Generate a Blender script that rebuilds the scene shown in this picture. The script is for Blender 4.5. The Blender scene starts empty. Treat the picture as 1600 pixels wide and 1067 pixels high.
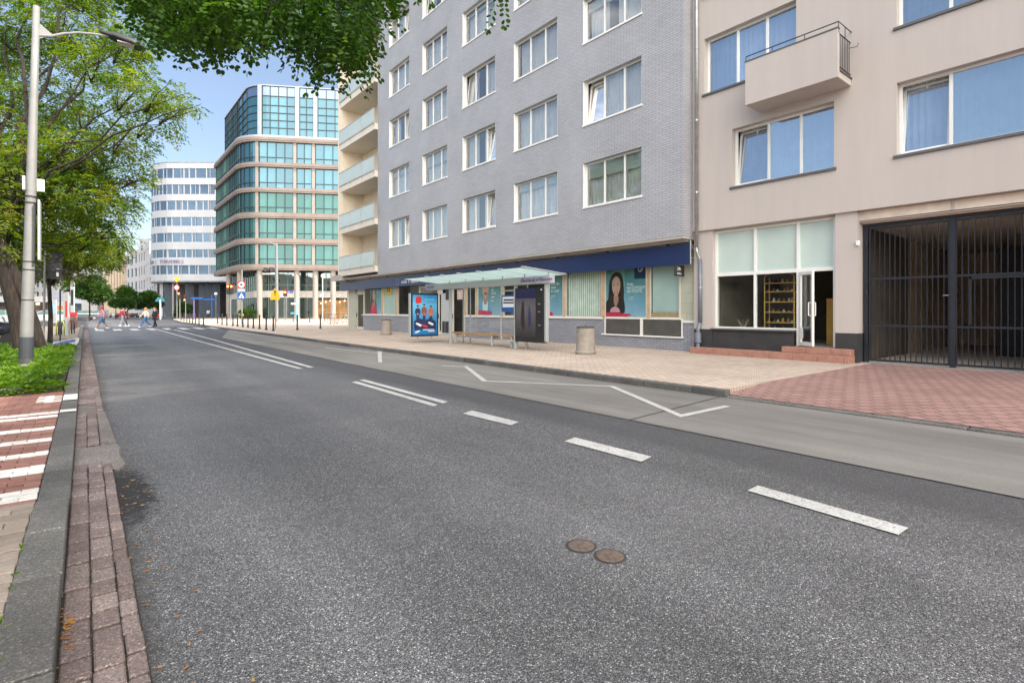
import bpy, bmesh, math, random
import numpy as np
from mathutils import Vector, Matrix, Euler
# ---------------------------------------------------------------- camera, sky, sun
S = bpy.context.scene
COL = S.collection
CAMH, FPX, HOR = 1.40, 830.0, 486.0
YAW = math.atan(668/830)
SA, CA = math.sin(YAW), math.cos(YAW)
cd = bpy.data.cameras.new('camera'); cam = bpy.data.objects.new('camera', cd); COL.objects.link(cam)
cam.location = (0, 0, CAMH); cam.rotation_euler = (math.pi/2, 0, -YAW)
cd.sensor_width = 36; cd.lens = 36*FPX/1600; cd.shift_y = -(533.5-HOR)/1600
cd.clip_start = .05; cd.clip_end = 2000
S.camera = cam
SUN_EL = math.radians(40); SUN_AZ = math.atan2(.62, -.78)      # from +Y towards +X
w = bpy.data.worlds.new('World'); S.world = w; w.use_nodes = True
nt = w.node_tree; bg = nt.nodes['Background']
sky = nt.nodes.new('ShaderNodeTexSky'); sky.sky_type = 'NISHITA'; sky.sun_disc = False
sky.sun_elevation = SUN_EL; sky.sun_rotation = SUN_AZ; sky.air_density = 1.0; sky.dust_density = 1.8; sky.ozone_density = 1.2
tc = nt.nodes.new('ShaderNodeTexCoord'); mp = nt.nodes.new('ShaderNodeMapping'); mp.inputs['Scale'].default_value = (1.2, 1.2, 4.5)
nz = nt.nodes.new('ShaderNodeTexNoise'); nz.inputs['Scale'].default_value = 2.0; nz.inputs['Detail'].default_value = 9; nz.inputs['Roughness'].default_value = .55
rp = nt.nodes.new('ShaderNodeValToRGB'); rp.color_ramp.elements[0].position = .42; rp.color_ramp.elements[1].position = .68
rp.color_ramp.elements[0].color = (.018, .018, .018, 1); rp.color_ramp.elements[1].color = (.92, .92, .92, 1)
mx = nt.nodes.new('ShaderNodeMix'); mx.data_type = 'RGBA'; mx.inputs[7].default_value = (24, 23, 21.5, 1)
nt.links.new(tc.outputs['Generated'], mp.inputs[0]); nt.links.new(mp.outputs[0], nz.inputs['Vector'])
sx_ = nt.nodes.new('ShaderNodeVectorMath'); sx_.operation = 'DOT_PRODUCT'; sx_.inputs[1].default_value = (-.02, -.40, .25); nt.links.new(tc.outputs['Generated'], sx_.inputs[0])  # bright cloud added to the unseen south and overhead, filling the shaded street
ad_ = nt.nodes.new('ShaderNodeMath'); ad_.operation = 'MULTIPLY_ADD'; ad_.inputs[1].default_value = .62; nt.links.new(nz.outputs[0], ad_.inputs[0]); nt.links.new(sx_.outputs['Value'], ad_.inputs[2])
l1_ = nt.nodes.new('ShaderNodeVectorMath'); l1_.operation = 'DOT_PRODUCT'; l1_.inputs[1].default_value = (-.58, .77, .29); nt.links.new(tc.outputs['Generated'], l1_.inputs[0])  # further cloud lobe added out of view to whiten the window reflections
l2_ = nt.nodes.new('ShaderNodeMapRange'); l2_.inputs['From Min'].default_value = .87; l2_.inputs['From Max'].default_value = .95; l2_.inputs['To Max'].default_value = .19; nt.links.new(l1_.outputs['Value'], l2_.inputs[0])
l3_ = nt.nodes.new('ShaderNodeMath'); l3_.operation = 'ADD'; nt.links.new(l2_.outputs[0], l3_.inputs[0]); nt.links.new(ad_.outputs[0], l3_.inputs[1])
nt.links.new(l3_.outputs[0], rp.inputs[0]); nt.links.new(rp.outputs[0], mx.inputs[0])
nt.links.new(sky.outputs[0], mx.inputs[6]); nt.links.new(mx.outputs[2], bg.inputs[0])
bg.inputs[1].default_value = .07
sd = bpy.data.lights.new('sun', 'SUN'); sd.energy = 2.1; sd.angle = math.radians(.5); sd.color = (1, .93, .83)
sun = bpy.data.objects.new('sun', sd); COL.objects.link(sun)
dirv = Vector((math.sin(SUN_AZ)*math.cos(SUN_EL), math.cos(SUN_AZ)*math.cos(SUN_EL), math.sin(SUN_EL)))
sun.rotation_euler = dirv.to_track_quat('Z', 'Y').to_euler()
sun.location = (30, -30, 60)
S.render.engine = 'CYCLES'
S.view_settings.view_transform = 'Standard'; S.view_settings.look = 'None'; S.view_settings.gamma = 1
S.view_settings.exposure = 1.75
S.cycles.max_bounces = 6; S.cycles.transparent_max_bounces = 12

# ---------------------------------------------------------------- helpers
R_ = random.Random(7)
def ray(px, py):
    u = (px-800)/FPX; v = (HOR-py)/FPX
    return Vector((SA+u*CA, CA-u*SA, v))
def gp(px, py, z=0.0):
    r = ray(px, py); return r*((z-CAMH)/r.z)+Vector((0, 0, CAMH))
def pX(px, py, X):
    r = ray(px, py); return r*(X/r.x)+Vector((0, 0, CAMH))
def pD(px, py, d): return ray(px, py)*d+Vector((0, 0, CAMH))
def YX(px, X): return pX(px, HOR, X).y
def off(o):
    v = Vector((0, 0, 0))
    while o: v += o.location; o = o.parent
    return v
class MB:
    def __init__(s): s.v = []; s.f = []; s.m = []
    def add(s, vs, fs, mi=0):
        b = len(s.v); s.v += [tuple(p) for p in vs]
        s.f += [tuple(i+b for i in f) for f in fs]; s.m += [mi]*len(fs); return s
    def box(s, x0, x1, y0, y1, z0, z1, mi=0):
        x0, x1 = sorted((x0, x1)); y0, y1 = sorted((y0, y1)); z0, z1 = sorted((z0, z1))
        return s.add([(x0,y0,z0),(x1,y0,z0),(x1,y1,z0),(x0,y1,z0),(x0,y0,z1),(x1,y0,z1),(x1,y1,z1),(x0,y1,z1)],
                     [(0,3,2,1),(4,5,6,7),(0,1,5,4),(1,2,6,5),(2,3,7,6),(3,0,4,7)], mi)
    def quad(s, a, b, c, d, mi=0): return s.add([a, b, c, d], [(0,1,2,3)], mi)
    def prism(s, poly, z0, z1, mi=0):
        n = len(poly); A = sum(poly[i][0]*poly[(i+1)%n][1]-poly[(i+1)%n][0]*poly[i][1] for i in range(n))
        if A < 0: poly = poly[::-1]
        vs = [(p[0], p[1], z0) for p in poly]+[(p[0], p[1], z1) for p in poly]
        return s.add(vs, [tuple(range(n-1, -1, -1)), tuple(range(n, 2*n))]+[(i, (i+1)%n, (i+1)%n+n, i+n) for i in range(n)], mi)
    def tube(s, pts, r, n=10, mi=0, cap=True):
        pts = [Vector(p) for p in pts]; rr = r if isinstance(r, (list, tuple)) else [r]*len(pts)
        vs = []; fs = []; ref = None
        for i, p in enumerate(pts):
            d = (pts[min(i+1, len(pts)-1)]-pts[max(i-1, 0)]).normalized()
            if ref is None: ref = Vector((1, 0, 0)) if abs(d.x) < .8 else Vector((0, 1, 0))
            a = (ref-d*ref.dot(d)).normalized(); b = d.cross(a); ref = a
            for k in range(n):
                t = 2*math.pi*k/n; vs.append(p+(a*math.cos(t)+b*math.sin(t))*rr[i])
        for i in range(len(pts)-1):
            for k in range(n):
                k2 = (k+1) % n; fs.append((i*n+k, i*n+k2, (i+1)*n+k2, (i+1)*n+k))
        if cap: fs.append(tuple(range(n-1, -1, -1))); fs.append(tuple(range((len(pts)-1)*n, len(pts)*n)))
        return s.add(vs, fs, mi)
    def lathe(s, c, prof, n=20, mi=0):
        c = Vector(c); vs = []; fs = []
        for r, z in prof:
            for k in range(n):
                t = 2*math.pi*k/n; vs.append((c.x+r*math.cos(t), c.y+r*math.sin(t), c.z+z))
        for i in range(len(prof)-1):
            for k in range(n):
                k2 = (k+1) % n; fs.append((i*n+k, i*n+k2, (i+1)*n+k2, (i+1)*n+k))
        fs.append(tuple(range(n-1, -1, -1))); fs.append(tuple(range((len(prof)-1)*n, len(prof)*n)))
        return s.add(vs, fs, mi)
    def ball(s, c, rx, ry, rz, n=12, m=8, mi=0):
        prof = [(max(.02, math.sin(math.pi*i/m)), -math.cos(math.pi*i/m)) for i in range(m+1)]
        b = len(s.v); s.lathe((0, 0, 0), prof, n, mi)
        for i in range(b, len(s.v)):
            x, y, z = s.v[i]; s.v[i] = (c[0]+x*rx, c[1]+y*ry, c[2]+z*rz)
        return s
    def strip(s, path, s0, s1, z0, z1, o0, o1, mi=0):
        ss = [s0]+[q for q in path.S if s0+1e-3 < q < s1-1e-3]+[s1]
        vs = []; fs = []
        for q in ss:
            p, nn = path.at(q)
            for o, z in ((o0, z0), (o1, z0), (o1, z1), (o0, z1)): vs.append((p.x+nn.x*o, p.y+nn.y*o, z))
        for i in range(len(ss)-1):
            for k in range(4):
                k2 = (k+1) % 4; fs.append((i*4+k, i*4+k2, i*4+4+k2, i*4+4+k))
        L = (len(ss)-1)*4; fs += [(3, 2, 1, 0), (L, L+1, L+2, L+3)]
        return s.add(vs, fs, mi)
    def build(s, name, mats, parent=None, bevel=0, smooth=False, seg=1):
        o_ = off(parent); me = bpy.data.meshes.new(name)
        me.from_pydata([(x-o_.x, y-o_.y, z-o_.z) for x, y, z in s.v], [], s.f)
        if not isinstance(mats, (list, tuple)): mats = [mats]
        for m_ in mats: me.materials.append(m_)
        if len(mats) > 1: me.polygons.foreach_set('material_index', s.m)
        bm = bmesh.new(); bm.from_mesh(me); bmesh.ops.recalc_face_normals(bm, faces=bm.faces); bm.to_mesh(me); bm.free()
        if smooth: me.polygons.foreach_set('use_smooth', [True]*len(me.polygons))
        o = bpy.data.objects.new(name, me); COL.objects.link(o)
        if parent: o.parent = parent
        if bevel:
            b = o.modifiers.new('bevel', 'BEVEL'); b.width = bevel; b.segments = seg; b.limit_method = 'ANGLE'
        return o
def sheet(path, s0, s1, z0, z1, o):
    mb = MB(); p0, n0 = path.at(s0); p1, n1 = path.at(s1)
    return mb.quad((p0.x+n0.x*o, p0.y+n0.y*o, z0), (p1.x+n1.x*o, p1.y+n1.y*o, z0), (p1.x+n1.x*o, p1.y+n1.y*o, z1), (p0.x+n0.x*o, p0.y+n0.y*o, z1))
class Path:
    def __init__(s, pts):
        s.P = [Vector((p[0], p[1])) for p in pts]; s.S = [0]
        for a, b in zip(s.P, s.P[1:]): s.S.append(s.S[-1]+(b-a).length)
        s.N = []
        sn = [Vector((b-a).normalized()) for a, b in zip(s.P, s.P[1:])]
        for i in range(len(s.P)):
            d = (sn[max(i-1, 0)]+sn[min(i, len(sn)-1)]).normalized()
            s.N.append(Vector((d.y, -d.x)) if False else Vector((d.y, -d.x)))
        s.sn = sn; s.L = s.S[-1]
    def at(s, q):
        for i in range(len(s.P)-1):
            if q <= s.S[i+1]+1e-6 or i == len(s.P)-2:
                if abs(q-s.S[i]) < 1e-4: return s.P[i], s.N[i]
                if abs(q-s.S[i+1]) < 1e-4: return s.P[i+1], s.N[i+1]
                d = s.sn[i]; return s.P[i]+d*(q-s.S[i]), Vector((d.y, -d.x))
    def spx(s, px):           # arclength where the vertical plane of that picture column meets the path
        r = ray(px, HOR); n = Vector((r.y, -r.x))
        best = None
        for i in range(len(s.P)-1):
            a, b = s.P[i].dot(n), s.P[i+1].dot(n)
            if a*b <= 0 and a != b:
                t = a/(a-b); best = s.S[i]+t*(s.S[i+1]-s.S[i]); break
        return best
def tag(o, label=None, cat=None, group=None, kind=None):
    if label: o['label'] = label
    if cat: o['category'] = cat
    if group: o['group'] = group
    if kind: o['kind'] = kind
    return o
def thing(name, label, cat, loc=(0, 0, 0), group=None):
    o = bpy.data.objects.new(name, None); COL.objects.link(o); o.location = loc; o.empty_display_size = .2
    return tag(o, label, cat, group)
def copy_tree(o, parent=None):
    c = o.copy(); COL.objects.link(c); c.parent = parent
    for ch in list(o.children): copy_tree(ch, c)
    return c
TEXTS = []
def text(body, size, loc, rot, mat, parent, name='lettering', align='LEFT', ext=.003, sx=1):
    cu = bpy.data.curves.new(name, 'FONT'); cu.body = body; cu.size = size; cu.extrude = ext; cu.align_x = align
    cu.materials.append(mat)
    o = bpy.data.objects.new(name, cu); COL.objects.link(o); o.parent = parent; TEXTS.append(o)
    o.location = Vector(loc)-off(parent); o.rotation_euler = rot; o.scale = (sx, 1, 1)
    return o
FACE_W = (math.pi/2, 0, -math.pi/2)       # a front that looks towards the street (-X)
FACE_S = (math.pi/2, 0, 0)                # a front that looks towards -Y

# ---------------------------------------------------------------- materials
def base(name):
    m = bpy.data.materials.new(name); m.use_nodes = True
    return m, m.node_tree, m.node_tree.nodes['Principled BSDF']
def N(nt, t, **k):
    n = nt.nodes.new(t)
    for a, b in k.items():
        if a in n.inputs: n.inputs[a].default_value = b
        else: setattr(n, a, b)
    return n
def mixc(nt, fac, a, b, mode='MIX'):
    n = nt.nodes.new('ShaderNodeMix'); n.data_type = 'RGBA'; n.blend_type = mode
    for i, v in ((0, fac), (6, a), (7, b)):
        if hasattr(v, 'links') or isinstance(v, bpy.types.NodeSocket): nt.links.new(v, n.inputs[i])
        elif i == 0: n.inputs[0].default_value = v
        else: n.inputs[i].default_value = (*v[:3], 1)
    return n.outputs[2]
def ramp(nt, src, stops):
    r = nt.nodes.new('ShaderNodeValToRGB'); nt.links.new(src, r.inputs[0]); e = r.color_ramp.elements
    while len(e) < len(stops): e.new(.5)
    for i, (p, c) in enumerate(stops):
        e[i].position = p; e[i].color = (*c, 1) if isinstance(c, tuple) else (c, c, c, 1)
    return r.outputs[0]
def noise(nt, vec, scale, detail=4, rough=.55):
    n = N(nt, 'ShaderNodeTexNoise', Scale=scale, Detail=detail, Roughness=rough)
    if vec is not None: nt.links.new(vec, n.inputs['Vector'])
    return n.outputs[0]
def geo(nt): return nt.nodes.new('ShaderNodeNewGeometry').outputs['Position']
def bump(nt, bsdf, h, strength=.3, dist=.01):
    b = N(nt, 'ShaderNodeBump', Strength=strength, Distance=dist); nt.links.new(h, b.inputs['Height'])
    nt.links.new(b.outputs[0], bsdf.inputs['Normal'])
def M(name, col, rough=.6, metal=0, var=.15, scale=3, bmp=0, bs=60, spec=.5, dirt=0):
    m, nt, b = base(name); tcn = nt.nodes.new('ShaderNodeTexCoord'); P = tcn.outputs['Object']
    f = noise(nt, P, scale, 6, .6); fr = ramp(nt, f, [(.3, 0.), (.7, 1.)])
    c = mixc(nt, fr, tuple(x*(1-var) for x in col), tuple(min(1, x*(1+var)) for x in col))
    if dirt:
        g = noise(nt, P, scale*.35, 8, .7); gr = ramp(nt, g, [(.48, 0.), (.75, float(dirt))])
        c = mixc(nt, gr, c, tuple(x*.5 for x in col))
    nt.links.new(c, b.inputs['Base Color']); b.inputs['Roughness'].default_value = rough
    b.inputs['Metallic'].default_value = metal; b.inputs['Specular IOR Level'].default_value = spec
    if bmp: bump(nt, b, noise(nt, P, bs, 4), bmp)
    return m
def emis(name, col, s=3):
    m, nt, b = base(name); b.inputs['Base Color'].default_value = (*col, 1)
    b.inputs['Emission Color'].default_value = (*col, 1); b.inputs['Emission Strength'].default_value = s
    return m
def glass(name, tint=(.75, .8, .8), refl=.25, rough=.01, rcol=(1, 1, 1), wob=.0, mxr=None):
    m = bpy.data.materials.new(name); m.use_nodes = True; nt = m.node_tree; nt.nodes.clear()
    out = nt.nodes.new('ShaderNodeOutputMaterial'); ms = nt.nodes.new('ShaderNodeMixShader')
    tr = nt.nodes.new('ShaderNodeBsdfTransparent'); tr.inputs[0].default_value = (*tint, 1)
    gl = nt.nodes.new('ShaderNodeBsdfGlossy'); gl.inputs['Roughness'].default_value = rough; gl.inputs[0].default_value = (*rcol, 1)
    lw = nt.nodes.new('ShaderNodeLayerWeight'); lw.inputs[0].default_value = .35
    mr = nt.nodes.new('ShaderNodeMapRange'); mr.inputs['To Min'].default_value = refl; mr.inputs['To Max'].default_value = min(1, refl+.6) if mxr is None else mxr
    nt.links.new(lw.outputs['Fresnel'], mr.inputs[0]); nt.links.new(mr.outputs[0], ms.inputs[0])
    if wob:
        bb = N(nt, 'ShaderNodeBump', Strength=wob, Distance=.05); g = geo(nt)
        nt.links.new(noise(nt, g, .8, 2), bb.inputs['Height']); nt.links.new(bb.outputs[0], gl.inputs['Normal'])
    nt.links.new(tr.outputs[0], ms.inputs[1]); nt.links.new(gl.outputs[0], ms.inputs[2]); nt.links.new(ms.outputs[0], out.inputs[0])
    return m
def mirror_glass(name, dark, refl=.5, wob=.04, rcol=(1, 1, 1)):     # opaque tinted glazing: dark body + reflection
    m = bpy.data.materials.new(name); m.use_nodes = True; nt = m.node_tree; nt.nodes.clear()
    out = nt.nodes.new('ShaderNodeOutputMaterial'); ms = nt.nodes.new('ShaderNodeMixShader')
    df = nt.nodes.new('ShaderNodeBsdfDiffuse')
    g = geo(nt); rn = nt.nodes.new('ShaderNodeNewGeometry').outputs['Random Per Island']
    c = ramp(nt, rn, [(0, tuple(x*.35 for x in dark)), (.55, dark), (1, tuple(min(1, x*1.9) for x in dark))])
    nt.links.new(c, df.inputs[0])
    gl = nt.nodes.new('ShaderNodeBsdfGlossy'); gl.inputs['Roughness'].default_value = .015; gl.inputs[0].default_value = (*rcol, 1)
    bb = N(nt, 'ShaderNodeBump', Strength=wob, Distance=.1)
    nt.links.new(noise(nt, g, .5, 2), bb.inputs['Height']); nt.links.new(bb.outputs[0], gl.inputs['Normal'])
    lw = nt.nodes.new('ShaderNodeLayerWeight'); lw.inputs[0].default_value = .3
    mr = nt.nodes.new('ShaderNodeMapRange'); mr.inputs['To Min'].default_value = refl; mr.inputs['To Max'].default_value = min(1, refl+.4)
    nt.links.new(lw.outputs['Fresnel'], mr.inputs[0]); nt.links.new(mr.outputs[0], ms.inputs[0])
    nt.links.new(df.outputs[0], ms.inputs[1]); nt.links.new(gl.outputs[0], ms.inputs[2]); nt.links.new(ms.outputs[0], out.inputs[0])
    return m
def sep(nt, v):
    s_ = nt.nodes.new('ShaderNodeSeparateXYZ'); nt.links.new(v, s_.inputs[0]); return s_.outputs
def comb(nt, x, y, z=None):
    c = nt.nodes.new('ShaderNodeCombineXYZ'); nt.links.new(x, c.inputs[0]); nt.links.new(y, c.inputs[1])
    if z is not None: nt.links.new(z, c.inputs[2])
    return c.outputs[0]
def math_(nt, op, a, b=None):
    n = nt.nodes.new('ShaderNodeMath'); n.operation = op
    for i, v in ((0, a), (1, b)):
        if v is None: continue
        if isinstance(v, (int, float)): n.inputs[i].default_value = v
        else: nt.links.new(v, n.inputs[i])
    return n.outputs[0]
def brickmat(name, c1, c2, mortar, bw, bh, ms, plane='wall', rough=.6, bstr=.4, var=.25, offset=.5, rot=0, warp=0, spec=.4):
    m, nt, b = base(name); P = geo(nt); s_ = sep(nt, P)
    if plane == 'wall': v = comb(nt, math_(nt, 'ADD', s_[0], s_[1]), s_[2])
    else: v = comb(nt, s_[0], s_[1])
    if rot:
        r = nt.nodes.new('ShaderNodeMapping'); r.inputs['Rotation'].default_value = (0, 0, rot); nt.links.new(v, r.inputs[0]); v = r.outputs[0]
    if warp:
        sy = sep(nt, v); wv = math_(nt, 'MULTIPLY', math_(nt, 'SINE', math_(nt, 'MULTIPLY', sy[0], math.tau/(bw*.5))), warp)
        v = comb(nt, sy[0], math_(nt, 'ADD', sy[1], wv))
    br = N(nt, 'ShaderNodeTexBrick', Scale=1.0); br.offset = offset; br.squash = 1
    br.inputs['Brick Width'].default_value = bw; br.inputs['Row Height'].default_value = bh
    br.inputs['Mortar Size'].default_value = ms; br.inputs['Mortar Smooth'].default_value = .3; br.inputs['Bias'].default_value = 0
    br.inputs['Color1'].default_value = (*c1, 1); br.inputs['Color2'].default_value = (*c2, 1); br.inputs['Mortar'].default_value = (*mortar, 1)
    nt.links.new(v, br.inputs['Vector'])
    n1 = ramp(nt, noise(nt, P, .55, 8, .65), [(.3, 1-var), (.7, 1+var*.5)])
    n2 = ramp(nt, noise(nt, P, 90, 3, .6), [(.25, .8), (.75, 1.15)])
    c = mixc(nt, 1.0, br.outputs[0], n1, 'MULTIPLY'); c = mixc(nt, 1.0, c, n2, 'MULTIPLY')
    if plane == 'floor':
        gm = N(nt, 'ShaderNodeTexVoronoi', Scale=1.6); nt.links.new(P, gm.inputs['Vector'])
        c = mixc(nt, ramp(nt, gm.outputs['Distance'], [(.035, .5), (.045, 0.)]), c, (.10, .09, .08))
        c = mixc(nt, ramp(nt, noise(nt, P, .9, 7, .75), [(.6, 0.), (.75, .4)]), c, (.16, .13, .11))
    nt.links.new(c, b.inputs['Base Color']); b.inputs['Roughness'].default_value = rough; b.inputs['Specular IOR Level'].default_value = spec
    h = math_(nt, 'SUBTRACT', 1.0, br.outputs[1]); h2 = math_(nt, 'ADD', h, math_(nt, 'MULTIPLY', noise(nt, P, 12, 3), .35))
    bump(nt, b, h2, bstr, .012)
    return m
def asphalt():
    m, nt, b = base('asphalt'); P = geo(nt); s_ = sep(nt, P)
    vor = N(nt, 'ShaderNodeTexVoronoi', Scale=135.0); nt.links.new(P, vor.inputs['Vector'])
    v2 = N(nt, 'ShaderNodeTexVoronoi', Scale=290.0); nt.links.new(P, v2.inputs['Vector'])
    cs = sep(nt, vor.outputs['Color']); c2 = sep(nt, v2.outputs['Color'])
    stone = ramp(nt, cs[0], [(0, (.022, .022, .024)), (.42, (.11, .11, .117)), (.80, (.215, .215, .228)), (.94, (.35, .35, .365)), (.98, (.70, .70, .70))])
    fine = ramp(nt, c2[1], [(0, (.045, .045, .049)), (.7, (.15, .15, .16)), (.95, (.29, .29, .30)), (1, (.60, .60, .60))])
    c = mixc(nt, .45, stone, fine)
    edge = ramp(nt, vor.outputs['Distance'], [(.25, 1.0), (.62, .45)])
    c = mixc(nt, 1.0, c, edge, 'MULTIPLY')
    big = ramp(nt, noise(nt, P, .35, 6, .6), [(.3, .82), (.7, 1.22)])
    mpn = nt.nodes.new('ShaderNodeMapping'); mpn.inputs['Scale'].default_value = (1.6, .12, 1); nt.links.new(P, mpn.inputs[0])
    tr = ramp(nt, noise(nt, mpn.outputs[0], 1.0, 5, .6), [(.3, .86), (.7, 1.16)])
    c = mixc(nt, 1.0, c, big, 'MULTIPLY'); c = mixc(nt, 1.0, c, tr, 'MULTIPLY')
    # polished wheel tracks, oily lane middles, sealed cracks
    trk = ramp(nt, math_(nt, 'MULTIPLY', math_(nt, 'ADD', s_[0], math_(nt, 'MULTIPLY', noise(nt, P, .25, 2), .3)), .2), [(.10, .98), (.20, 1.16), (.30, .93), (.42, .88), (.54, 1.15), (.66, .97), (.78, 1.1), (.9, .88)])
    c = mixc(nt, 1.0, c, trk, 'MULTIPLY')
    wv = N(nt, 'ShaderNodeTexVoronoi', Scale=.33); wv.feature = 'DISTANCE_TO_EDGE'
    wm = nt.nodes.new('ShaderNodeVectorMath'); wm.operation = 'ADD'; nn_ = N(nt, 'ShaderNodeTexNoise', Scale=1.3, Detail=6.0); nt.links.new(P, nn_.inputs['Vector']); nt.links.new(P, wm.inputs[0]); nt.links.new(nn_.outputs['Color'], wm.inputs[1]); nt.links.new(wm.outputs[0], wv.inputs['Vector'])
    ck = math_(nt, 'ADD', wv.outputs['Distance'], math_(nt, 'MULTIPLY', ramp(nt, noise(nt, P, .22, 3), [(.5, 1.), (.62, 0.)]), .05))
    c = mixc(nt, ramp(nt, ck, [(.0, .7), (.004, 0.)]), c, (.02, .02, .02))
    streak_map = nt.nodes.new('ShaderNodeMapping'); streak_map.inputs['Scale'].default_value = (.35, 1.1, 1); streak_map.inputs['Rotation'].default_value = (0, 0, .35); nt.links.new(P, streak_map.inputs[0])
    sun_streak = ramp(nt, noise(nt, streak_map.outputs[0], .55, 5, .6), [(.48, 0.), (.66, .6)]); dx_ = ramp(nt, math_(nt, 'MULTIPLY', s_[0], .2), [(.05, 1.), (.72, 0.)]); dyy = ramp(nt, math_(nt, 'MULTIPLY', s_[1], .02), [(.10, 0.), (.2, 1.), (.7, 1.), (.9, 0.)])
    c = mixc(nt, math_(nt, 'MULTIPLY', math_(nt, 'MULTIPLY', sun_streak, dx_), dyy), c, (.27, .25, .23))  # pale streaks of sunlight painted into the road colour on the left
    spt = ramp(nt, noise(nt, P, 2.3, 5, .7), [(.66, 0.), (.74, .35)]); c = mixc(nt, spt, c, (.05, .05, .052))
    # newer, darker and smoother lane strip along the concrete bay; dirt along the gutter
    wob = math_(nt, 'ADD', s_[0], math_(nt, 'MULTIPLY', noise(nt, P, .6, 3), .25))
    strip = ramp(nt, math_(nt, 'MULTIPLY', wob, .1), [(.46, 0.), (.49, .55), (.62, .55)])
    c = mixc(nt, strip, c, (.04, .04, .045))
    e2 = math_(nt, 'ADD', s_[0], math_(nt, 'MULTIPLY', noise(nt, P, 5, 4), -.35))
    dirt = ramp(nt, e2, [(.0, .75), (.16, 0.)]); c = mixc(nt, dirt, c, (.033, .027, .022))
    dx = math_(nt, 'MULTIPLY', math_(nt, 'SUBTRACT', s_[0], .26), 4.6); dy = math_(nt, 'MULTIPLY', math_(nt, 'SUBTRACT', s_[1], 5.05), .95)
    rr = math_(nt, 'ADD', math_(nt, 'MULTIPLY', dx, dx), math_(nt, 'MULTIPLY', dy, dy))
    rr = math_(nt, 'ADD', rr, math_(nt, 'MULTIPLY', math_(nt, 'SUBTRACT', noise(nt, P, 9, 8, .75), .5), 3.2))
    wet = ramp(nt, rr, [(.30, .93), (.55, .25), (.95, 0.)]); c = mixc(nt, wet, c, (.012, .010, .009))
    nt.links.new(c, b.inputs['Base Color']); b.inputs['Roughness'].default_value = .62; b.inputs['Specular IOR Level'].default_value = .5
    h = math_(nt, 'ADD', math_(nt, 'MULTIPLY', vor.outputs['Distance'], -1), math_(nt, 'MULTIPLY', noise(nt, P, 40, 3), .6))
    bump(nt, b, h, .75, .006)
    return m
def concrete(name, col, joint=None, stain=.35, bs=70):
    m, nt, b = base(name); P = geo(nt)
    f = ramp(nt, noise(nt, P, .5, 8, .65), [(.3, 1-stain*.5), (.7, 1+stain*.3)])
    mpn = nt.nodes.new('ShaderNodeMapping'); mpn.inputs['Scale'].default_value = (1.2, .1, 1); nt.links.new(P, mpn.inputs[0])
    tr = ramp(nt, noise(nt, mpn.outputs[0], 1.2, 6, .65), [(.32, 1-stain), (.66, 1.1)])
    g = ramp(nt, noise(nt, P, bs, 4, .7), [(.3, .82), (.7, 1.14)])
    c = mixc(nt, 1.0, mixc(nt, 1.0, mixc(nt, 1.0, col, f, 'MULTIPLY'), tr, 'MULTIPLY'), g, 'MULTIPLY')
    nt.links.new(c, b.inputs['Base Color']); b.inputs['Roughness'].default_value = .85
    bump(nt, b, noise(nt, P, bs, 5, .7), .35, .004)
    return m
def island(name, stops, rough=.8, bs=70, bstr=.4, spk=.3, stain=.2, speck=False):
    m, nt, b = base(name); P = geo(nt); rn = nt.nodes.new('ShaderNodeNewGeometry').outputs['Random Per Island']
    c = ramp(nt, rn, stops); g = ramp(nt, noise(nt, P, bs, 5, .7), [(.25, 1-spk), (.6, 1.05), (.8, 1+spk*1.6)])
    f = ramp(nt, noise(nt, P, 1.5, 6, .6), [(.3, 1-stain), (.7, 1+stain)])
    c = mixc(nt, 1.0, mixc(nt, 1.0, c, g, 'MULTIPLY'), f, 'MULTIPLY')
    if speck:
        vv = N(nt, 'ShaderNodeTexVoronoi', Scale=150.0); nt.links.new(P, vv.inputs['Vector']); q = sep(nt, vv.outputs['Color'])[0]
        c = mixc(nt, 1.0, c, ramp(nt, q, [(0, .62), (.5, 1.0), (.9, 1.25), (.97, 2.1)]), 'MULTIPLY')
    nt.links.new(c, b.inputs['Base Color']); b.inputs['Roughness'].default_value = rough
    bump(nt, b, noise(nt, P, bs, 5, .7), bstr, .004)
    return m
def leafmat(name, stops, trans=.45, scale=.5):
    m = bpy.data.materials.new(name); m.use_nodes = True; nt = m.node_tree; nt.nodes.clear()
    out = nt.nodes.new('ShaderNodeOutputMaterial'); ms = nt.nodes.new('ShaderNodeMixShader'); ms.inputs[0].default_value = trans
    P = geo(nt); rn = nt.nodes.new('ShaderNodeNewGeometry').outputs['Random Per Island']
    f = math_(nt, 'ADD', math_(nt, 'MULTIPLY', rn, .45), math_(nt, 'MULTIPLY', ramp(nt, noise(nt, P, scale, 4, .6), [(.3, 0.), (.7, 1.)]), .55))
    c = ramp(nt, f, stops)
    b = nt.nodes.new('ShaderNodeBsdfPrincipled'); b.inputs['Roughness'].default_value = .5; b.inputs['Specular IOR Level'].default_value = .3
    nt.links.new(c, b.inputs['Base Color']); t = nt.nodes.new('ShaderNodeBsdfTranslucent')
    c2 = mixc(nt, 1.0, c, (1.9, 2.1, .8), 'MULTIPLY'); nt.links.new(c2, t.inputs[0])
    nt.links.new(b.outputs[0], ms.inputs[1]); nt.links.new(t.outputs[0], ms.inputs[2]); nt.links.new(ms.outputs[0], out.inputs[0])
    return m
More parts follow.
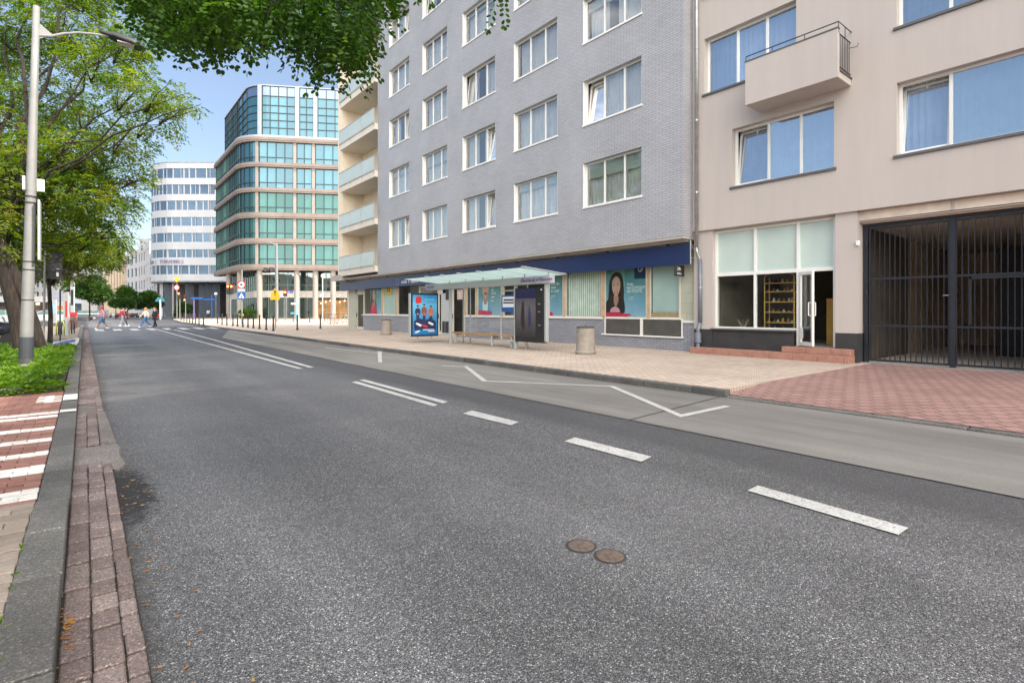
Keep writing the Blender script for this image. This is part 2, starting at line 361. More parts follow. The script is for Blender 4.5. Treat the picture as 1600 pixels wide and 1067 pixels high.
def stucco(name, col, stain=.12):
    m, nt, b = base(name); P = geo(nt)
    f = ramp(nt, noise(nt, P, .7, 9, .7), [(.3, 1-stain), (.7, 1+stain*.6)])
    mpn = nt.nodes.new('ShaderNodeMapping'); mpn.inputs['Scale'].default_value = (3, 3, .25); nt.links.new(P, mpn.inputs[0])
    tr = ramp(nt, noise(nt, mpn.outputs[0], 1.0, 6, .7), [(.35, 1-stain*.8), (.6, 1.03)])
    c = mixc(nt, 1.0, mixc(nt, 1.0, col, f, 'MULTIPLY'), tr, 'MULTIPLY')
    nt.links.new(c, b.inputs['Base Color']); b.inputs['Roughness'].default_value = .85
    bump(nt, b, noise(nt, P, 130, 5, .75), .35, .004)
    return m
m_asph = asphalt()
m_conc = concrete('bay_concrete', (.19, .18, .168))
m_white = M('white_paint', (.72, .71, .68), .5, var=.06, dirt=.3)
m_frame = M('window_frame_white', (.74, .73, .70), .35, var=.04)
m_frameg = M('frame_grey_metal', (.40, .41, .41), .4, .3, var=.06)
m_frameb = M('frame_cream', (.60, .56, .48), .4, var=.05)
m_bgrey = brickmat('grey_glazed_brick', (.41, .41, .435), (.37, .37, .395), (.26, .26, .28), .26, .077, .010, rough=.45, bstr=.6, var=.12, spec=.5)
m_bgrey2 = brickmat('grey_base_brick', (.34, .35, .39), (.28, .29, .33), (.16, .165, .19), .26, .077, .010, rough=.5, bstr=.6, var=.14)
m_beige = stucco('beige_stucco', (.465, .415, .385), .03)
m_cream = stucco('cream_stucco', (.74, .64, .50), .08)
m_soffit = stucco('soffit_plaster', (.40, .37, .34))
m_black = M('black_plinth', (.035, .034, .036), .7, var=.2, bmp=.3)
m_navy = M('navy_panel', (.014, .028, .10), .3, var=.1, scale=1)
m_terra = M('terracotta_tile', (.34, .17, .125), .7, var=.18, scale=6, bmp=.2)
m_gate = M('gate_steel', (.022, .025, .034), .4, .2, var=.2)
m_zinc = M('zinc_pipe', (.36, .37, .39), .35, .7, var=.18, scale=5)
m_leadz = M('dull_zinc', (.30, .31, .33), .5, .4, var=.18, scale=5)
m_pipe = M('painted_pipe', (.16, .18, .22), .4, .2, var=.15, scale=5)
m_galv = M('galvanised_steel', (.27, .275, .28), .4, .5, var=.12, scale=6)
m_steel = M('grey_painted_steel', (.38, .40, .40), .4, .1, var=.06)
m_dark = M('dark_metal', (.03, .03, .033), .5, .2, var=.2)
m_rub = M('dark_rubber', (.02, .02, .022), .7, var=.2)
m_wood = M('bench_wood', (.40, .22, .09), .55, var=.25, scale=9)
m_woodm = M('varnished_mullion', (.47, .33, .20), .5, var=.2, scale=7)
m_kerb = island('kerb_stone', speck=True, stops=[(0, (.085, .081, .077)), (.5, (.112, .108, .102)), (1, (.145, .138, .13))], bs=140, spk=.5, bstr=.8, stain=.3)
m_gut = island('gutter_clinker', speck=True, stops= [(0, (.12, .088, .082)), (.5, (.155, .118, .11)), (1, (.20, .158, .147))], bs=90)
m_gutg = island('gutter_concrete', [(0, (.14, .122, .112)), (1, (.18, .16, .148))], bs=60, speck=True, stain=.35)
m_redp = island('red_paver', [(0, (.19, .085, .065)), (.5, (.25, .115, .09)), (1, (.30, .155, .125))], bs=60)
m_wpav = island('white_painted_paver', [(0, (.58, .56, .52)), (1, (.74, .72, .68))], bs=50, spk=.25)
m_gpav = island('grey_wavy_paver', [(0, (.19, .155, .125)), (.5, (.25, .205, .17)), (1, (.30, .25, .21))], bs=60)
m_sand = M('joint_sand', (.028, .023, .018), .9, var=.4, scale=14, bmp=.5)
m_side = brickmat('beige_pavers', (.57, .46, .38), (.47, .38, .31), (.27, .22, .175), .2, .1, .007, 'floor', .85, .5, .16, warp=.008)
m_drive = brickmat('red_driveway_pavers', (.335, .20, .178), (.28, .165, .147), (.14, .09, .08), .2, .2, .012, 'floor', .85, .7, .18, rot=math.radians(45))
m_lside = brickmat('far_pavers', (.28, .23, .18), (.24, .195, .155), (.15, .125, .10), .2, .1, .006, 'floor', .85, .3, .2)
m_winG = glass('window_glass', (.85, .88, .90), .20, rcol=(1, .97, .93))
m_winB = glass('window_glass_blue', (.60, .68, .78), .42, rcol=(.85, .93, 1))
m_shopG = glass('shop_glass', (.84, .9, .88), .02, mxr=.2)
m_clear = glass('clear_glass', (.94, .97, .96), .0, mxr=.07)
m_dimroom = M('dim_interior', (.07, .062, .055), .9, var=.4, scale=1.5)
m_curt = M('net_curtain', (.78, .78, .76), .9, var=.1, scale=2)
m_blind = M('pale_blind', (.55, .62, .59), .7, var=.05, scale=2)
m_frost = M('frosted_sheet', (.50, .61, .59), .35, var=.08, scale=1.2)
m_frost2 = M('frosted_balcony_glass', (.42, .48, .455), .25, var=.05, scale=1)
m_sill = M('metal_sill', (.12, .12, .125), .5, .3, var=.1)
def barkm():
    m, nt, b = base('bark'); P = geo(nt); mpn = nt.nodes.new('ShaderNodeMapping'); mpn.inputs['Scale'].default_value = (14, 14, 2.2); nt.links.new(P, mpn.inputs[0])
    n1 = noise(nt, mpn.outputs[0], 1.0, 8, .7); c = ramp(nt, n1, [(.3, (.006, .0045, .003)), (.5, (.02, .014, .010)), (.75, (.06, .042, .03))])
    nt.links.new(c, b.inputs['Base Color']); b.inputs['Roughness'].default_value = .95; bump(nt, b, n1, 1.0, .06); return m
m_bark = barkm()
m_soil = M('soil', (.045, .035, .025), .95, var=.4, scale=20, bmp=.8, bs=30)
m_red = M('red_paint', (.55, .03, .03), .4, var=.1)
m_blue = M('blue_paint', (.015, .09, .33), .4, var=.08)
m_yel = M('yellow_paint', (.80, .47, .02), .4, var=.06)
m_black2 = M('black_print', (.012, .012, .014), .4, var=.1)
# ---------------------------------------------------------------- ground
def st(name, mb, mat, **k): return tag(mb.build(name, mat, **k), kind='structure')
def wall(path, s0, s1, z0, z1, holes=(), th=.3, mb=None, mi=0):
    mb = mb or MB()
    SS = sorted(set([s0, s1]+[q for q in path.S if s0 < q < s1]+[round(max(s0, min(s1, h[i])), 4) for h in holes for i in (0, 1)]))
    ZZ = sorted(set([z0, z1]+[round(max(z0, min(z1, h[i])), 4) for h in holes for i in (2, 3)]))
    nS, nZ = len(SS)-1, len(ZZ)-1
    def solid(i, j):
        if i < 0 or j < 0 or i >= nS or j >= nZ: return False
        a, b = (SS[i]+SS[i+1])/2, (ZZ[j]+ZZ[j+1])/2
        return not any(h[0] < a < h[1] and h[2] < b < h[3] for h in holes)
    def V(s, z, o):
        p, n = path.at(s); return (p.x+n.x*o, p.y+n.y*o, z)
    for i in range(nS):
        for j in range(nZ):
            if not solid(i, j): continue
            a, b, c, d = SS[i], SS[i+1], ZZ[j], ZZ[j+1]
            mb.quad(V(a, c, 0), V(b, c, 0), V(b, d, 0), V(a, d, 0), mi)
            mb.quad(V(a, c, -th), V(a, d, -th), V(b, d, -th), V(b, c, -th), mi)
            if not solid(i-1, j): mb.quad(V(a, c, 0), V(a, d, 0), V(a, d, -th), V(a, c, -th), mi)
            if not solid(i+1, j): mb.quad(V(b, c, 0), V(b, c, -th), V(b, d, -th), V(b, d, 0), mi)
            if not solid(i, j-1): mb.quad(V(a, c, 0), V(a, c, -th), V(b, c, -th), V(b, c, 0), mi)
            if not solid(i, j+1): mb.quad(V(a, d, 0), V(b, d, 0), V(b, d, -th), V(a, d, -th), mi)
    return mb
KERB = [(8.05, -30), (8.05, 4.5), (8.05, 20), (8.2, 30), (8.4, 53), (9, 75), (10.6, 98), (13, 106), (20, 111), (60, 114)]
st('ground', MB().quad((-400, -100, -.06), (500, -100, -.06), (500, 700, -.06), (-400, 700, -.06)), m_lside)
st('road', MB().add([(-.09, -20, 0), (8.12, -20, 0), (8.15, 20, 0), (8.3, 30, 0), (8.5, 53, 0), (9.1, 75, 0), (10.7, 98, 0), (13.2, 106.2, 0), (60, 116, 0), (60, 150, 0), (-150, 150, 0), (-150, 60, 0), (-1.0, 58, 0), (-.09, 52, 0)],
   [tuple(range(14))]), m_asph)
bay = MB().add([(5.45, -20, .004), (8.06, -20, .004), (8.06, 4.6, .004), (5.45, 4.35, .004)], [(0, 1, 2, 3)])
bay.add([(5.45, 4.38, .004), (8.06, 4.63, .004), (8.06, 20, .004), (8.25, 30, .004), (8.4, 44, .004), (5.56, 31, .004)], [(0, 1, 2, 3, 4, 5)])
st('bus_bay_paving', bay, m_conc)
st('bay_joint_seam', MB().quad((5.45, 4.352, .0065), (8.02, 4.60, .0065), (8.02, 4.625, .0065), (5.45, 4.378, .0065)).quad((5.44, -20, .0065), (5.456, -20, .0065), (5.456, 31, .0065), (5.44, 31, .0065)), m_black)
# pavement with dropped part before the driveway
pv = MB(); zt = .12
pv.prism([(8.2, 4.6), (8.2, 20), (8.35, 30), (8.55, 53), (9.15, 75), (10.75, 98), (13.1, 105.8), (20.1, 110.8), (60, 113.8), (60, 4.6)], -.05, zt)
st('pavement', pv, m_side)
dr = MB(); dr.add([(8.2, 4.6, .035), (8.2, -20, .035), (9.8, -20, zt+.003), (16.5, -20, zt+.003), (16.5, 4.6, zt+.003), (9.8, 4.6, zt+.003)], [(0, 1, 2, 5), (5, 2, 3, 4)])
st('driveway_paving', dr, m_drive)
kb = MB()
kp = Path(KERB[1:][::-1])     # outward normal to the street
s = 0
while s < kp.L-.5:
    e = min(s+1.0, kp.L)
    p, _ = kp.at((s+e)/2); zj = R_.uniform(-.006, .006); top = zt+zj
    if p.x < 60: kb.strip(kp, s+.006, e-.006, -.05, top, -.15, .0)
    s = e
st('right_kerb', kb, m_kerb, bevel=.012)
kd = MB(); y = 4.5
while y > -20: kd.box(8.05, 8.2, y-.99, y, -.05, .03); y -= 1.0
st('dropped_kerb', kd, m_kerb, bevel=.01)
# left kerb stones, gutter clinkers, pavers
lk = MB(); ys = [-1.0, -.2, .7, 1.55, 2.5, 3.4, 4.12]
for a, b in zip(ys, ys[1:]): lk.box(-.265+R_.uniform(-.004, .004), -.085+R_.uniform(-.003, .003), a+.008, b-.008, -.1, .125+R_.uniform(-.004, .004))
lk.add([(-.265, 4.124, -.1), (-.085, 4.124, -.1), (-.085, 5.0, -.1), (-.265, 5.0, -.1), (-.265, 4.124, .124), (-.085, 4.124, .124), (-.085, 4.97, .07), (-.265, 4.97, .07)],
       [(0, 3, 2, 1), (4, 5, 6, 7), (0, 1, 5, 4), (1, 2, 6, 5), (2, 3, 7, 6), (3, 0, 4, 7)])
y = 5.0
while y < 11.5:
    l = R_.uniform(.9, 1.0); lk.box(-.26, -.08, y+.008, y+l-.008, -.1, .055+R_.uniform(-.005, .005)); y += l
y0 = y
while y < 60: lk.box(-.26, -.08, y+.004, y+.99, -.1, .13+R_.uniform(-.004, .004)); y += 1.0
st('kerb_joint_fill', MB().box(-.255, -.095, -1, 4.1, -.1, .10).box(-.25, -.09, 4.1, 11.5, -.1, .035), m_sand)
st('left_kerb', lk, m_kerb, bevel=.005)
gt = MB(); xs = [(-.078, .024), (.027, .128), (.131, .198)]
for ci, (a, b) in enumerate(xs):
    y = 1.0+ci*.06
    while y < 50:
        l = R_.choice([.165, .175, .18]) if y < 20 else .55
        j = R_.uniform(-.003, .003)
        if not (6.05 < y < 6.9 or (ci == 2 and 7.0 < y < 9.35) or (ci == 0 and 9.2 < y < 10)):
            gt.box(a+j, b+j+(.012 if y > 9 else 0)-.003, y+.006, y+l-.014, -.06, .015+R_.uniform(-.004, .005))
        y += l
st('gutter_paving', gt, m_gut, bevel=.006)
gg = MB(); gg.prism([(-.078, 6.1), (.05, 6.05), (.14, 5.98), (.24, 5.8), (.30, 6.0), (.27, 6.4), (.29, 6.8), (.27, 7.0), (-.078, 6.95)], -.05, .008); gg.prism([(.135, 7.02), (.27, 7.05), (.25, 8.2), (.22, 9.3), (.13, 9.4)], -.05, .010)
gg.prism([(-.078, 9.25), (.02, 9.25), (.12, 9.4), (.10, 10.1), (-.078, 10.05)], -.05, .009)
st('gutter_repair', gg, m_gutg, bevel=.008)
st('gutter_bed', MB().quad((-.09, -2, .001), (.20, -2, .001), (.21, 52, .001), (-.09, 52, .001)), m_sand)
# left pavement
st('left_pavement', MB().quad((-6, 4.2, .036), (-.26, 4.2, .036), (-.26, 12, .036), (-6, 12, .036)), m_sand)
stripes = [(5.12, 5.42), (5.95, 6.2), (6.62, 6.87), (7.32, 7.55), (8.02, 8.25), (8.95, 9.12), (9.3, 9.42)]
rp_ = MB(); y = 5.05; k = 0
while y < 11.9:
    x = -.268-.1*(k % 2)
    if k % 2: rp_.box(-.268, x, y+.003, y+.097, -.05, .05, 1 if any(a-.02 < y+.05 < b for a, b in stripes) else 0)
    while x > -5.5:
        yy = y+R_.uniform(-.002, .002); zz = .048+R_.uniform(-.002, .003)
        wh = any(a-.02 < y+.05+(x+1)*.0 < b for a, b in stripes) or (9.9 < y < 10.7 and x < -1.3 and abs(y-10.3) < (abs(x)-1.3)*.12)
        if x > -.4 and 10.4 < y < 11.15: wh = True
        rp_.box(x-.003, x-.197, yy+.0045, yy+.0955, -.05, zz, 1 if wh else 0); x -= .2
    y += .1; k += 1
st('red_pavement', rp_, [m_redp, m_wpav], bevel=.004)
st('kerb_marking', MB().quad((-.255, 10.42, .0665), (-.085, 10.42, .0665), (-.085, 11.1, .0665), (-.255, 11.1, .0665)).quad((-.255, 9.2, .0665), (-.085, 9.2, .0665), (-.085, 9.42, .0665), (-.255, 9.42, .0665)), m_wpav)
gp_ = MB(); y = 5.03; k = 0
while y > -.5:
    x = -.268-(.11 if k % 2 else 0)
    cells = [(-.268, x)] if k % 2 else []
    while x > -3: cells.append((x-.004, x-.216)); x -= .22
    for a, b in cells:
        n = 6; zz = .105+R_.uniform(-.004, .004)-(.05 if y > 4.6 else 0); top = []; bot = []
        for i in range(n+1):
            xx = a+(b-a)*i/n; wv = .009*math.sin(xx*math.tau/.11)
            top.append((xx, y-.004+wv)); bot.append((xx, y-.106+wv))
        gp_.prism(top+bot[::-1], .0, zz)
    y -= .11; k += 1
st('wavy_pavement', gp_, m_gpav, bevel=.004)
st('wavy_pavement_bed', MB().quad((-6, -3, .085), (-.262, -3, .085), (-.262, 4.5, .085), (-6, 4.5, .085)), m_sand)
st('plaza_paving', MB().prism([(-.27, 30), (-.27, 54), (-2.0, 59), (-60, 59), (-60, 30)], -.05, .118), m_lside)
st('car_park_asphalt', MB().quad((-60, -20, .02), (-6, -20, .02), (-4.6, 34, .02), (-60, 34, .02)), M('parking_asphalt', (.10, .10, .10), .9, bmp=.3))
st('plaza_path', MB().quad((-5, 25, .122), (-.262, 25, .122), (-.262, 30.1, .122), (-5, 30.1, .122)), m_lside)
# dry leaves by the gutter
lv = MB(); m_dry = leafmat('dry_leaf', [(0, (.22, .07, .02)), (.5, (.36, .15, .04)), (1, (.45, .28, .07))], .2, 4)
def dleaf(x, y, z, s):
    a = R_.uniform(0, 6.28); c, sn = math.cos(a)*s, math.sin(a)*s; h = R_.uniform(.2, .6)*s
    lv.add([(x-c, y-sn, z+.004), (x-sn*.45, y+c*.45, z+h), (x+c, y+sn, z+.005), (x+sn*.45, y-c*.45, z+h*.6)], [(0, 1, 2), (0, 2, 3)])
for i in range(170): dleaf(abs(R_.gauss(0, .16))+.17, R_.uniform(1.4, 9) if i % 2 else R_.gauss(5.3, .8), .004, R_.uniform(.006, .018))
for i in range(30): dleaf(R_.gauss(-.06, .012), R_.gauss(3.05, .09), .012, R_.uniform(.008, .022))
for i in range(60): dleaf(R_.choice([-.082, .022, .126]), R_.uniform(1.2, 5), .004, R_.uniform(.003, .007))
for i in range(90): dleaf(R_.uniform(.15, .5), R_.gauss(12, 4), .004, R_.uniform(.01, .02))
tag(lv.build('fallen_leaves', m_dry), kind='stuff', label='dry orange leaves and debris scattered along the left gutter')
# road markings
def paintm():
    m, nt, b = base('road_paint'); P = geo(nt)
    a = ramp(nt, noise(nt, P, 60, 6, .8), [(.40, 1.), (.47, 0.)]); g = ramp(nt, noise(nt, P, 3, 5), [(.3, .82), (.7, 1.05)])
    c = mixc(nt, 1.0, mixc(nt, a, (.50, .495, .48), (.13, .13, .13)), g, 'MULTIPLY')
    nt.links.new(c, b.inputs['Base Color']); b.inputs['Roughness'].default_value = .7
    bump(nt, b, noise(nt, P, 60, 4), .4, .004); return m
m_paint = paintm()
mk = MB()
def mpoly(pts, z=.0085): mk.add([tuple(gp(x, y, z)) for x, y in pts], [tuple(range(len(pts)))])
def mline(pts, wd, z=.0085):
    P_ = [gp(x, y, z) if not isinstance(x, tuple) else Vector((*x, z)) for x, y in pts]
    mworld(P_, wd, z)
def mworld(P_, wd, z=.0085):
    P_ = [Vector((p[0], p[1])) for p in P_]; n = len(P_); L = []; Rr = []
    for i, p in enumerate(P_):
        d1 = (P_[i]-P_[i-1]).normalized() if i else None; d2 = (P_[i+1]-P_[i]).normalized() if i < n-1 else None
        d = ((d1 or d2)+(d2 or d1)).normalized(); nn = Vector((-d.y, d.x)); k = 1/max(.4, nn.dot(Vector((-(d1 or d2).y, (d1 or d2).x))))
        L.append(p+nn*wd/2*k); Rr.append(p-nn*wd/2*k)
    mk.add([(p.x, p.y, z) for p in L+Rr], [(i, i+1, n+i+1, n+i) for i in range(n-1)])
mpoly([(1184, 758), (1168, 766), (1404, 835), (1420, 824)])
mpoly([(898, 683), (882, 689), (1002, 721), (1018, 713)])
mpoly([(737, 641), (723, 646), (798, 664), (811, 659)])
mpoly([(564, 594), (549, 598), (684, 634), (699, 629)][:0] or [(549, 597), (557, 595.5), (684, 632), (677, 634.5)])
mpoly([(561, 594), (569, 592.7), (700, 627.5), (692, 630)])
mworld([gp(470, 576.5), gp(310, 533), gp(268, 521.5), gp(244, 514.5)], .12); mworld([gp(487, 574.5), gp(330, 530), gp(285, 518.5), gp(262, 512.8)], .12)
mpoly([(590, 549), (596, 549), (597, 566), (591, 566)], .0105)
mline([(508, 543), (592, 552), (597, 550.5)], .10, .0105)
mline([(722, 572.5), (727, 572), (757, 595), (956, 603.5), (1064, 649.5), (1137, 634)], .11, .0105)
mline([(690, 571), (730, 573)], .09, .0105)
for x0 in np.arange(.6, 8.2, 1.05):
    if 1.3 < x0 < 2 or 1: mk.quad((x0, 47.0, .0085), (x0+.5, 47.0, .0085), (x0+.5, 51.0, .0085), (x0, 51.0, .0085))
mk.quad((.2, 66, .0085), (8, 66, .0085), (8, 66.5, .0085), (.2, 66.5, .0085))
st('road_markings', mk, m_paint)
# manhole caps
m_rust = M('rusty_iron', (.135, .10, .082), .75, .3, var=.3, scale=30, bmp=.8, bs=90)
for i, (px, py) in enumerate(((908, 853), (953, 869))):
    c = gp(px, py); t = thing('valve_cover', ['small round rusty iron cover in the asphalt, further from the camera', 'small round rusty iron cover in the asphalt, nearer to the camera'][i], 'manhole cover', (c.x, c.y, 0), 'round covers in the roadway')
    MB().lathe((c.x, c.y, 0), [(.078, .001), (.078, .006), (.072, .009), (.03, .009), (.028, .012), (.02, .012)], 28).build('lid', m_rust, t)
    r = MB(); n = 28
    for k in range(n):
        a, b = math.tau*k/n, math.tau*(k+1)/n
        r.add([(c.x+q*math.cos(w_), c.y+q*math.sin(w_), .003) for w_ in (a, b) for q in (.078, .093)], [(0, 1, 3, 2)])
    r.build('rim', m_black, t)
c = gp(975, 588, .01)
t = thing('drain_cover', 'small dark round utility cover in the concrete bus bay', 'manhole cover', (c.x, c.y, 0)); MB().lathe((c.x, c.y, 0), [(.12, .005), (.12, .012), (.02, .013)], 20).build('lid', m_rust, t)

# ---------------------------------------------------------------- grey brick building
XG, XB = 14.22, 14.70      # facade planes: grey upper floors, beige upper floors
m_wd0 = mirror_glass('loggia_glazing', (.05, .06, .07), .2, .03, (.7, .8, .9))
def pane_set(win, path, s0, s1, z0, z1, splits, o, fm, gm, fw=.06, depth=.07, curtain=None, tilt=None, cover=None, cur_m=None):
    """casement frames between s0..s1 split at fractions; parts: window(frame) > glass, curtain"""
    f = MB(); f.strip(path, s0, s1, z0, z0+fw, o-depth, o); f.strip(path, s0, s1, z1-fw, z1, o-depth, o)
    xs_ = [s0+(s1-s0)*q for q in [0]+list(splits)+[1]]
    for i, q in enumerate(xs_):
        hw = fw/2 if 0 < i < len(xs_)-1 else fw
        a = q-hw if i == len(xs_)-1 else (q-hw if i else q); b = q if i == len(xs_)-1 else (q+hw)
        f.strip(path, a, b, z0+fw, z1-fw, o-depth+.002, o-.002)
    fr = f.build('window', fm, win)
    for i in range(len(xs_)-1):
        a, b = xs_[i]+.03, xs_[i+1]-.03
        if tilt is not None and i in tilt:       # sash tilted inwards at the top
            sf = MB(); T = .16
            def V(s_, z, dd):
                p, n = path.at(s_); k = (z-z0-fw)/(z1-z0-2*fw); oo = o-depth-T*k-dd; return (p.x+n.x*oo, p.y+n.y*oo, z)
            def bar(sa, sb, za, zb):
                sf.add([V(sa, za, 0), V(sb, za, 0), V(sb, zb, 0), V(sa, zb, 0), V(sa, za, .05), V(sb, za, .05), V(sb, zb, .05), V(sa, zb, .05)],
                       [(0, 1, 2, 3), (7, 6, 5, 4), (0, 4, 5, 1), (1, 5, 6, 2), (2, 6, 7, 3), (3, 7, 4, 0)])
            g0, g1 = z0+fw, z1-fw
            bar(a, a+.05, g0, g1); bar(b-.05, b, g0, g1); bar(a+.05, b-.05, g0, g0+.05); bar(a+.05, b-.05, g1-.05, g1)
            so = sf.build('sash', fm, fr)
            MB().quad(V(a+.05, g0+.05, .02), V(b-.05, g0+.05, .02), V(b-.05, g1-.05, .02), V(a+.05, g1-.05, .02)).build('glass', gm, fr)
        else:
            sf = MB(); g0, g1 = z0+fw, z1-fw
            sheet(path, a, b, g0-.01, g1+.01, o-depth/2).build('glass', gm, fr)
    if curtain:
        c = MB(); n = 40; L = s1-s0
        for (a, b) in curtain:
            vs = []; nn_ = max(4, int((b-a)*60)); ph = R_.uniform(0, 6)
            for i in range(nn_+1):
                s_ = s0+L*(a+(b-a)*i/nn_); p, n2 = path.at(s_); oo = o-depth-.2+.03*math.sin(i*1.9+ph)+.012*math.sin(i*.7)
                vs += [(p.x+n2.x*oo, p.y+n2.y*oo, z0-.1), (p.x+n2.x*oo, p.y+n2.y*oo, z1+.05)]
            c.add(vs, [(2*i, 2*i+2, 2*i+3, 2*i+1) for i in range(nn_)])
        c.build('curtain', cur_m or m_curt, fr)
    if cover: 
        q = MB()
        for (a, b, za, zb) in cover: q.strip(path, s0+(s1-s0)*a, s0+(s1-s0)*b, z0+(z1-z0)*za, z0+(z1-z0)*zb, o-depth-.09, o-depth-.08)
        q.build('roller_blind', m_blind, fr)
    return fr
gb = thing('grey_apartment_building', 'grey brick apartment block with white framed windows above navy shopfront band', 'building', (XG, 9.33, 0))
YG0, YG1 = 9.33, 31.0
fp = Path([(XG, YG1), (XG, YG0), (27, YG0)])           # front (towards the street) then the end face
cols = [(608, 639.6), (660, 698.7), (722.6, 774), (803, 871), (911, 1003)]
holes = []; rows = [5.16+2.99*k for k in range(5)]; HW = 1.62
cs_ = [(YG1-YX(a, XG), YG1-YX(b, XG)) for a, b in cols]
for a, b in cs_:
    for z in rows: holes.append((a, b, z, z+HW))
ZR = 20.4
wm = wall(fp, 0, YG1-YG0, 3.70, ZR, holes, .32); wm = wall(fp, YG1-YG0+.001, fp.L, 3.70, ZR, (), .32, wm)
wm.build('wall', m_bgrey, gb)
MB().box(XG+.01, 27, YG0+.01, 37.7, 3.62, 3.70).build('soffit', m_soffit, gb); MB().box(XG+.33, 26.9, YG0+.33, YG1, ZR-.4, ZR-.3).build('top_ceiling', m_soffit, gb)
MB().box(XG-.35, 27.2, YG0-.15, YG1, ZR, ZR+.14).build('roof', m_soffit, gb)
MB().box(XG-.38, XG-.26, YG0-.18, YG1, ZR-.06, ZR+.1).build('gutter', m_zinc, gb)
st_k = 0
for ci, (a, b) in enumerate(cs_):
    for ri, z in enumerate(rows):
        rr = random.Random(ci*11+ri)
        fr = pane_set(gb, fp, a+.0, b-.0, z+.03, z+HW, (.34, .68), -.15, m_frame, m_winG, .055, .07,
                      curtain=[(0, 1)] if rr.random() < .7 else [(0, rr.choice([.3, .34])), (rr.choice([.5, .6, .7]), 1.0)],
                      tilt=({2} if rr.random() < .4 else ({0} if rr.random() < .3 else None)),
                      cover=[(0, 1, rr.uniform(.6, .9), 1.0)] if rr.random() < .3 else None)
        MB().strip(fp, a-.02, b+.02, z-.04, z+.028, -.14, .035).build('sill', m_frame, fr, bevel=.004)
        MB().strip(fp, a-.0, a+.012, z+.03, z+HW-.003, -.148, -.002).build('reveal', m_frame, fr); MB().strip(fp, b-.012, b, z+.03, z+HW-.003, -.148, -.002).build('reveal', m_frame, fr)
        # soldier course head
        h = MB(); s_ = a-.05
        while s_ < b+.05: h.strip(fp, s_, s_+.066, z+HW+.004, z+HW+.25, -.01, .004); s_ += .077
        h.build('lintel_bricks', m_bgrey, fr)
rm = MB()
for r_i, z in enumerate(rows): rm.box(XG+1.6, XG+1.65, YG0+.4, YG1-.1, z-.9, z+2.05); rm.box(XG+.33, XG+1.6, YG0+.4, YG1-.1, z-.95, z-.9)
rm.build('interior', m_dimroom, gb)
# loggia bay at the far end
YL0, YL1, YE = 31.0, 36.8, 37.7
lm = MB(); lm.box(XG+.02, XG+12, YL1, YE, 3.7, 19.9); lm.box(XG+1.5, XG+1.7, YL0, YL1-.002, 3.7, 19.9); lm.build('end_wall', m_cream, gb)
MB().box(XG-.3, 26, YL0, YE+.2, 19.9, 20.2).build('loggia_roof', m_soffit, gb)
MB().box(XG-.25, XG+1.5, YE-1.2, YE+.6, 3.55, 3.95).build('end_slab', m_soffit, gb)
m_slab = M('slab_render', (.62, .57, .50), .7, var=.06, scale=1)
for k in range(6):
    zf = 3.98+2.99*k*0.985
    if zf > 18.6: continue
    MB().box(XG-.2, XG+1.5, YL0+.002, YL1-.002, zf-.13, zf+.24).build('balcony_slab', m_slab, gb)
    bl = thing('balcony', None, None); bl.parent = gb; bl.location = (0, 0, 0)
    for o_ in (): pass
    for j in range(3):
        y0 = YL0+.06+j*(YL1-YL0)/3; MB().box(XG-.26, XG-.245, y0, y0+(YL1-YL0)/3-.06, zf+.29, zf+1.16).build('glass_panel', m_frost2, bl)
    r = MB(); r.box(XG-.28, XG-.22, YL0+.01, YL1-.01, zf+1.165, zf+1.2); r.box(XG-.243, XG-.203, YL0+.01, YL1-.01, zf+.25, zf+.285)
    for j in range(4): yy = YL0+.05+j*(YL1-YL0-.1)/3; r.box(XG-.243, XG-.203, yy-.02, yy+.02, zf+.1, zf+1.16)
    r.build('railing', m_frameg, bl)
    pp = Path([(XG+1.5, YL1), (XG+1.5, YL0)])
    for (a, b, z0, z1) in ((3.3, 4.3, .85, 2.3), (4.4, 5.4, .2, 2.3)):
        sheet(pp, a, b, zf+z0, zf+z1, .02).build('balcony_window', m_wd0, gb)
        f = MB(); f.strip(pp, a-.06, a, zf+z0, zf+z1, .0, .05); f.strip(pp, b, b+.06, zf+z0, zf+z1, .0, .05); f.strip(pp, a-.06, b+.06, zf+z1, zf+z1+.06, 0, .05); f.strip(pp, (a+b)/2-.03, (a+b)/2+.03, zf+z0, zf+z1, .021, .05); f.build('window_frame', m_frame, gb)
# ---- ground floor of the grey building
XS = 15.0; YB = 37.6
sp = Path([(XS, YB), (XS, YG0)])
def sS(px): return YB-YX(px, XS)
def zS(px, py): return pX(px, py, XS).z
SILL = 1.10; HEAD = 3.35
base_ = MB()
openings = {}
# low brick wall, piers and sills
low = [(568, 597), (598, 632), (632, 655), (727, 786), (786, 857), (857, 944)]
bw_ = MB()
bw_.strip(sp, sS(568), sS(672), .10, SILL, -.1, 0)
bw_.strip(sp, sS(727), sS(944), .10, SILL, -.1, 0)
bw_.strip(sp, sS(944), sS(1067), .10, .52, -.1, 0)
bw_.strip(sp, sS(1067), sp.L, .10, 1.02, -.1, 0.0)
bw_.build('base_wall', m_bgrey2, gb)
sl = MB(); sl.strip(sp, sS(566), sS(672), SILL, SILL+.06, -.1, .05); sl.strip(sp, sS(726), sS(942), SILL, SILL+.06, -.1, .05)
sl.strip(sp, sS(941), sS(1069), .52, .57, -.08, .06); sl.strip(sp, sS(1066), sp.L+.01, 1.02, 1.09, -.1, .04); sl.build('sill_course', m_frame, gb, bevel=.006)
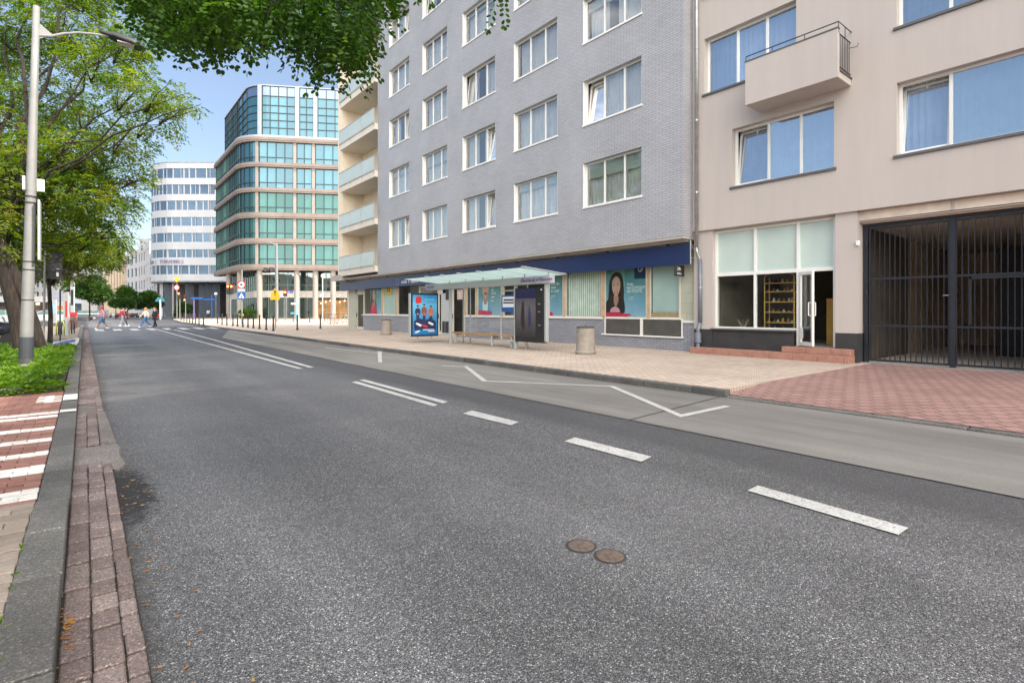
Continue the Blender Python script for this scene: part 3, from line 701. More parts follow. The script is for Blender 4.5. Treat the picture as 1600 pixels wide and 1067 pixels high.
# vents
for a, b in ((945.5, 1001), (1003.5, 1065.5)):
    vt = MB(); z = .6; s0, s1 = sS(a), sS(b)
    while z < 1.12: vt.strip(sp, s0+.02, s1-.02, z, z+.012, -.05, -.005); z += .027
    v_ = vt.build('vent_grille', M('vent_slats', (.20, .19, .17), .6, .2), gb)
    MB().strip(sp, s0, s1, .575, 1.15, -.075, -.06).build('vent_backing', m_dark, v_)
    f = MB(); f.strip(sp, s0-.03, s0+.02, .57, 1.15, -.05, .01); f.strip(sp, s1-.02, s1+.03, .57, 1.15, -.05, .01); f.strip(sp, s0+.02, s1-.02, 1.12, 1.15, -.05, .01); f.build('vent_frame', m_frame, v_)
m_tile = brickmat('pale_green_tile', (.47, .48, .38), (.42, .43, .34), (.3, .3, .25), .45, .33, .006, rough=.4, bstr=.3, var=.06)
MB().strip(sp, sS(1063), sp.L-.05, 1.09, HEAD+.3, -.1, -.004).strip(sp, sS(545), sS(556), .1, HEAD, -.2, .0).build('pier', [m_tile], gb)
MB().strip(sp, sS(690), sS(705), .1, 2.35, -.1, -.002).build('metal_panel', M('grey_panel', (.42, .43, .44), .5, var=.06), gb)
MB().strip(sp, sS(696), sS(701), .25, .85, 0, .02).strip(sp, sS(691.5), sS(695), .25, .85, 0, .02).strip(sp, sS(697), sS(702), 2.0, 2.5, 0, .03).build('panel_vent', m_dark, gb)
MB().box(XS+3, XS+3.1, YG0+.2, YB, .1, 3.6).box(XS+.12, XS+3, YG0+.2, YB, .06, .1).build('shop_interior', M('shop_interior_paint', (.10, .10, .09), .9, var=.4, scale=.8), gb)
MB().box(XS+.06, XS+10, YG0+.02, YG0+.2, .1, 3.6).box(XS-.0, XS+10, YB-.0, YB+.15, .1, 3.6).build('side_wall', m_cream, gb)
def shopwin(a, b, z0, z1, trans=None, fm=None, mull=True, back=None):
    s0, s1 = sS(a), sS(b); fm = fm or m_frameb
    f = MB(); w_ = .045
    f.strip(sp, s0, s0+w_, z0, z1, -.08, -.01); f.strip(sp, s1-w_, s1, z0, z1, -.08, -.01); f.strip(sp, s0+w_, s1-w_, z0, z0+w_, -.08, -.012); f.strip(sp, s0+w_, s1-w_, z1-w_, z1, -.08, -.012)
    if trans: f.strip(sp, s0+w_, s1-w_, trans-.03, trans+.03, -.08, -.012)
    fr = f.build('shop_window', fm, gb)
    sheet(sp, s0+w_*.5, s1-w_*.5, z0+.02, z1-.02, -.045 if 0 else -.02).build('glass', m_shopG, fr)
    return fr, s0+w_, s1-w_
def post(a, b): MB().strip(sp, sS(a), sS(b), SILL+.06, HEAD, -.12, .012).build('wood_mullion', m_woodm, gb, bevel=.005)
for a, b in ((1010.5, 1013.5), (939.5, 943.8), (880, 883.2), (596.5, 598.8), (617.5, 621), (743.3, 745.6), (783.6, 785.8), (726, 728.4)): post(a, b)
MB().strip(sp, sS(1061.6), sS(1064), 1.15, HEAD, -.12, .012).build('wood_mullion', m_frameb, gb)
m_pgrad = {}
def printm(name, stops, axis=2, a=1.2, b=3.2, warp=.0):
    m, nt, bs_ = base(name); P = geo(nt); s_ = sep(nt, P)
    f = math_(nt, 'DIVIDE', math_(nt, 'SUBTRACT', s_[axis], a), b-a)
    if warp: f = math_(nt, 'ADD', f, math_(nt, 'MULTIPLY', math_(nt, 'SUBTRACT', noise(nt, P, 1.6, 3), .5), warp))
    nt.links.new(ramp(nt, f, stops), bs_.inputs['Base Color']); bs_.inputs['Roughness'].default_value = .25; return m
m_post = printm('poster_print', [(0, (.30, .48, .66)), (.25, (.20, .38, .50)), (.6, (.10, .26, .28)), (1, (.16, .30, .29))], warp=.25)
m_hair = M('print_hair', (.025, .014, .012), .4, var=.3, scale=9); m_skin = M('print_skin', (.55, .33, .25), .4, var=.08, scale=9)
m_skin2 = M('print_skin_shade', (.42, .23, .17), .4, var=.08); m_pink = M('print_pink', (.62, .02, .09), .4, var=.15); m_pink2 = M('print_pale_pink', (.70, .33, .42), .4)
m_txt = M('print_white', (.75, .76, .78), .4, var=.02); m_lips = M('print_lips', (.45, .04, .05), .4)
def flatshape(path, pts, o, s0, z0, W, H, mat, parent, name):
    """closed outline in unit coordinates (0..1 across the poster, 0..1 up)"""
    mb = MB(); vs = []
    for x, y in pts:
        p, n = path.at(s0+x*W); vs.append((p.x+n.x*o, p.y+n.y*o, z0+y*H))
    mb.add(vs, [tuple(range(len(vs)))]); return mb.build(name, mat, parent)
def ell(cx, cy, rx, ry, n=28, a0=0, a1=math.tau): return [(cx+rx*math.cos(a0+(a1-a0)*i/n), cy+ry*math.sin(a0+(a1-a0)*i/n)) for i in range(n+(0 if a1-a0 > 6.2 else 1))]
def sm(pts, n=4):   # Catmull-Rom smoothing of a closed outline
    o_ = []; L = len(pts)
    for i in range(L):
        p0, p1, p2, p3 = [Vector(pts[(i+k) % L]) for k in (-1, 0, 1, 2)]
        for j in range(n):
            t = j/n; q = .5*((2*p1)+(p2-p0)*t+(2*p0-5*p1+4*p2-p3)*t*t+(3*p1-p0-3*p2+p3)*t**3); o_.append((q.x, q.y))
    return o_
def poster(path, s0, s1, z0, z1, o, kind, parent, lines=()):
    W, H = s1-s0, z1-z0
    pb = MB().strip(path, s0, s1, z0, z1, o-.004, o).build('poster', m_post, parent)
    def F(pts, k, mat, name): flatshape(path, pts, o+.0015*k, s0, z0, W, H, mat, pb, name)
    if kind == 'woman':
        F([(.0, 0), (.55, 0), (.55, .02), (.0, .02)], 1, m_pink, 'print_band')
        F([(.72, .72), (1, .72), (1, 1), (.72, 1)], 1, m_navy, 'logo_block'); F(ell(.86, .9, .055, .055), 2, m_txt, 'logo'); F(ell(.86, .9, .033, .034), 3, m_navy, 'logo_hole')
        F([(.86, .9), (.93, .9), (.93, .88), (.86, .88)], 4, m_txt, 'logo_bar')
        F([(.15, .6), (.48, .6), (.48, 1), (.15, 1)], 1, M('print_pale_teal', (.20, .36, .36), .4), 'print_panel')
        F(sm([(.05, .10), (.07, .45), (.09, .68), (.18, .84), (.3, .875), (.4, .82), (.455, .66), (.45, .42), (.49, .14), (.35, .05), (.15, .05)]), 2, m_hair, 'hair_back')
        F(sm([(.0, .06), (.0, .28), (.12, .36), (.22, .30), (.33, .32), (.46, .24), (.48, .08), (.3, .06)]), 3, m_black2, 'jacket')
        F(sm([(.21, .28), (.215, .42), (.31, .42), (.325, .30), (.26, .19)]), 4, m_skin2, 'neck')
        F(sm([(.165, .66), (.17, .54), (.205, .455), (.265, .405), (.33, .455), (.37, .56), (.375, .66), (.34, .755), (.265, .79), (.195, .745)]), 5, m_skin, 'face')
        F(sm([(.25, .80), (.15, .73), (.13, .5), (.155, .30), (.09, .22), (.08, .6), (.16, .82), (.27, .86)]), 6, m_hair, 'hair_left')
        F(sm([(.27, .80), (.36, .73), (.40, .55), (.375, .30), (.45, .2), (.46, .6), (.38, .82), (.28, .85)]), 6, m_hair, 'hair_right')
        for ex in (.215, .315): F(ell(ex, .625, .022, .011, 12), 7, m_black2, 'eye'); F(sm([(ex-.035, .655), (ex, .67), (ex+.035, .655), (ex, .663)]), 7, m_hair, 'eyebrow')
        F(sm([(.255, .56), (.265, .60), (.28, .56), (.268, .545)]), 7, m_skin2, 'nose')
        F(sm([(.215, .505), (.265, .512), (.32, .507), (.295, .475), (.265, .467), (.235, .475)]), 7, m_lips, 'lips'); F(sm([(.228, .500), (.265, .503), (.308, .501), (.265, .487)]), 8, m_txt, 'teeth')
        F(ell(.24, .085, .13, .11, 16, 0, math.pi), 8, m_pink2, 'paper'); F([(0, 0), (.5, 0), (.64, .03), (.63, .055), (.0, .085)], 9, m_pink, 'sleeve')
    elif kind == 'man':
        F([(.72, .82), (1, .82), (1, 1), (.72, 1)], 1, m_navy, 'logo_block')
        F(sm([(.02, .0), (.05, .25), (.2, .32), (.45, .32), (.55, .2), (.56, .0)]), 2, M('print_shirt', (.12, .32, .55), .4), 'shirt')
        F(sm([(.2, .1), (.22, .36), (.4, .36), (.42, .12), (.31, .04)]), 3, m_txt, 'tshirt'); F(sm([(.24, .3), (.24, .5), (.42, .5), (.4, .3), (.32, .24)]), 4, m_skin2, 'neck')
        F(sm([(.17, .7), (.2, .5), (.32, .38), (.44, .5), (.48, .7), (.45, .88), (.33, .94), (.2, .88)]), 5, m_skin, 'face')
        F(sm([(.15, .7), (.14, .9), (.33, 1.0), (.5, .9), (.5, .7), (.46, .86), (.33, .9), (.19, .84)]), 6, m_hair, 'hair')
        for ex in (.26, .4): F(ell(ex, .7, .03, .014, 12), 7, m_black2, 'eye')
        F(sm([(.25, .5), (.33, .53), (.41, .5), (.33, .46)]), 7, m_lips, 'lips'); F([(0, 0), (.62, 0), (.6, .09), (0, .12)], 8, m_pink, 'sleeve')
    elif kind == 'redwoman':
        F([(.72, .72), (1, .72), (1, 1), (.72, 1)], 1, m_navy, 'logo_block')
        F(sm([(.02, .0), (.04, .5), (.12, .9), (.3, .97), (.46, .8), (.52, .4), (.55, .0)]), 2, m_hair, 'hair_back')
        F(sm([(.2, .6), (.22, .5), (.3, .42), (.38, .5), (.42, .62), (.38, .76), (.29, .8), (.22, .74)]), 3, m_skin, 'face')
        F(sm([(.02, .0), (.1, .3), (.25, .38), (.45, .33), (.58, .1), (.6, .0)]), 3, m_pink, 'jacket')
        F(sm([(.2, .2), (.3, .35), (.42, .6), (.48, .58), (.4, .3)]), 4, m_skin2, 'hand')
    elif kind == 'text':
        F([(.0, .78), (.35, .78), (.35, 1), (0, 1)], 1, M('print_teal2', (.10, .25, .30), .4), 'print_panel')
        F([(.42, .80), (1, .80), (1, 1), (.42, 1)], 1, m_navy, 'logo_block'); F(ell(.7, .92, .07, .04, 12), 2, m_txt, 'logo')
        F([(0, 0), (.25, 0), (.22, .07), (0, .08)], 2, m_pink, 'sleeve')
    for (tx, ty, sz, body) in lines:
        p, n = path.at(s0+tx*W); text(body, sz*1.1, (p.x+n.x*(o+.006), p.y+n.y*(o+.006), z0+ty*H), FACE_W, m_txt, pb, sx=.66)
    return pb
fr, a, b = shopwin(1014.5, 1062, 1.15, HEAD)      # frosted window
MB().strip(sp, a, b, 1.36, HEAD-.05, -.13, -.12).build('frosted_film', m_frost, fr); MB().strip(sp, a, b, 1.19, 1.36, -.036, -.03).build('wood_panel', m_woodm, fr)
fr, a, b = shopwin(944.5, 1010.3, 1.15, HEAD)
poster(sp, a, b, 1.2, 3.04, -.036, 'woman', fr, [(.55, .60, .13, 'Kredyt'), (.55, .525, .15, 'NA DOWOLNY'), (.55, .46, .14, 'NA WYDATKI'), (.6, .36, .07, 'Sprawdź'), (.6, .325, .05, 'w oddziale')])
fr, a, b = shopwin(883.4, 939.2, SILL+.06, HEAD)
vb = MB(); n = 17
for i in range(n): s_ = a+(b-a)*(i+.15)/n; p, q = sp.at(s_); vb.add([(p.x+.12, p.y, 1.2), (p.x+.12, p.y, HEAD), (p.x+.14, p.y-(b-a)/n*.55, HEAD), (p.x+.14, p.y-(b-a)/n*.55, 1.2)], [(0, 1, 2, 3)])
vb.build('vertical_blind', M('blind_slat', (.80, .86, .78), .7), fr)
fr, a, b = shopwin(857, 879.8, SILL+.06, HEAD)
poster(sp, a-.0, b, 1.2, HEAD-.05, -.036, 'text', fr, [(.1, .60, .13, 'POŻYCZKA'), (.1, .53, .12, 'NAWET'), (.1, .46, .13, 'W 1 DZIEŃ'), (.1, .38, .08, 'na dowolny'), (.1, .34, .07, 'cel')])
fr, a, b = shopwin(786, 857, SILL+.06, HEAD, trans=2.75)
MB().strip(sp, a, a+.9, 1.2, 1.9, -.5, -.45).strip(sp, a, b, 1.95, 1.98, -.5, -.4).build('display_shelf', M('shelf_goods', (.22, .18, .13), .7, var=.6, scale=7), fr)
fr, a, b = shopwin(745.8, 783.4, SILL+.06, HEAD, trans=2.75)
poster(sp, a, b, 1.2, HEAD-.05, -.036, 'man', fr, [(.58, .62, .14, 'WEŹ'), (.58, .54, .12, 'POD'), (.58, .47, .13, 'UWAGĘ'), (.58, .39, .12, 'NASZE'), (.58, .31, .1, 'oferty')])
fr, a, b = shopwin(728.6, 743, SILL+.06, HEAD, trans=2.75)
MB().strip(sp, a, b, 1.2, 3.2, -.7, -.6).build('curtain', M('warm_curtain', (.62, .42, .16), .8, var=.2), fr)
fr, a, b = shopwin(621, 655, SILL+.06, HEAD); MB().strip(sp, a, b, 1.2, 3.2, -.9, -.85).build('pale_backing', M('pale_backing', (.30, .31, .30), .8, var=.5, scale=.8), fr)
fr, a, b = shopwin(655, 684, SILL+.06, HEAD, trans=2.75)
fr, a, b = shopwin(598.8, 617.4, SILL+.06, HEAD)
MB().strip(sp, a, b, 1.2, HEAD-.06, -.09, -.08).build('green_film', m_frost, fr)
L_ = b-a
flatshape(sp, sm([(.1, .62), (.25, .92), (.5, .97), (.75, .92), (.9, .62), (.5, .58)]), -.034, a, 1.2, L_*.8, 2.1, m_yel, fr, 'sticker'); flatshape(sp, [(.32, .66), (.36, .92), (.42, .92), (.44, .66)], -.032, a, 1.2, L_*.8, 2.1, m_navy, fr, 'sticker_mark'); flatshape(sp, [(.52, .66), (.54, .92), (.60, .92), (.66, .66)], -.032, a, 1.2, L_*.8, 2.1, m_navy, fr, 'sticker_mark')
fr, a, b = shopwin(568.5, 596.3, SILL+.06, HEAD)
poster(sp, a+(b-a)*.35, b, 1.2, HEAD-.05, -.036, 'redwoman', fr)
def shopdoor(a, b, z1, parent, cream=True):
    s0, s1 = sS(a), sS(b); d = MB()
    for q in ((s0, s0+.09, .13, z1), (s1-.09, s1, .13, z1), (s0+.09, s1-.09, .13, .3), (s0+.09, s1-.09, z1-.1, z1)): d.strip(sp, q[0], q[1], q[2], q[3], -.09, -.03)
    dr_ = d.build('door', m_frameb if cream else m_frame, parent); sheet(sp, s0+.09, s1-.09, .3, z1-.1, -.06).build('glass', m_shopG, dr_)
    MB().strip(sp, s0+.03, s0+.06, 1.0, 1.25, -.03, .03).build('handle', m_dark, dr_)
    MB().strip(sp, s0, s1, z1+.01, HEAD, -.08, -.04).build('transom', m_frameb, dr_)
shopdoor(556.8, 568, 2.65, gb); shopdoor(706, 726, 2.75, gb); shopdoor(684, 690, 2.4, gb)
MB().strip(sp, sS(713), sS(722), 2.0, 2.5, -.054, -.05).build('door_notice', M('notice_print', (.55, .42, .38), .6, var=.3, scale=8), gb)
MB().strip(sp, 0, sp.L, HEAD, 3.62, -.12, -.02).build('shop_head', m_soffit, gb)
# navy fascia with its brackets and lettering
XF = 14.62
fs = thing('navy_fascia', None, None); fs.parent = gb; fs.location = (0, 0, 0)
MB().box(XF, XF+.06, 9.38, 38.4, 2.86, 3.50).box(XF+.06, XS, 38.3, 38.4, 2.86, 3.5).build('fascia_panel', m_navy, fs)
br = MB()
for y in np.arange(10.2, 38, 2.55): br.box(XF-.02, XF+.1, y-.03, y+.03, 3.50, 3.63)
br.build('fascia_bracket', m_dark, fs)
fb = MB(); fb.tube([(XF+.02, 9.36, 2.86), (XF+.02, 9.36, 3.6)], .02, 6); fb.tube([(XF+.02, 9.36, 3.5), (XS, 9.36, 3.1)], .015, 6); fb.tube([(XF+.02, 9.36, 3.05), (XS, 9.36, 3.05)], .02, 6); fb.build('support_frame', m_frameg, fs)
text('one 1 bank', .34, (XF-.005, YX(627, XF), 3.02), FACE_W, m_txt, fs, sx=1.35)
lg = MB(); yy = YX(621, XF)
for q0, q1 in ((0, 1),):
    n = 24
    for k in range(n):
        a, b = math.tau*k/n, math.tau*(k+1)/n
        lg.add([(XF-.004, yy+r_*math.cos(w_), 3.13+r_*1.0*math.sin(w_)) for w_ in (a, b) for r_ in (.15, .2)], [(0, 1, 3, 2)])
lg.build('logo_ring', M('logo_pale_blue', (.12, .18, .36), .5), fs)
# small sign hanging under the fascia
sg = MB().box(14.45, 14.9, 9.75, 9.82, 2.5, 2.84).build('hanging_sign', m_black, gb)
text('24h', .14, (14.5, 9.744, 2.68), FACE_S, m_txt, sg); text('wpłaty', .09, (14.5, 9.744, 2.56), FACE_S, m_txt, sg)
MB().box(14.5, 15.0, YG0+.1, YB-.2, 3.55, 3.62).build('soffit_board', m_soffit, gb)
MB().box(XS+.2, 26.9, YG0+.2, YB, 3.4, 3.5).build('floor_slab', m_soffit, gb)
MB().box(26.8, 27, YG0+.33, YL1, 0, ZR).build('rear_wall', m_cream, gb)

# ---------------------------------------------------------------- beige building
bb = thing('beige_apartment_building', 'beige stucco apartment building with balcony, glazed shop and gated passage', 'building', (XB, 5, 0))
YH1, YH0 = 9.325, -26.0
bp = Path([(XB, YH1), (XB, YH0)])
def hole(x0, y0, x1, z0, z1): return (YH1-YX(x0, XB), YH1-YX(x1, XB), z0, z1)
RS = [4.99+2.97*k for k in range(6)]; HB = 1.70
bh = [hole(1144, 0, 1303, RS[0], RS[0]+HB), (hole(1401, 0, 1640, RS[0], RS[0]+HB)), hole(1100.5, 0, 1244, RS[1], RS[1]+HB), hole(1401, 0, 1640, RS[1], RS[1]+HB)]
for k in range(2, 5): bh += [(bh[2][0], bh[2][1], RS[k], RS[k]+HB), (bh[1][0], bh[1][1], RS[k], RS[k]+HB)]
for c0 in (11.5, 16, 20.5, 25, 29.5):
    for k in range(5): bh.append((c0, c0+2.3, RS[k], RS[k]+HB))
ZB2 = 20.6
wall(bp, 0, bp.L, 3.85, ZB2, bh, .3).build('wall', m_beige, bb)
for i, (a, b, z0, z1) in enumerate(bh):
    spl = (.36, .68) if i in (0, 2, 4, 6, 8) else ((.38,) if i in (1, 3) else (.5,))
    rr = random.Random(i)
    fr = pane_set(bb, bp, a+.002, b-.002, z0+.02, z1, spl, -.18, m_frame, m_winB, .06, .07, curtain=[(0, 1)] if i < 4 else [(0, .4), (.6, 1)], tilt={0} if i in (0, 1) else None)
    MB().strip(bp, a-.06, b+.06, z0-.045, z0+.018, -.16, .05).build('sill', m_sill, fr, bevel=.004)
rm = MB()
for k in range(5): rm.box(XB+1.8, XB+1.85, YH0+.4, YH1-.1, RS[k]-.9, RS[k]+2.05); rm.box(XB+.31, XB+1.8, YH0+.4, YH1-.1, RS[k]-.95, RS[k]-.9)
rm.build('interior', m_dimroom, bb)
MB().box(XB-.3, 27, YH0, YH1, ZB2, ZB2+.15).build('roof', m_soffit, bb)
MB().box(26.8, 27, YH0, YH1, 0, ZB2).box(XB+.31, 26.8, YH0, YH0+.2, 0, ZB2).box(XB+.31, 27, YH1-.25, YH1-.005, .1, ZB2).build('rear_wall', m_cream, bb)
# balcony
XC = 13.86; by0, by1 = 4.95, 7.21; bz0, bz1 = 6.93, 8.08
bal = thing('balcony', None, None); bal.parent = bb; bal.location = (0, 0, 0)
MB().box(XC, XC+.1, by0, by1, bz0, bz1).box(XC+.1, XB-.002, by0, by1, bz0, bz0+.16).box(XC+.1, XB-.002, by1-.1, by1, bz0+.16, bz1).build('parapet', m_beige, bal, bevel=.004)
MB().box(XC-.015, XC+.11, by0-.01, by1+.01, bz1+.001, bz1+.03).box(XC+.1, XB-.003, by0-.03, by0+.05, bz0+.161, bz0+.19).build('coping', m_sill, bal)
r = MB(); zt2 = bz1+.17
r.tube([(XC+.05, by1, bz1+.03), (XC+.05, by1, zt2), (XC+.05, by0, zt2), (XB-.003, by0, zt2)], .014, 6); r.tube([(XC+.05, by0+.02, bz1-.08), (XB-.003, by0+.02, bz1-.08)], .014, 6); r.tube([(XC+.12, by0+.02, bz0+.28), (XB-.003, by0+.02, bz0+.28)], .014, 6)
for i in range(7): xx = XC+.14+i*.105; r.tube([(xx, by0+.02, bz0+.18), (xx, by0+.02, bz1-.08)], .009, 6)
for yy in (by1-.7, by1-1.5): r.tube([(XC+.05, yy, bz1+.03), (XC+.05, yy, zt2)], .01, 6)
for xx in (XC+.05, XC+.45): r.tube([(xx, by0, bz1-.1), (xx, by0, zt2)], .01, 6)
r.tube([(XB-.1, by0, bz1-.25), (XB-.1, by0-.16, bz1-.27), (XB-.1, by0-.19, bz1-.2)], .008, 6)
r.build('railing', m_dark, bal)
# ground floor: pillars, shop, gate
XP, XW, XGt = 14.78, 14.93, 15.15
yP1, yP0 = YX(1305, XP), YX(1339.5, XP)
pl = MB(); pl.box(XP, XP+.6, yP0, yP1, .85, 3.85); ySh1 = YX(1117.5, XW); pl.box(XP, XP+.4, ySh1, YH1-.002, .85, 3.85)
pl.box(XW, XW+.4, yP1, ySh1, 3.80, 3.85)
YGa0 = 1.55; pl.box(XP, XP+.6, YGa0-.8, YGa0, .85, 3.85); pl.box(XP+.0, XP+.3, YH0, YGa0-.8, 3.3, 3.85); pl.box(XP+.02, XP+.3, YH0, YGa0-.8, .1, 3.3)
pl.build('pillar', m_beige, bb)
pl = MB(); pl.box(XP-.005, XP+.6, yP0-.004, yP1, .1, .85); pl.box(XP-.005, XP+.4, ySh1, YH1-.004, .1, .85); ySd = YX(1243, XW)
pl.box(XP+.02, XP+.3, ySd+.02, ySh1, .1, .84); pl.build('plinth', m_black, bb); MB().box(XP-.005, XP+.6, YGa0-.8, YGa0+.004, .1, .85).build('plinth', m_black, bb)
MB().box(XP-.06, XW+.02, ySd-.02, ySh1+.05, .845, .885).build('window_ledge', m_sill, bb, bevel=.004)
yp = Path([(XW, ySh1), (XW, yP1)])
def w_(px): return ySh1-YX(px, XW)
ZT = 2.49; zh = 3.80
zd = .47
wx = [1117.5, 1179, 1246.5, 1305]
fr = MB()
for px in (1118.8, 1179.3, 1246.5, 1304): fr.strip(yp, max(0, w_(px)-.035), min(yp.L, w_(px)+.035), .885 if px < 1240 else zd, zh, -.09, .0)
fr.strip(yp, 0, yp.L, ZT-.05, ZT+.05, -.088, .003); fr.strip(yp, 0, yp.L, zh-.05, zh+.002, -.088, .003); fr.strip(yp, 0, w_(1246), .883, .935, -.088, .003)
shopf = fr.build('shopfront_frame', m_frame, bb, bevel=.004)
for i in range(3):
    a, b = w_(wx[i]+2.2), w_(wx[i+1]-1.8)
    sheet(yp, a, b, ZT+.05, zh-.05, -.065).build('upper_pane', m_shopG, shopf)
    MB().strip(yp, a-.02, b+.02, ZT+.03, zh-.0, -.085, -.078).build('frosted_film', M('shop_film', (.74, .775, .755), .5, var=.06, scale=1.2), shopf)
    if i < 2: sheet(yp, a, b, .93, ZT-.05, -.045).build('lower_pane', m_shopG, shopf)
# open door
hx, hy = XW-.0, ySh1-w_(1248.5); th_ = math.radians(62)
dp = Path([(hx-.03, hy), (hx-.03-.72*math.sin(th_)*0+.0, hy-.3)])
ux, uy = -math.cos(math.radians(52))*.62, -math.sin(math.radians(52))*.62
dp = Path([(hx-.02, hy-.03), (hx-.02+ux, hy-.03+uy)])
d = MB(); Ld = dp.L
for a, b, z0, z1 in ((0, .07, zd+.02, ZT-.06), (Ld-.07, Ld, zd+.02, ZT-.06), (.07, Ld-.07, zd+.02, zd+.12), (.07, Ld-.07, ZT-.14, ZT-.06)): d.strip(dp, a, b, z0, z1, -.025, .025)
dr_ = d.build('open_door', m_frame, bb, bevel=.004)
sheet(dp, .06, Ld-.06, zd+.1, ZT-.12, 0).build('glass', m_shopG, dr_)
hd = MB(); p0, n0 = dp.at(Ld-.06)
for sg_ in (1, -1):
    q = [p0+n0*sg_*t for t in (.03, .09, .09, .03)]; zz = [1.62, 1.62, 1.28, 1.28]; hd.tube([(q[i].x, q[i].y, zz[i]) for i in range(4)], .013, 6)
hd.build('handle', m_frame, dr_)
MB().strip(dp, .05, .16, zd+.2, zd+.5, .012, .02).build('door_sticker', m_txt, dr_)
# shop room
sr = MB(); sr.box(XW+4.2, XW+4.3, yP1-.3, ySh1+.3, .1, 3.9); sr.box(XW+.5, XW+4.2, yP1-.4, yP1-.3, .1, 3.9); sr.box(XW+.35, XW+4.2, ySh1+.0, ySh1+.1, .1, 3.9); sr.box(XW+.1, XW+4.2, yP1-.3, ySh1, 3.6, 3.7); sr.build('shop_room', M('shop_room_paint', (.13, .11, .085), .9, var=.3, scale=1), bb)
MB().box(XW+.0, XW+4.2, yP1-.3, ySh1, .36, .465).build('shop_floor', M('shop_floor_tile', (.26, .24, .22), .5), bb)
# ---- objects in the shop
def shelf_rack():
    x0, y0 = XW+.75, YX(1216, XW+.7)
    t = thing('display_rack', 'yellow metal display rack with trinkets behind the shop window', 'shelf', (x0, y0, .465))
    W = .42
    for sy in (-1, 1):
        for dx in (0, .3): MB().tube([(x0+dx, y0+sy*W, .47), (x0+dx, y0+sy*W, 2.4)], .018, 6).build('upright', M('yellow_metal', (.60, .36, .07), .4), t)
    for k, z in enumerate((.8, 1.05, 1.35, 1.65, 1.95, 2.2)):
        MB().box(x0-.02, x0+.32, y0-W, y0+W, z, z+.025).build('shelf', bpy.data.materials['yellow_metal'], t)
    MB().tube([(x0, y0+W*math.cos(a), 2.4+.12*math.sin(a)) for a in np.linspace(0, math.pi, 9)], .012, 5).build('arch', bpy.data.materials['yellow_metal'], t)
    mt = [M('trinket_gold', (.45, .30, .10), .4, .3), M('trinket_white', (.5, .5, .48), .5), M('trinket_brown', (.22, .12, .06), .6)]
    for k, z in enumerate((.825, 1.075, 1.375, 1.675, 1.975, 2.225)):
        for j in range(6):
            yy = y0-W+.08+j*.135; h = R_.uniform(.05, .14)
            tr_ = MB().lathe((x0+R_.uniform(.05, .2), yy, z), [(.03, 0), (.045, h*.3), (.02, h*.6), (.035, h*.8), (.01, h)], 8).build('trinket', mt[(j+k) % 3]); tag(tr_, 'small ornament standing on the yellow display rack', 'ornament', 'ornaments on the yellow rack')
shelf_rack()
t = MB(); c = Vector((XW+.5, YX(1162, XW+.5), .93))
for i in range(14): a = R_.uniform(0, 6.28); t.tube([c+Vector((0, 0, -.4)), c+Vector((.05*math.cos(a), .05*math.sin(a), .0)), c+Vector((.16*math.cos(a), .2*math.sin(a), R_.uniform(.05, .25)))], [.02, .012, .004], 5)
tag(t.build('driftwood_decoration', M('driftwood', (.35, .27, .19), .8)), 'pale branching driftwood decoration low in the shop window', 'decoration')
tag(MB().box(XW+1.3, XW+1.8, yP1+.45, yP1+.75, .465, 1.75).build('yellow_cabinet', M('yellow_cabinet_paint', (.50, .28, .05), .5), bevel=.01), 'tall yellow cabinet inside the open shop door', 'cabinet')
t = thing('shop_table', 'small brown table inside the open shop door', 'table', (XW+1.4, yP1+.2, .465))
MB().box(XW+1.15, XW+1.7, yP1-.1, yP1+.4, 1.2, 1.24).build('tabletop', m_wood, t)
for dx, dy in ((1.2, -.05), (1.65, -.05), (1.2, .35), (1.65, .35)): MB().tube([(XW+dx, yP1+dy, .47), (XW+dx, yP1+dy, 1.2)], .02, 6).build('leg', m_wood, t)
# steps
stp = MB(); y = 9.2; xf = 14.35; ylo = YX(1326, 14.35)
while y > ylo+.01: e = max(ylo, y-.6); stp.box(xf, XP-.01 if y > yP1+1 else XP-.01, e+.004, y, .1, .30); y = e
st2 = MB(); y = YX(1221, 14.52); 
while y > ylo+.02: e = max(ylo+.01, y-.6); st2.box(14.52, XW-.005 if 0 else XP-.012, e+.004, y, .302, .455); y = e
st2.box(XP-.012, XW, yP1+.002, ySd, .302, .456)
s_ = thing('entrance_steps', 'terracotta tiled steps in front of the beige shop', 'steps', (14.5, 6, .12)); stp.build('lower_step', m_terra, s_, bevel=.01); st2.build('upper_step', m_terra, s_, bevel=.01)
# passage
yGa1 = YX(1352, XGt)+.0
pg = MB(); pg.box(XGt+.1, 26.8, yP0+.25, yP0+.5, .1, 3.85); pg.box(XGt+.1, 26.8, YGa0-.5, YGa0-.25, .1, 3.85); pg.box(26, 26.2, YGa0-.3, yP0+.3, .1, 3.85); pg.build('passage_wall', M('passage_paint', (.80, .66, .50), .9, var=.2, scale=1), bb)
MB().box(XP+.3, 26.8, YGa0-.25, yP0+.25, 3.55, 3.84).box(XP+.12, XP+.3, YGa0, yP0, 3.60, 3.84).build('passage_ceiling', M('passage_ceiling_paint', (.7, .6, .5), .9), bb)
MB().box(XP+.12, XP+.17, YGa0, yP0, 3.58, 3.62).box(XP+.1, XP+.14, 3.0, 3.05, 3.62, 3.85).build('cable_duct', m_beige, bb)
MB().quad((XGt-.05, YGa0-.3, .128), (26.5, YGa0-.3, .128), (26.5, yP0+.3, .128), (XGt-.05, yP0+.3, .128)).build('passage_floor', M('passage_floor_concrete', (.6, .55, .5), .8, var=.2), bb)
MB().box(XGt-.15, XGt-.05, YGa0, yP0, .1, .132).build('threshold', m_frameg, bb)
MB().box(XP-.06, XP+.02, yP0-.06, yP0+.02, 3.0, 3.12).build('wall_lamp', m_txt, bb, bevel=.01)
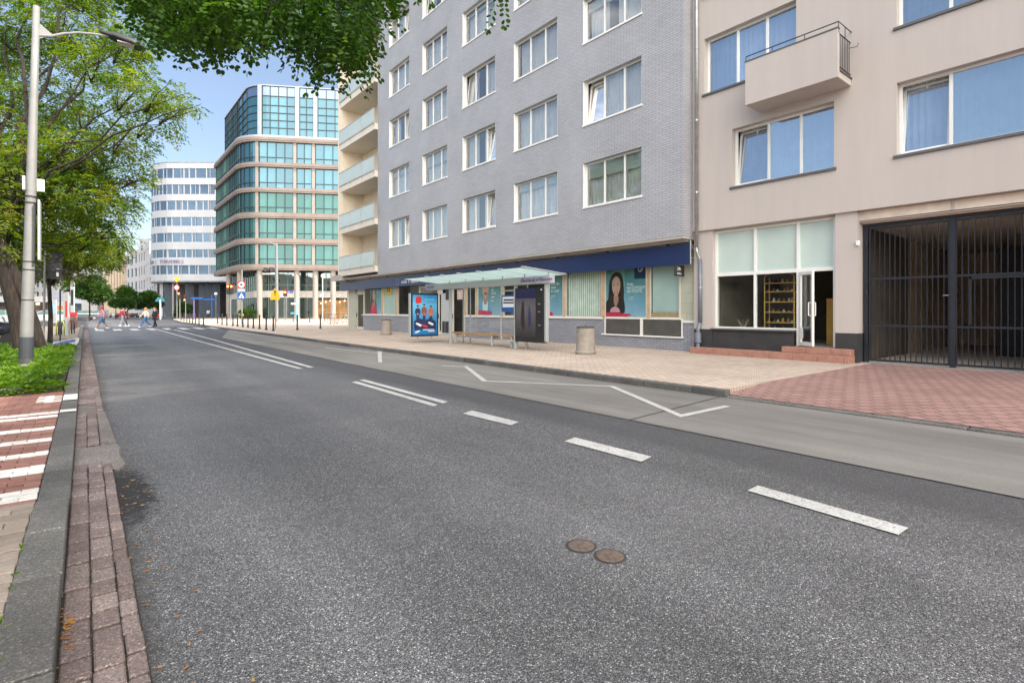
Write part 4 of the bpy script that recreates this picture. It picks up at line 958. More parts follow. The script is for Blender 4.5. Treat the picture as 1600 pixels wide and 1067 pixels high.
MB().box(XGt+5, XGt+5.1, 2.4, 3.1, .1, 3.2).build('passage_panel', m_dark, bb)
# gate
g = thing('passage_gate', 'black barred double steel gate closing the passage', 'gate', (XGt, 3.08, .12))
yc = YX(1489, XGt); zg0, zg1 = .17, 3.56
fm = MB(); fm.box(XGt-.04, XGt+.04, yP0-.12, yP0-.04, .12, zg1); fm.box(XGt-.04, XGt+.04, YGa0+.04, yP0-.12, zg1-.08, zg1); fm.box(XGt-.04, XGt+.04, YGa0, YGa0+.04, .12, zg1); fm.build('frame', m_gate, g)
for (a, b) in ((yP0-.14, yc+.035), (yc-.035, YGa0+.06)):
    L = MB(); x0, x1 = XGt-.02, XGt+.02
    L.box(x0, x1, a-.04, a, zg0, zg1-.1); L.box(x0, x1, b, b+.05, zg0, zg1-.1)
    for z in (zg0, 1.02, 2.16, zg1-.15): L.box(x0+.002, x1-.002, a-.04, b+.05, z, z+.05)
    n = int((a-b)/.103)
    for i in range(1, n): yy = a-.02-(a-b-.04)*i/n; L.box(x0+.01, x1-.01, yy-.009, yy+.009, zg0+.05, zg1-.15)
    lf = L.build('gate_leaf', m_gate, g)
    if b < yc-.1:
        q = MB(); q.box(XGt-.035, XGt-.021, b+.06, a-.25, 2.10, 2.15); q.box(XGt-.035, XGt-.021, a-.29, a-.25, 1.1, 2.15); q.build('wicket_frame', m_gate, lf)
MB().box(XGt-.05, XGt+.05, yc-.05, yc+.05, .13, zg1).build('centre_post', m_gate, g)
MB().tube([(XGt-.05, yc+.06, 1.75), (XGt-.1, yc+.06, 1.75), (XGt-.1, yc+.16, 1.75)], .011, 6).build('handle', m_zinc, g)
for yy, z in ((yP0-.1, .6), (yP0-.1, 1.8), (yP0-.1, 3.0)): MB().lathe((XGt-.05, yy, z), [(.02, 0), (.02, .12)], 8).build('hinge', m_dark, g)
# downpipe in the corner
dpp = thing('downpipe', 'zinc downpipe running down the corner between grey and beige buildings', 'drain pipe', (15.0, 9.15, .12))
yD = 9.13
u = MB(); u.tube([(14.6, yD, z) for z in (20.5, 12, 3.35)], .055, 12); u.tube([(14.6, yD, 3.35), (14.62, yD, 3.2), (14.7, yD-.04, 3.0), (14.72, yD-.05, 2.9)], .055, 12); u.build('upper_pipe', m_zinc, dpp, smooth=True)
u = MB(); u.tube([(14.72, yD-.05, 2.95), (14.72, yD-.05, 1.05)], .062, 12); u.tube([(14.72, yD-.05, 1.05), (14.66, yD-.02, .85), (14.64, yD-.02, .6)], .06, 12); u.build('lower_pipe', m_pipe, dpp, smooth=True)
MB().lathe((14.64, yD-.02, .42), [(.06, -.3), (.06, 0), (.10, .02), (.10, .3), (.05, .34)], 14).build('trap', m_pipe, dpp)
for z in list(np.arange(5, 20, 2.2))+[2.1]: MB().lathe((14.6 if z > 3 else 14.72, yD if z > 3 else yD-.05, z), [(.066, 0), (.066, .05)], 12).build('clamp', m_zinc, dpp)
# ---------------------------------------------------------------- bus shelter
def frameq(mb, path, s0, s1, z0, z1, w_, o0, o1):
    mb.strip(path, s0, s0+w_, z0, z1, o0, o1); mb.strip(path, s1-w_, s1, z0, z1, o0, o1)
    mb.strip(path, s0+w_, s1-w_, z0, z0+w_, o0, o1); mb.strip(path, s0+w_, s1-w_, z1-w_, z1, o0, o1); return mb
XPp = 11.4
sh = thing('bus_shelter', 'grey steel bus shelter with slanted glass roof, bench and dark advertising screen', 'bus shelter', (XPp, 16, .12))
yR, yM, yL_ = YX(854, XPp), YX(806, XPp), YX(704, XPp)
for y_, z0 in ((yR, .42), (yM, .12), (yL_, .12)): MB().box(XPp-.055, XPp+.055, y_-.055, y_+.055, z0, 2.32).build('post', m_steel, sh, bevel=.012)
yb0, yb1 = YX(864, XPp), YX(668, XPp)
bm_ = MB().box(XPp-.11, XPp+.09, yb0, yb1, 2.27, 2.52).build('beam', m_steel, sh, bevel=.012)
text('Zakochaj się w Warszawie', .17, (XPp-.118, YX(818, XPp), 2.35), FACE_W, M('purple_print', (.13, .05, .36), .5), bm_, sx=.82)
MB().add([(XPp-.114, YX(816.5, XPp)-.0, 2.36), (XPp-.114, YX(817.5, XPp)-.05, 2.36), (XPp-.114, YX(817.5, XPp)-.12, 2.48), (XPp-.114, YX(817, XPp)-.09, 2.48)], [(0, 1, 2, 3)]).build('red_mark', m_red, bm_)
MB().box(XPp-.114, XPp-.111, YX(682, XPp), YX(670.5, XPp), 2.33, 2.46).build('name_plate', M('violet_plate', (.22, .18, .38), .5), bm_)
# roof: 7 tempered panes carried on fins
xa, xb_, za, zb = 10.25, 12.05, 2.70, 2.56
jy = [pX(px, HOR, 10.25).y for px in (631, 665, 689, 715.6, 745.6, 779.6, 816.7)]
m_roofg = glass('roof_glass', (.72, .86, .82), .12, .08)
def rz(x): return za+(zb-za)*(x-xa)/(xb_-xa)
m_roof2 = bpy.data.materials.new('milky_roof_glass'); m_roof2.use_nodes = True; nt2 = m_roof2.node_tree; nt2.nodes.clear()
o2 = nt2.nodes.new('ShaderNodeOutputMaterial'); ma, mb2 = nt2.nodes.new('ShaderNodeMixShader'), nt2.nodes.new('ShaderNodeMixShader'); ma.inputs[0].default_value = .68; mb2.inputs[0].default_value = .12
t2_ = nt2.nodes.new('ShaderNodeBsdfTransparent'); t2_.inputs[0].default_value = (.8, .93, .9, 1); l2_ = nt2.nodes.new('ShaderNodeBsdfTranslucent'); l2_.inputs[0].default_value = (.66, .745, .725, 1); g2_ = nt2.nodes.new('ShaderNodeBsdfGlossy'); g2_.inputs['Roughness'].default_value = .2
nt2.links.new(t2_.outputs[0], ma.inputs[1]); nt2.links.new(l2_.outputs[0], ma.inputs[2]); nt2.links.new(ma.outputs[0], mb2.inputs[1]); nt2.links.new(g2_.outputs[0], mb2.inputs[2]); nt2.links.new(mb2.outputs[0], o2.inputs[0])
rf = bpy.data.objects.new('roof', None); COL.objects.link(rf); rf.parent = sh
for a, b in zip(jy, jy[1:]):
    MB().add([(xa, a-.01, rz(xa)), (xb_, a-.01, rz(xb_)), (xb_, b+.01, rz(xb_)), (xa, b+.01, rz(xa)), (xa, a-.01, rz(xa)+.012), (xb_, a-.01, rz(xb_)+.012), (xb_, b+.01, rz(xb_)+.012), (xa, b+.01, rz(xa)+.012)],
             [(0, 3, 2, 1), (4, 5, 6, 7), (0, 1, 5, 4), (1, 2, 6, 5), (2, 3, 7, 6), (3, 0, 4, 7)]).build('roof_pane', m_roof2, rf)
for y_ in jy[1:]:
    MB().tube([(xa-.03, y_, rz(xa)+.035), (xb_+.02, y_, rz(xb_)+.03)], .022, 6).build('roof_fin', m_steel, rf)
    MB().box(xa-.02, xa+.1, y_-.07, y_+.07, rz(xa)+.013, rz(xa)+.045).build('clamp', m_steel, rf)
for y_ in jy[1::1]: MB().tube([(XPp, y_+.1, 2.5), (XPp, y_+.1, rz(XPp))], .02, 6).build('strut', m_steel, rf)
# bench
bn = bpy.data.objects.new('bench', None); COL.objects.link(bn); bn.parent = sh
for i in range(3): MB().box(XPp+.05+i*.13, XPp+.165+i*.13, yM+.1, yL_-.02, .51, .57).build('slat', m_wood, bn, bevel=.006)
for y_ in (yL_-.2, YX(765, XPp), yM+.35):
    MB().box(XPp+.06, XPp+.16, y_-.04, y_+.04, .12, .515).box(XPp+.16, XPp+.42, y_-.03, y_+.03, .44, .515).build('leg', m_steel, bn, bevel=.02)
MB().box(XPp+.2, XPp+.26, yM+.2, yL_-.1, .36, .42).build('rail', m_steel, bn)
# back glass
for a, b in ((yM+.1, YX(735, 12.0)), (YX(735, 12.0)+.03, yL_)):
    MB().quad((12.0, a, .45), (12.0, b, .45), (12.0, b, 2.4), (12.0, a, 2.4)).build('back_glass', m_clear, sh)
for y_ in (yM+.1, YX(735, 12.0)+.015, yL_): MB().box(11.985, 12.03, y_-.012, y_+.012, .12, 2.5).build('back_post', m_frameg, sh)
# screen cabinet
sc_ = MB().box(XPp-.09, XPp+.1, yR+.06, yM-.06, .38, 2.16).build('screen_cabinet', m_black2, sh, bevel=.01)
for y_ in (yR+.5, yM-.5): MB().box(XPp-.01, XPp+.01, y_-.012, y_+.012, .12, .4).build('foot', m_frameg, sc_)
sP = Path([(XPp-.09, yM-.12), (XPp-.09, yR+.42)])
m_scr = printm('screen_picture', [(0, (.012, .011, .013)), (.15, (.05, .044, .05)), (.6, (.11, .10, .115)), (.8, (.09, .08, .105)), (.82, (.012, .014, .06)), (1, (.02, .022, .09))], a=.5, b=2.12)
sd_ = MB().strip(sP, 0, sP.L, .5, 2.12, 0, .004).build('screen', m_scr, sc_)
m_sil = M('silhouette_print', (.018, .015, .018), .3); m_sil2 = M('silhouette_blue', (.03, .035, .09), .3)
def F2(pts, k, mat, nm): flatshape(sP, pts, .004+.0015*k, 0, .5, sP.L, 1.62, mat, sd_, nm)
F2(sm([(.33, .7), (.28, .55), (.26, .35), (.34, .2), (.46, .22), (.45, .4), (.43, .6), (.40, .7)]), 1, m_sil, 'figure'); F2(ell(.37, .72, .05, .035), 1, m_sil, 'figure_head')
F2(sm([(.66, .58), (.62, .45), (.62, .3), (.7, .2), (.76, .3), (.78, .45), (.73, .58)]), 1, m_sil2, 'figure'); F2(ell(.69, .62, .04, .03), 1, m_sil2, 'figure_head')
for cx in (.25, .7):
    q = MB(); n = 24
    for k in range(n):
        t0, t1 = math.tau*k/n, math.tau*(k+1)/n
        for a_, b_ in ((.155, .175),):
            vs = []
            for t_, rr_ in ((t0, a_), (t0, b_), (t1, b_), (t1, a_)):
                p, nn_ = sP.at((cx+rr_*math.cos(t_))*sP.L); vs.append((p.x-.007, p.y, .5+1.62*(.21+rr_*.62*math.sin(t_))))
            q.add(vs, [(0, 1, 2, 3)])
    q.build('wheel_print', m_sil, sd_)
for y_, z in ((yR+.25, 1.6), (yR+.25, 1.35), (yR+.24, .92)): MB().box(XPp-.094, XPp-.091, y_-.06, y_+.06, z, z+.05).build('info_sticker', M('sticker_grey', (.14, .14, .14), .5), sc_)
MB().lathe((XPp-.1, yR+.14, 2.06), [(.03, 0), (.03, .04)], 8).build('sensor', m_frameg, sc_)
# stop sign on a bent tube fixed to the middle post
lo = MB(); y0_, y1_ = yM+.05, YX(783, XPp)
lo.tube([(XPp, y0_, 2.1), (XPp, y1_-.08, 2.1), (XPp, y1_-.02, 2.06), (XPp, y1_, 1.98), (XPp, y1_, .5), (XPp, y1_-.02, .42), (XPp, y1_-.08, .38), (XPp, y0_, .38)], .022, 8)
lp_ = lo.build('sign_hoop', m_steel, sh, smooth=True)
q = MB().box(XPp-.04, XPp-.025, y0_-.1, y1_-.08, 1.37, 1.95).build('stop_sign', m_blue, lp_, bevel=.003)
MB().box(XPp-.043, XPp-.0405, y0_-.04, y1_-.14, 1.53, 1.89).build('white_panel', m_txt, q); MB().box(XPp-.0455, XPp-.0435, y0_, y1_-.18, 1.66, 1.71).build('line_print', m_black2, q)
bus = MB().box(XPp-.0455, XPp-.0435, y0_+.02, y1_-.2, 1.75, 1.81); bus.build('bus_pictogram', m_sil2, q)
# free-standing illuminated poster
Yc = 18.9; cp = Path([(10.08, Yc), (11.33, Yc)])
cl = thing('advertising_stand', 'free standing poster stand with bright blue poster of three people beside the shelter', 'advertising stand', (10.7, Yc, .12))
MB().box(10.08, 11.33, Yc, Yc+.14, .38, 2.12).build('cabinet', m_black2, cl, bevel=.015)
MB().box(10.05, 10.078, Yc+.01, Yc+.16, .4, 2.1).build('side_trim', m_steel, cl)
for x_ in (10.4, 11.05): MB().box(x_-.015, x_+.015, Yc+.05, Yc+.09, .12, .39).build('foot', m_frameg, cl)
m_blu = printm('blue_poster_print', [(0, (.015, .16, .40)), (.3, (.02, .20, .46)), (.75, (.14, .44, .70)), (1, (.02, .22, .52))], a=.45, b=2.05, warp=.1)
pb = MB().strip(cp, .07, cp.L-.07, .45, 2.05, 0, .004).build('poster', m_blu, cl)
Wp = cp.L-.14
def F3(pts, k, mat, nm): flatshape(cp, pts, .004+.0015*k, .07, .45, Wp, 1.6, mat, pb, nm)
m_cy = M('print_cyan', (.10, .42, .66), .4); m_dn = M('print_dark_navy', (.015, .03, .10), .4); m_rp = M('print_red', (.55, .03, .03), .4); m_or = M('print_orange', (.55, .14, .05), .4)
F3(sm([(.12, .8), (.14, .94), (.24, .96), (.34, .93), (.35, .82), (.24, .78)]), 1, m_rp, 'red_badge'); F3([(.5, .86), (.88, .86), (.88, .9), (.5, .9)], 1, m_cy, 'title_print')
F3([(.05, .12), (.95, .12), (.95, .32), (.75, .42), (.5, .36), (.25, .42), (.05, .34)], 1, m_dn, 'print_ground')
for cx, hh, mm in ((.2, .70, m_sil2), (.46, .73, M('print_maroon', (.25, .08, .06), .4)), (.74, .69, m_or)):
    F3(sm([(cx-.055, .44), (cx-.06, .55), (cx-.075, .6), (cx-.075, hh-.06), (cx-.03, hh-.035), (cx+.03, hh-.035), (cx+.075, hh-.06), (cx+.075, .6), (cx+.06, .55), (cx+.055, .44)]), 2, mm, 'figure_top')
    for sg_ in (-1, 1): F3(sm([(cx+sg_*.06, hh-.055), (cx+sg_*.10, hh-.08), (cx+sg_*.105, .54), (cx+sg_*.03, .50), (cx+sg_*.03, .53), (cx+sg_*.075, .56)]), 3, mm, 'figure_arm'); F3(sm([(cx, .45), (cx+sg_*.055, .45), (cx+sg_*.06, .3), (cx+sg_*.05, .18), (cx+sg_*.02, .18), (cx+sg_*.015, .3)]), 3, m_sil2, 'figure_leg')
    F3(ell(cx, .52, .03, .018), 4, m_skin, 'figure_hands')
    F3(ell(cx, hh, .04, .032), 4, m_skin, 'figure_head'); F3(sm([(cx-.04, hh+.0), (cx-.03, hh+.035), (cx+.03, hh+.035), (cx+.04, hh)]), 5, m_hair, 'figure_hair')
for k, (x0, x1, yy) in enumerate(((.12, .34, .24), (.36, .6, .20), (.62, .84, .26))): F3(sm([(x0, yy+.04), (x0+.05, yy+.06), (x1, yy+.01), (x1-.02, yy-.03), (x0+.08, yy)]), 5, m_txt if k != 1 else m_rp, 'banner_print')
F3([(.42, .115), (.88, .115), (.88, .135), (.42, .135)], 6, m_txt, 'text_print'); F3([(.62, .07), (.88, .07), (.88, .095), (.62, .095)], 6, m_txt, 'text_print'); F3(sm([(.08, .06), (.2, .1), (.3, .1), (.16, .05)]), 6, m_txt, 'text_print')
# litter bins
m_bin = M('exposed_aggregate', (.30, .265, .225), .9, var=.15, scale=8, bmp=.9, bs=120, dirt=.6)
def bin_(px, py, lab, s=1):
    c = gp(px, py, .12); t = thing('litter_bin', lab, 'litter bin', (c.x, c.y, .12), 'round concrete litter bins on the pavement')
    MB().lathe((c.x, c.y, .12), [(.27, 0), (.30, .02), (.31, .08), (.285, .11), (.275, .4), (.27, .72), (.26, .78)], 28).build('body', m_bin, t, smooth=False)
    MB().lathe((c.x, c.y, .90), [(.275, 0), (.28, .025), (.24, .04), (.03, .05), (.03, .075)], 28).build('lid', M('bin_lid', (.10, .085, .075), .6, .3), t)
bin_(915, 553, 'concrete litter bin standing right of the bus shelter'); bin_(603.5, 523, 'concrete litter bin with dark hood left of the blue advertising stand')
c = gp(550, 510, .12); t = thing('planter_box', 'plain grey rectangular box at the far corner of the shop front', 'planter', (c.x, c.y, .12))
MB().box(c.x-.25, c.x+.45, c.y-.3, c.y+.3, .12, .95).build('body', M('planter_grey', (.33, .33, .33), .7, bmp=.3), t, bevel=.02); MB().box(c.x-.28, c.x+.48, c.y-.33, c.y+.33, .951, 1.0).build('rim', m_frame, t)

# ---------------------------------------------------------------- bollards
def bollard(px, py, cap=None, lab=None):
    c = gp(px, py, .12); 
    if px < 320: lab_ = 'slim black bollard in the row by the far crossing, before the white curved office block'
    else: lab_ = 'slim black bollard in the row along the kerb, before the glass office block'
    lab = lab or lab_
    t = thing('bollard', lab, 'bollard', (c.x, c.y, .12), 'black bollards by the far crossing' if px < 320 else ('black bollards along the far kerb' if px < 430 else None))
    MB().lathe((c.x, c.y, .1), [(.085, 0), (.085, .1), (.06, .14), (.05, .3), (.052, .9), (.065, .92), (.06, 1.0), (.03, 1.04)], 10).build('post', m_dark, t)
    if cap: MB().lathe((c.x, c.y, 1.02), [(.07, 0), (.075, .03), (.03, .16)], 10).build('reflector', cap, t)
for px, py in ((340, 506), (347, 507), (354.5, 508), (364, 509), (371, 510), (387.5, 512), (396, 513), (405.5, 514), (416, 515.5), (427, 517)): bollard(px, py)
bollard(379.5, 511, m_yel, 'black bollard with a bright yellow cap in the kerb row')
for px, py in ((283, 501), (287.5, 502), (292, 503), (296.5, 504), (301, 505), (305.5, 506), (311, 507), (318, 508)): bollard(px, py)
bollard(464.5, 515.5, None, 'first single black bollard left in the open pavement, nearest the warning sign'); bollard(500.5, 513.5, None, 'second single black bollard in the open pavement, nearest the parked bicycles')
bollard(458, 503, None, 'farther black bollard in front of the glass office columns, left one'); bollard(484, 503.5, None, 'farther black bollard in front of the glass office columns, right one')

# ---------------------------------------------------------------- glass office block
def zd_(py, d): return CAMH+(HOR-py)/FPX*d
go = thing('glass_office_building', 'green glass office block with stone bands, rounded corner and white columns above', 'building', (22, 92, 0))
Pc = Vector((19.3, 91.8)); D_ = Vector((.868, -.497))
def offset_path(o=0, far=113, near=45):
    pts = []; P0 = Vector((19.3+o, 95.4)); 
    pts.append((19.3+o, far))
    # arc tangent to both faces, radius R
    R = 5.6-o; ang = math.acos(.497)     # turn between the faces
    n_l = Vector((-1, 0)); c = None
    # centre: distance R inside each face
    nf = Vector((-.497, -.868)); a = Vector((19.3+o, 0)); 
    q = Pc - nf*o   # point on offset front line
    cx = 19.3+o+R; # solve (c-q).nf = -R
    cy = (q.dot(nf)-R-cx*nf.x)/nf.y
    a0 = math.pi; a1 = math.atan2(nf.y, nf.x)%math.tau
    for i in range(11): t = a0+(a1-a0)*i/10; pts.append((cx+R*math.cos(t), cy+R*math.sin(t)))
    l = Vector(pts[-1]); pts.append((l.x+D_.x*near, l.y+D_.y*near)); return Path(pts)
gpth = offset_path(0); gin = offset_path(1.6)
m_gg = mirror_glass('green_glazing', (.025, .065, .06), .24, .06, (.20, .37, .36)); m_gg2 = mirror_glass('blue_glazing', (.025, .075, .09), .30, .05, (.24, .40, .49)); m_ggs = mirror_glass('side_glazing', (.17, .42, .34), .3, .05, (.5, .85, .75))
m_gd = mirror_glass('ground_glazing', (.025, .04, .038), .22, .05, (.7, .85, .85))
m_stone = M('stone_band', (.21, .17, .15), .7, var=.14, scale=.6); m_stone2 = M('stone_column', (.27, .24, .215), .7, var=.1, scale=.8); m_mull = M('dark_mullion', (.02, .035, .04), .4); m_wcol = M('white_column', (.30, .33, .37), .4, var=.06, scale=1)
def cx_(px, p=gpth): return p.spx(px)
zb_ = [(7.9, 8.8), (12.0, 12.9), (16.1, 17.0), (20.2, 20.9), (24.2, 24.9), (28.2, 28.9)]
for a, b in zb_:
    q = MB(); q.strip(gpth, 0, gpth.L-.1, a, b, -1.0, .35); q.strip(gpth, 0, gpth.L-.1, a+.25, a+.4, .35, .42); q.build('stone_band', m_stone, go)
MB().strip(gpth, 0, gpth.L-.1, 28.9, 29.25, -1.6, .2).build('terrace_edge', m_wcol, go)
pil = [401.6, 460.8, 490, 536, 575]
sp_ = [cx_(p_) for p_ in pil]
sp_ = [q for q in sp_ if q]
for q in sp_:
    for (a, b), (c_, d_) in zip(zb_, zb_[1:]): MB().strip(gpth, q-.23, q+.23, b, c_, -.5, .12).build('pillar', m_stone2, go)
edges = [0, 8.6, cx_(370)-.2]+sp_+[gpth.L-.2]
bays = [(0.1, 5.6, 5), (5.7, 11.4, 5), (11.5, cx_(371), 5), (cx_(371)+.02, sp_[0]-.23, 4)]
npn = [4, 2, 3, 3, 3]
for i in range(len(sp_)-1): bays.append((sp_[i]+.23, sp_[i+1]-.23, npn[i]))
bays.append((sp_[-1]+.23, gpth.L-.3, 4))
for (a, b), (c_, d_) in zip(zb_, zb_[1:]):
    for (s0, s1, n) in bays:
        f = MB(); f.strip(gpth, s0, s1, b, b+.08, -.22, .0); f.strip(gpth, s0, s1, c_-.1, c_, -.22, .0); f.strip(gpth, s0, s1, b+.82, b+.92, -.22, .02)
        for i in range(n+1):
            q = s0+(s1-s0)*i/n; q = min(max(q, s0+.05), s1-.05); f.strip(gpth, q-.05, q+.05, b+.08, c_-.1, -.22, .03)
        fr = f.build('window', m_mull, go); g_ = MB()
        for i in range(n): g_.strip(gpth, s0+(s1-s0)*i/n+.05, s0+(s1-s0)*(i+1)/n-.05, b+.08, b+.82, -.15, -.1); g_.strip(gpth, s0+(s1-s0)*i/n+.05, s0+(s1-s0)*(i+1)/n-.05, b+.92, c_-.1, -.15, -.1)
        g_.build('pane', m_ggs if s1 < 17 else (m_gg if d_ < 24 else m_gg2), fr)
# set-back upper storeys
tp = offset_path(1.3, 112)
zt0, zt1 = 29.25, 37.6
tcol = [x for x in (cx_(406, tp), cx_(464.5, tp), cx_(493, tp), cx_(540, tp)) if x]
for q in tcol: MB().strip(tp, q-.3, q+.3, zt0, zt1+.0, -.4, .18).build('white_column', m_wcol, go)
for (s0, s1, n) in [(.1, cx_(372, tp)-1.2, 7), (cx_(372, tp), tcol[0]-.3, 3)]+[(tcol[i]+.3, tcol[i+1]-.3, (4, 2, 3)[i]) for i in range(len(tcol)-1)]+[(tcol[-1]+.3, tp.L-.3, 4)]:
    rows_ = [29.25, 30.9, 32.1, 33.3, 34.5, 36.0, 37.6]
    f = MB()
    for z in rows_: f.strip(tp, s0, s1, z-.05, z+.05, -.2, .02)
    for i in range(n+1): q = min(max(s0+(s1-s0)*i/n, s0+.05), s1-.05); f.strip(tp, q-.05, q+.05, zt0, zt1, -.2, .03)
    fr = f.build('curtain_wall', m_mull, go)
    for z0, z1 in zip(rows_, rows_[1:]):
        g_ = MB()
        for i in range(n): g_.strip(tp, s0+(s1-s0)*i/n+.05, s0+(s1-s0)*(i+1)/n-.05, z0+.05, z1-.05, -.15, -.1)
        g_.build('pane', m_gg2 if z1 < 37 else mirror_glass('top_glazing', (.04, .06, .09), .25, .02, (.6, .75, .95)), fr)
MB().strip(tp, 0, tp.L-.1, 37.6, 37.75, -6, .1).build('roof', m_wcol, go)
# core so that nothing shows through
cpth = offset_path(1.2); poly = [(p.x, p.y) for p in cpth.P]+[(60, cpth.P[-1].y+30), (60, 113)]
MB().prism([(p.x, p.y) for p in offset_path(.6).P]+[(62, 80), (62, 113)], 8.0, 28.5).build('core', m_mull, go)
MB().prism([(p.x, p.y) for p in offset_path(2.0).P]+[(62, 80), (62, 112)], 28.5, 37.5).build('core', m_mull, go)
# ground storeys
gi = offset_path(2.6)
gcols = [354, 371, 404, 463, 492, 520, 546]
for px in gcols:
    q = cx_(px); 
    if q is None: continue
    p, n_ = gpth.at(q); p = p-n_*.35
    MB().lathe((p.x, p.y, .1), [(.5, 0), (.5, .3), (.42, .35), (.42, 7.8)], 14).build('column', m_stone2, go)
f = MB(); f.strip(gi, 0, gi.L-.2, 3.6, 4.7, -.3, .15); f.build('mezzanine_band', M('white_render', (.52, .50, .46), .6), go)
f = MB(); g_ = MB(); q = .1
while q < gi.L-2:
    f.strip(gi, q-.04, q+.04, .12, 3.6, -.1, .05); f.strip(gi, q-.04, q+.04, 4.7, 7.9, -.1, .05); q += 1.5
f.strip(gi, 0, gi.L-.2, 5.6, 5.68, -.1, .05); fr = f.build('glazing_frame', M('teal_frame', (.16, .22, .21), .5), go)
MB().strip(gi, 0, gi.L-.2, 4.7, 7.9, -.1, -.02).build('mezzanine_glazing', m_gd, fr)
g_ = MB(); g_.strip(gi, 0, gi.L-.2, .12, 3.6, -.1, -.02); g_.build('ground_glazing', m_gd, fr)
m_lit = emis('shop_light_bulb', (1, .62, .25), 3.0); m_warm = M('warm_interior', (.30, .17, .07), .8, var=.5, scale=1)
c0 = cx_(497, gi) or gi.L-14
MB().strip(gi, c0, c0+5.5, .12, 3.2, -.01, .02).build('cafe_interior', m_warm, go)
for i in range(7): p, n_ = gi.at(c0+.5+i*.75); MB().ball((p.x+n_.x*.2, p.y+n_.y*.2, 2.7+(i%3)*.2), .09, .09, .09, 8, 6).build('cafe_lamp', m_lit, go)
MB().strip(gi, c0+.3, c0+3.6, 3.7, 4.2, .15, .25).build('cafe_sign', m_txt, go)
p, n_ = gi.at(c0+.9); text('BISTRO CAFE', .42, (p.x+n_.x*.27, p.y+n_.y*.27, 3.82), (math.pi/2, 0, math.atan2(D_.y, D_.x)), M('sign_brown', (.25, .14, .06), .5), go)
# green planting behind the columns
# ---------------------------------------------------------------- white curved office block
wo = thing('white_office_building', 'white curved office block with ribbon windows standing on dark columns', 'building', (20, 128, 0))
RR = Vector((CA, -SA)); FF = Vector((SA, CA))
dW = 124.0
def at2(px, d): return Vector((SA+(px-800)/FPX*CA, CA-(px-800)/FPX*SA))*d
R0 = 9.5; ctr = at2(248, dW+R0)+RR*R0*1.0; ctr = FF*(dW+R0)+RR*(((248-800)/FPX)*(dW+R0)+R0)
wp = []
for i in range(15):
    t = -math.pi*.62+math.pi*.62*i/14      # from the hidden left side round to the front
    wp.append(tuple(ctr+RR*(R0*math.sin(t))+FF*(-R0*math.cos(t))))
pp0 = ctr+RR*(R0*math.sin(-math.pi*.62))+FF*(-R0*math.cos(-math.pi*.62)); 
tdir = (Vector(wp[0])-Vector(wp[1])).normalized()
wp = [tuple(Vector(wp[0])+tdir*14)]+wp+[tuple(Vector(wp[-1])+RR*30)]
wpth = Path(wp)
m_wp = M('white_panel_cladding', (.37, .38, .405), .4, var=.07, scale=.4)
m_wg = mirror_glass('office_glazing', (.04, .06, .09), .3, .06, (.30, .42, .55))
wrows = [(265, 280), (290, 305), (315, 329.5), (340.5, 354), (365, 379), (390.5, 403), (415, 429)]
zz_ = [(zd_(b, dW+1), zd_(a, dW+1)) for a, b in wrows][::-1]
zlow, ztop = zd_(441, dW+1), zd_(255, dW+1)
wm = MB(); prev = zlow
for a, b in zz_: wm.strip(wpth, 0, wpth.L, prev, a, -.5, 0); prev = b
wm.strip(wpth, 0, wpth.L, prev, ztop, -.5, 0)
wm.build('cladding', m_wp, wo)
pj = MB(); q = .5
while q < wpth.L: pj.strip(wpth, q-.03, q+.03, zlow, ztop, -.1, .01); q += 3.4
pj.build('panel_joint', M('joint_grey', (.35, .36, .38), .6), wo)
MB().prism([tuple(Vector(p)) for p in [(a.x, a.y) for a in wpth.P]]+[tuple(wpth.P[-1]+FF*20), tuple(wpth.P[0]+FF*4)], zlow, zlow+.3).prism([(a.x, a.y) for a in wpth.P]+[tuple(wpth.P[-1]+FF*20), tuple(wpth.P[0]+FF*4)], ztop-.3, ztop-.02).build('slab', m_wp, wo)
for ri, (a, b) in enumerate(zz_):
    q = .3
    rr = random.Random(ri)
    while q < wpth.L-1.5:
        wd_ = rr.choice([1.0, 1.3, 1.9, 1.9, 2.3]); MB().strip(wpth, q, q+wd_, a-.02, b+.02, -.3, -.15).build('window', m_wg, wo)
        MB().strip(wpth, q+wd_, q+wd_+.22, a, b, -.3, -.06).build('window_pier', m_wp, wo); q += wd_+.22
q0 = wpth.spx(263) or 20
m_let = M('facade_lettering', (.16, .14, .24), .5)
lt = 'Instytut  KALCZYŃSKA  I  TERRAMARIS'
sq = q0
for ch in lt:
    p, n_ = wpth.at(sq); d_ = (wpth.at(sq+.3)[0]-p); 
    if ch != ' ': text(ch, 1.25, (p.x+n_.x*.08, p.y+n_.y*.08, zd_(411.5, dW)), (math.pi/2, 0, math.atan2(d_.y, d_.x)), m_let, wo, ext=.02)
    sq += .62 if ch != ' ' else .45
    if sq > wpth.L-1: break
m_slate = M('slate_column', (.06, .075, .10), .5, var=.2)
for px in (262, 296, 317, 326, 337): 
    p = at2(px, dW+3); MB().box(p.x-.8, p.x+.8, p.y-.8, p.y+.8, 0, zlow).build('column', m_slate, wo)
for px in (252, 256.5, 260, 264.5): p = at2(px, dW+2+(px-250)*.2); MB().box(p.x-.3, p.x+.3, p.y-.3, p.y+.3, 0, zlow).build('column', m_wp, wo)
MB().prism([tuple(ctr+FF*2-RR*7), tuple(ctr+FF*0+RR*30), tuple(ctr+FF*12+RR*30), tuple(ctr+FF*12-RR*7)], 0, zlow).build('ground_floor', M('dark_ground_floor', (.05, .035, .03), .4, var=.5, scale=.4), wo)
for z in (3.6,): MB().box(0, 0, 0, 0, 0, 0)
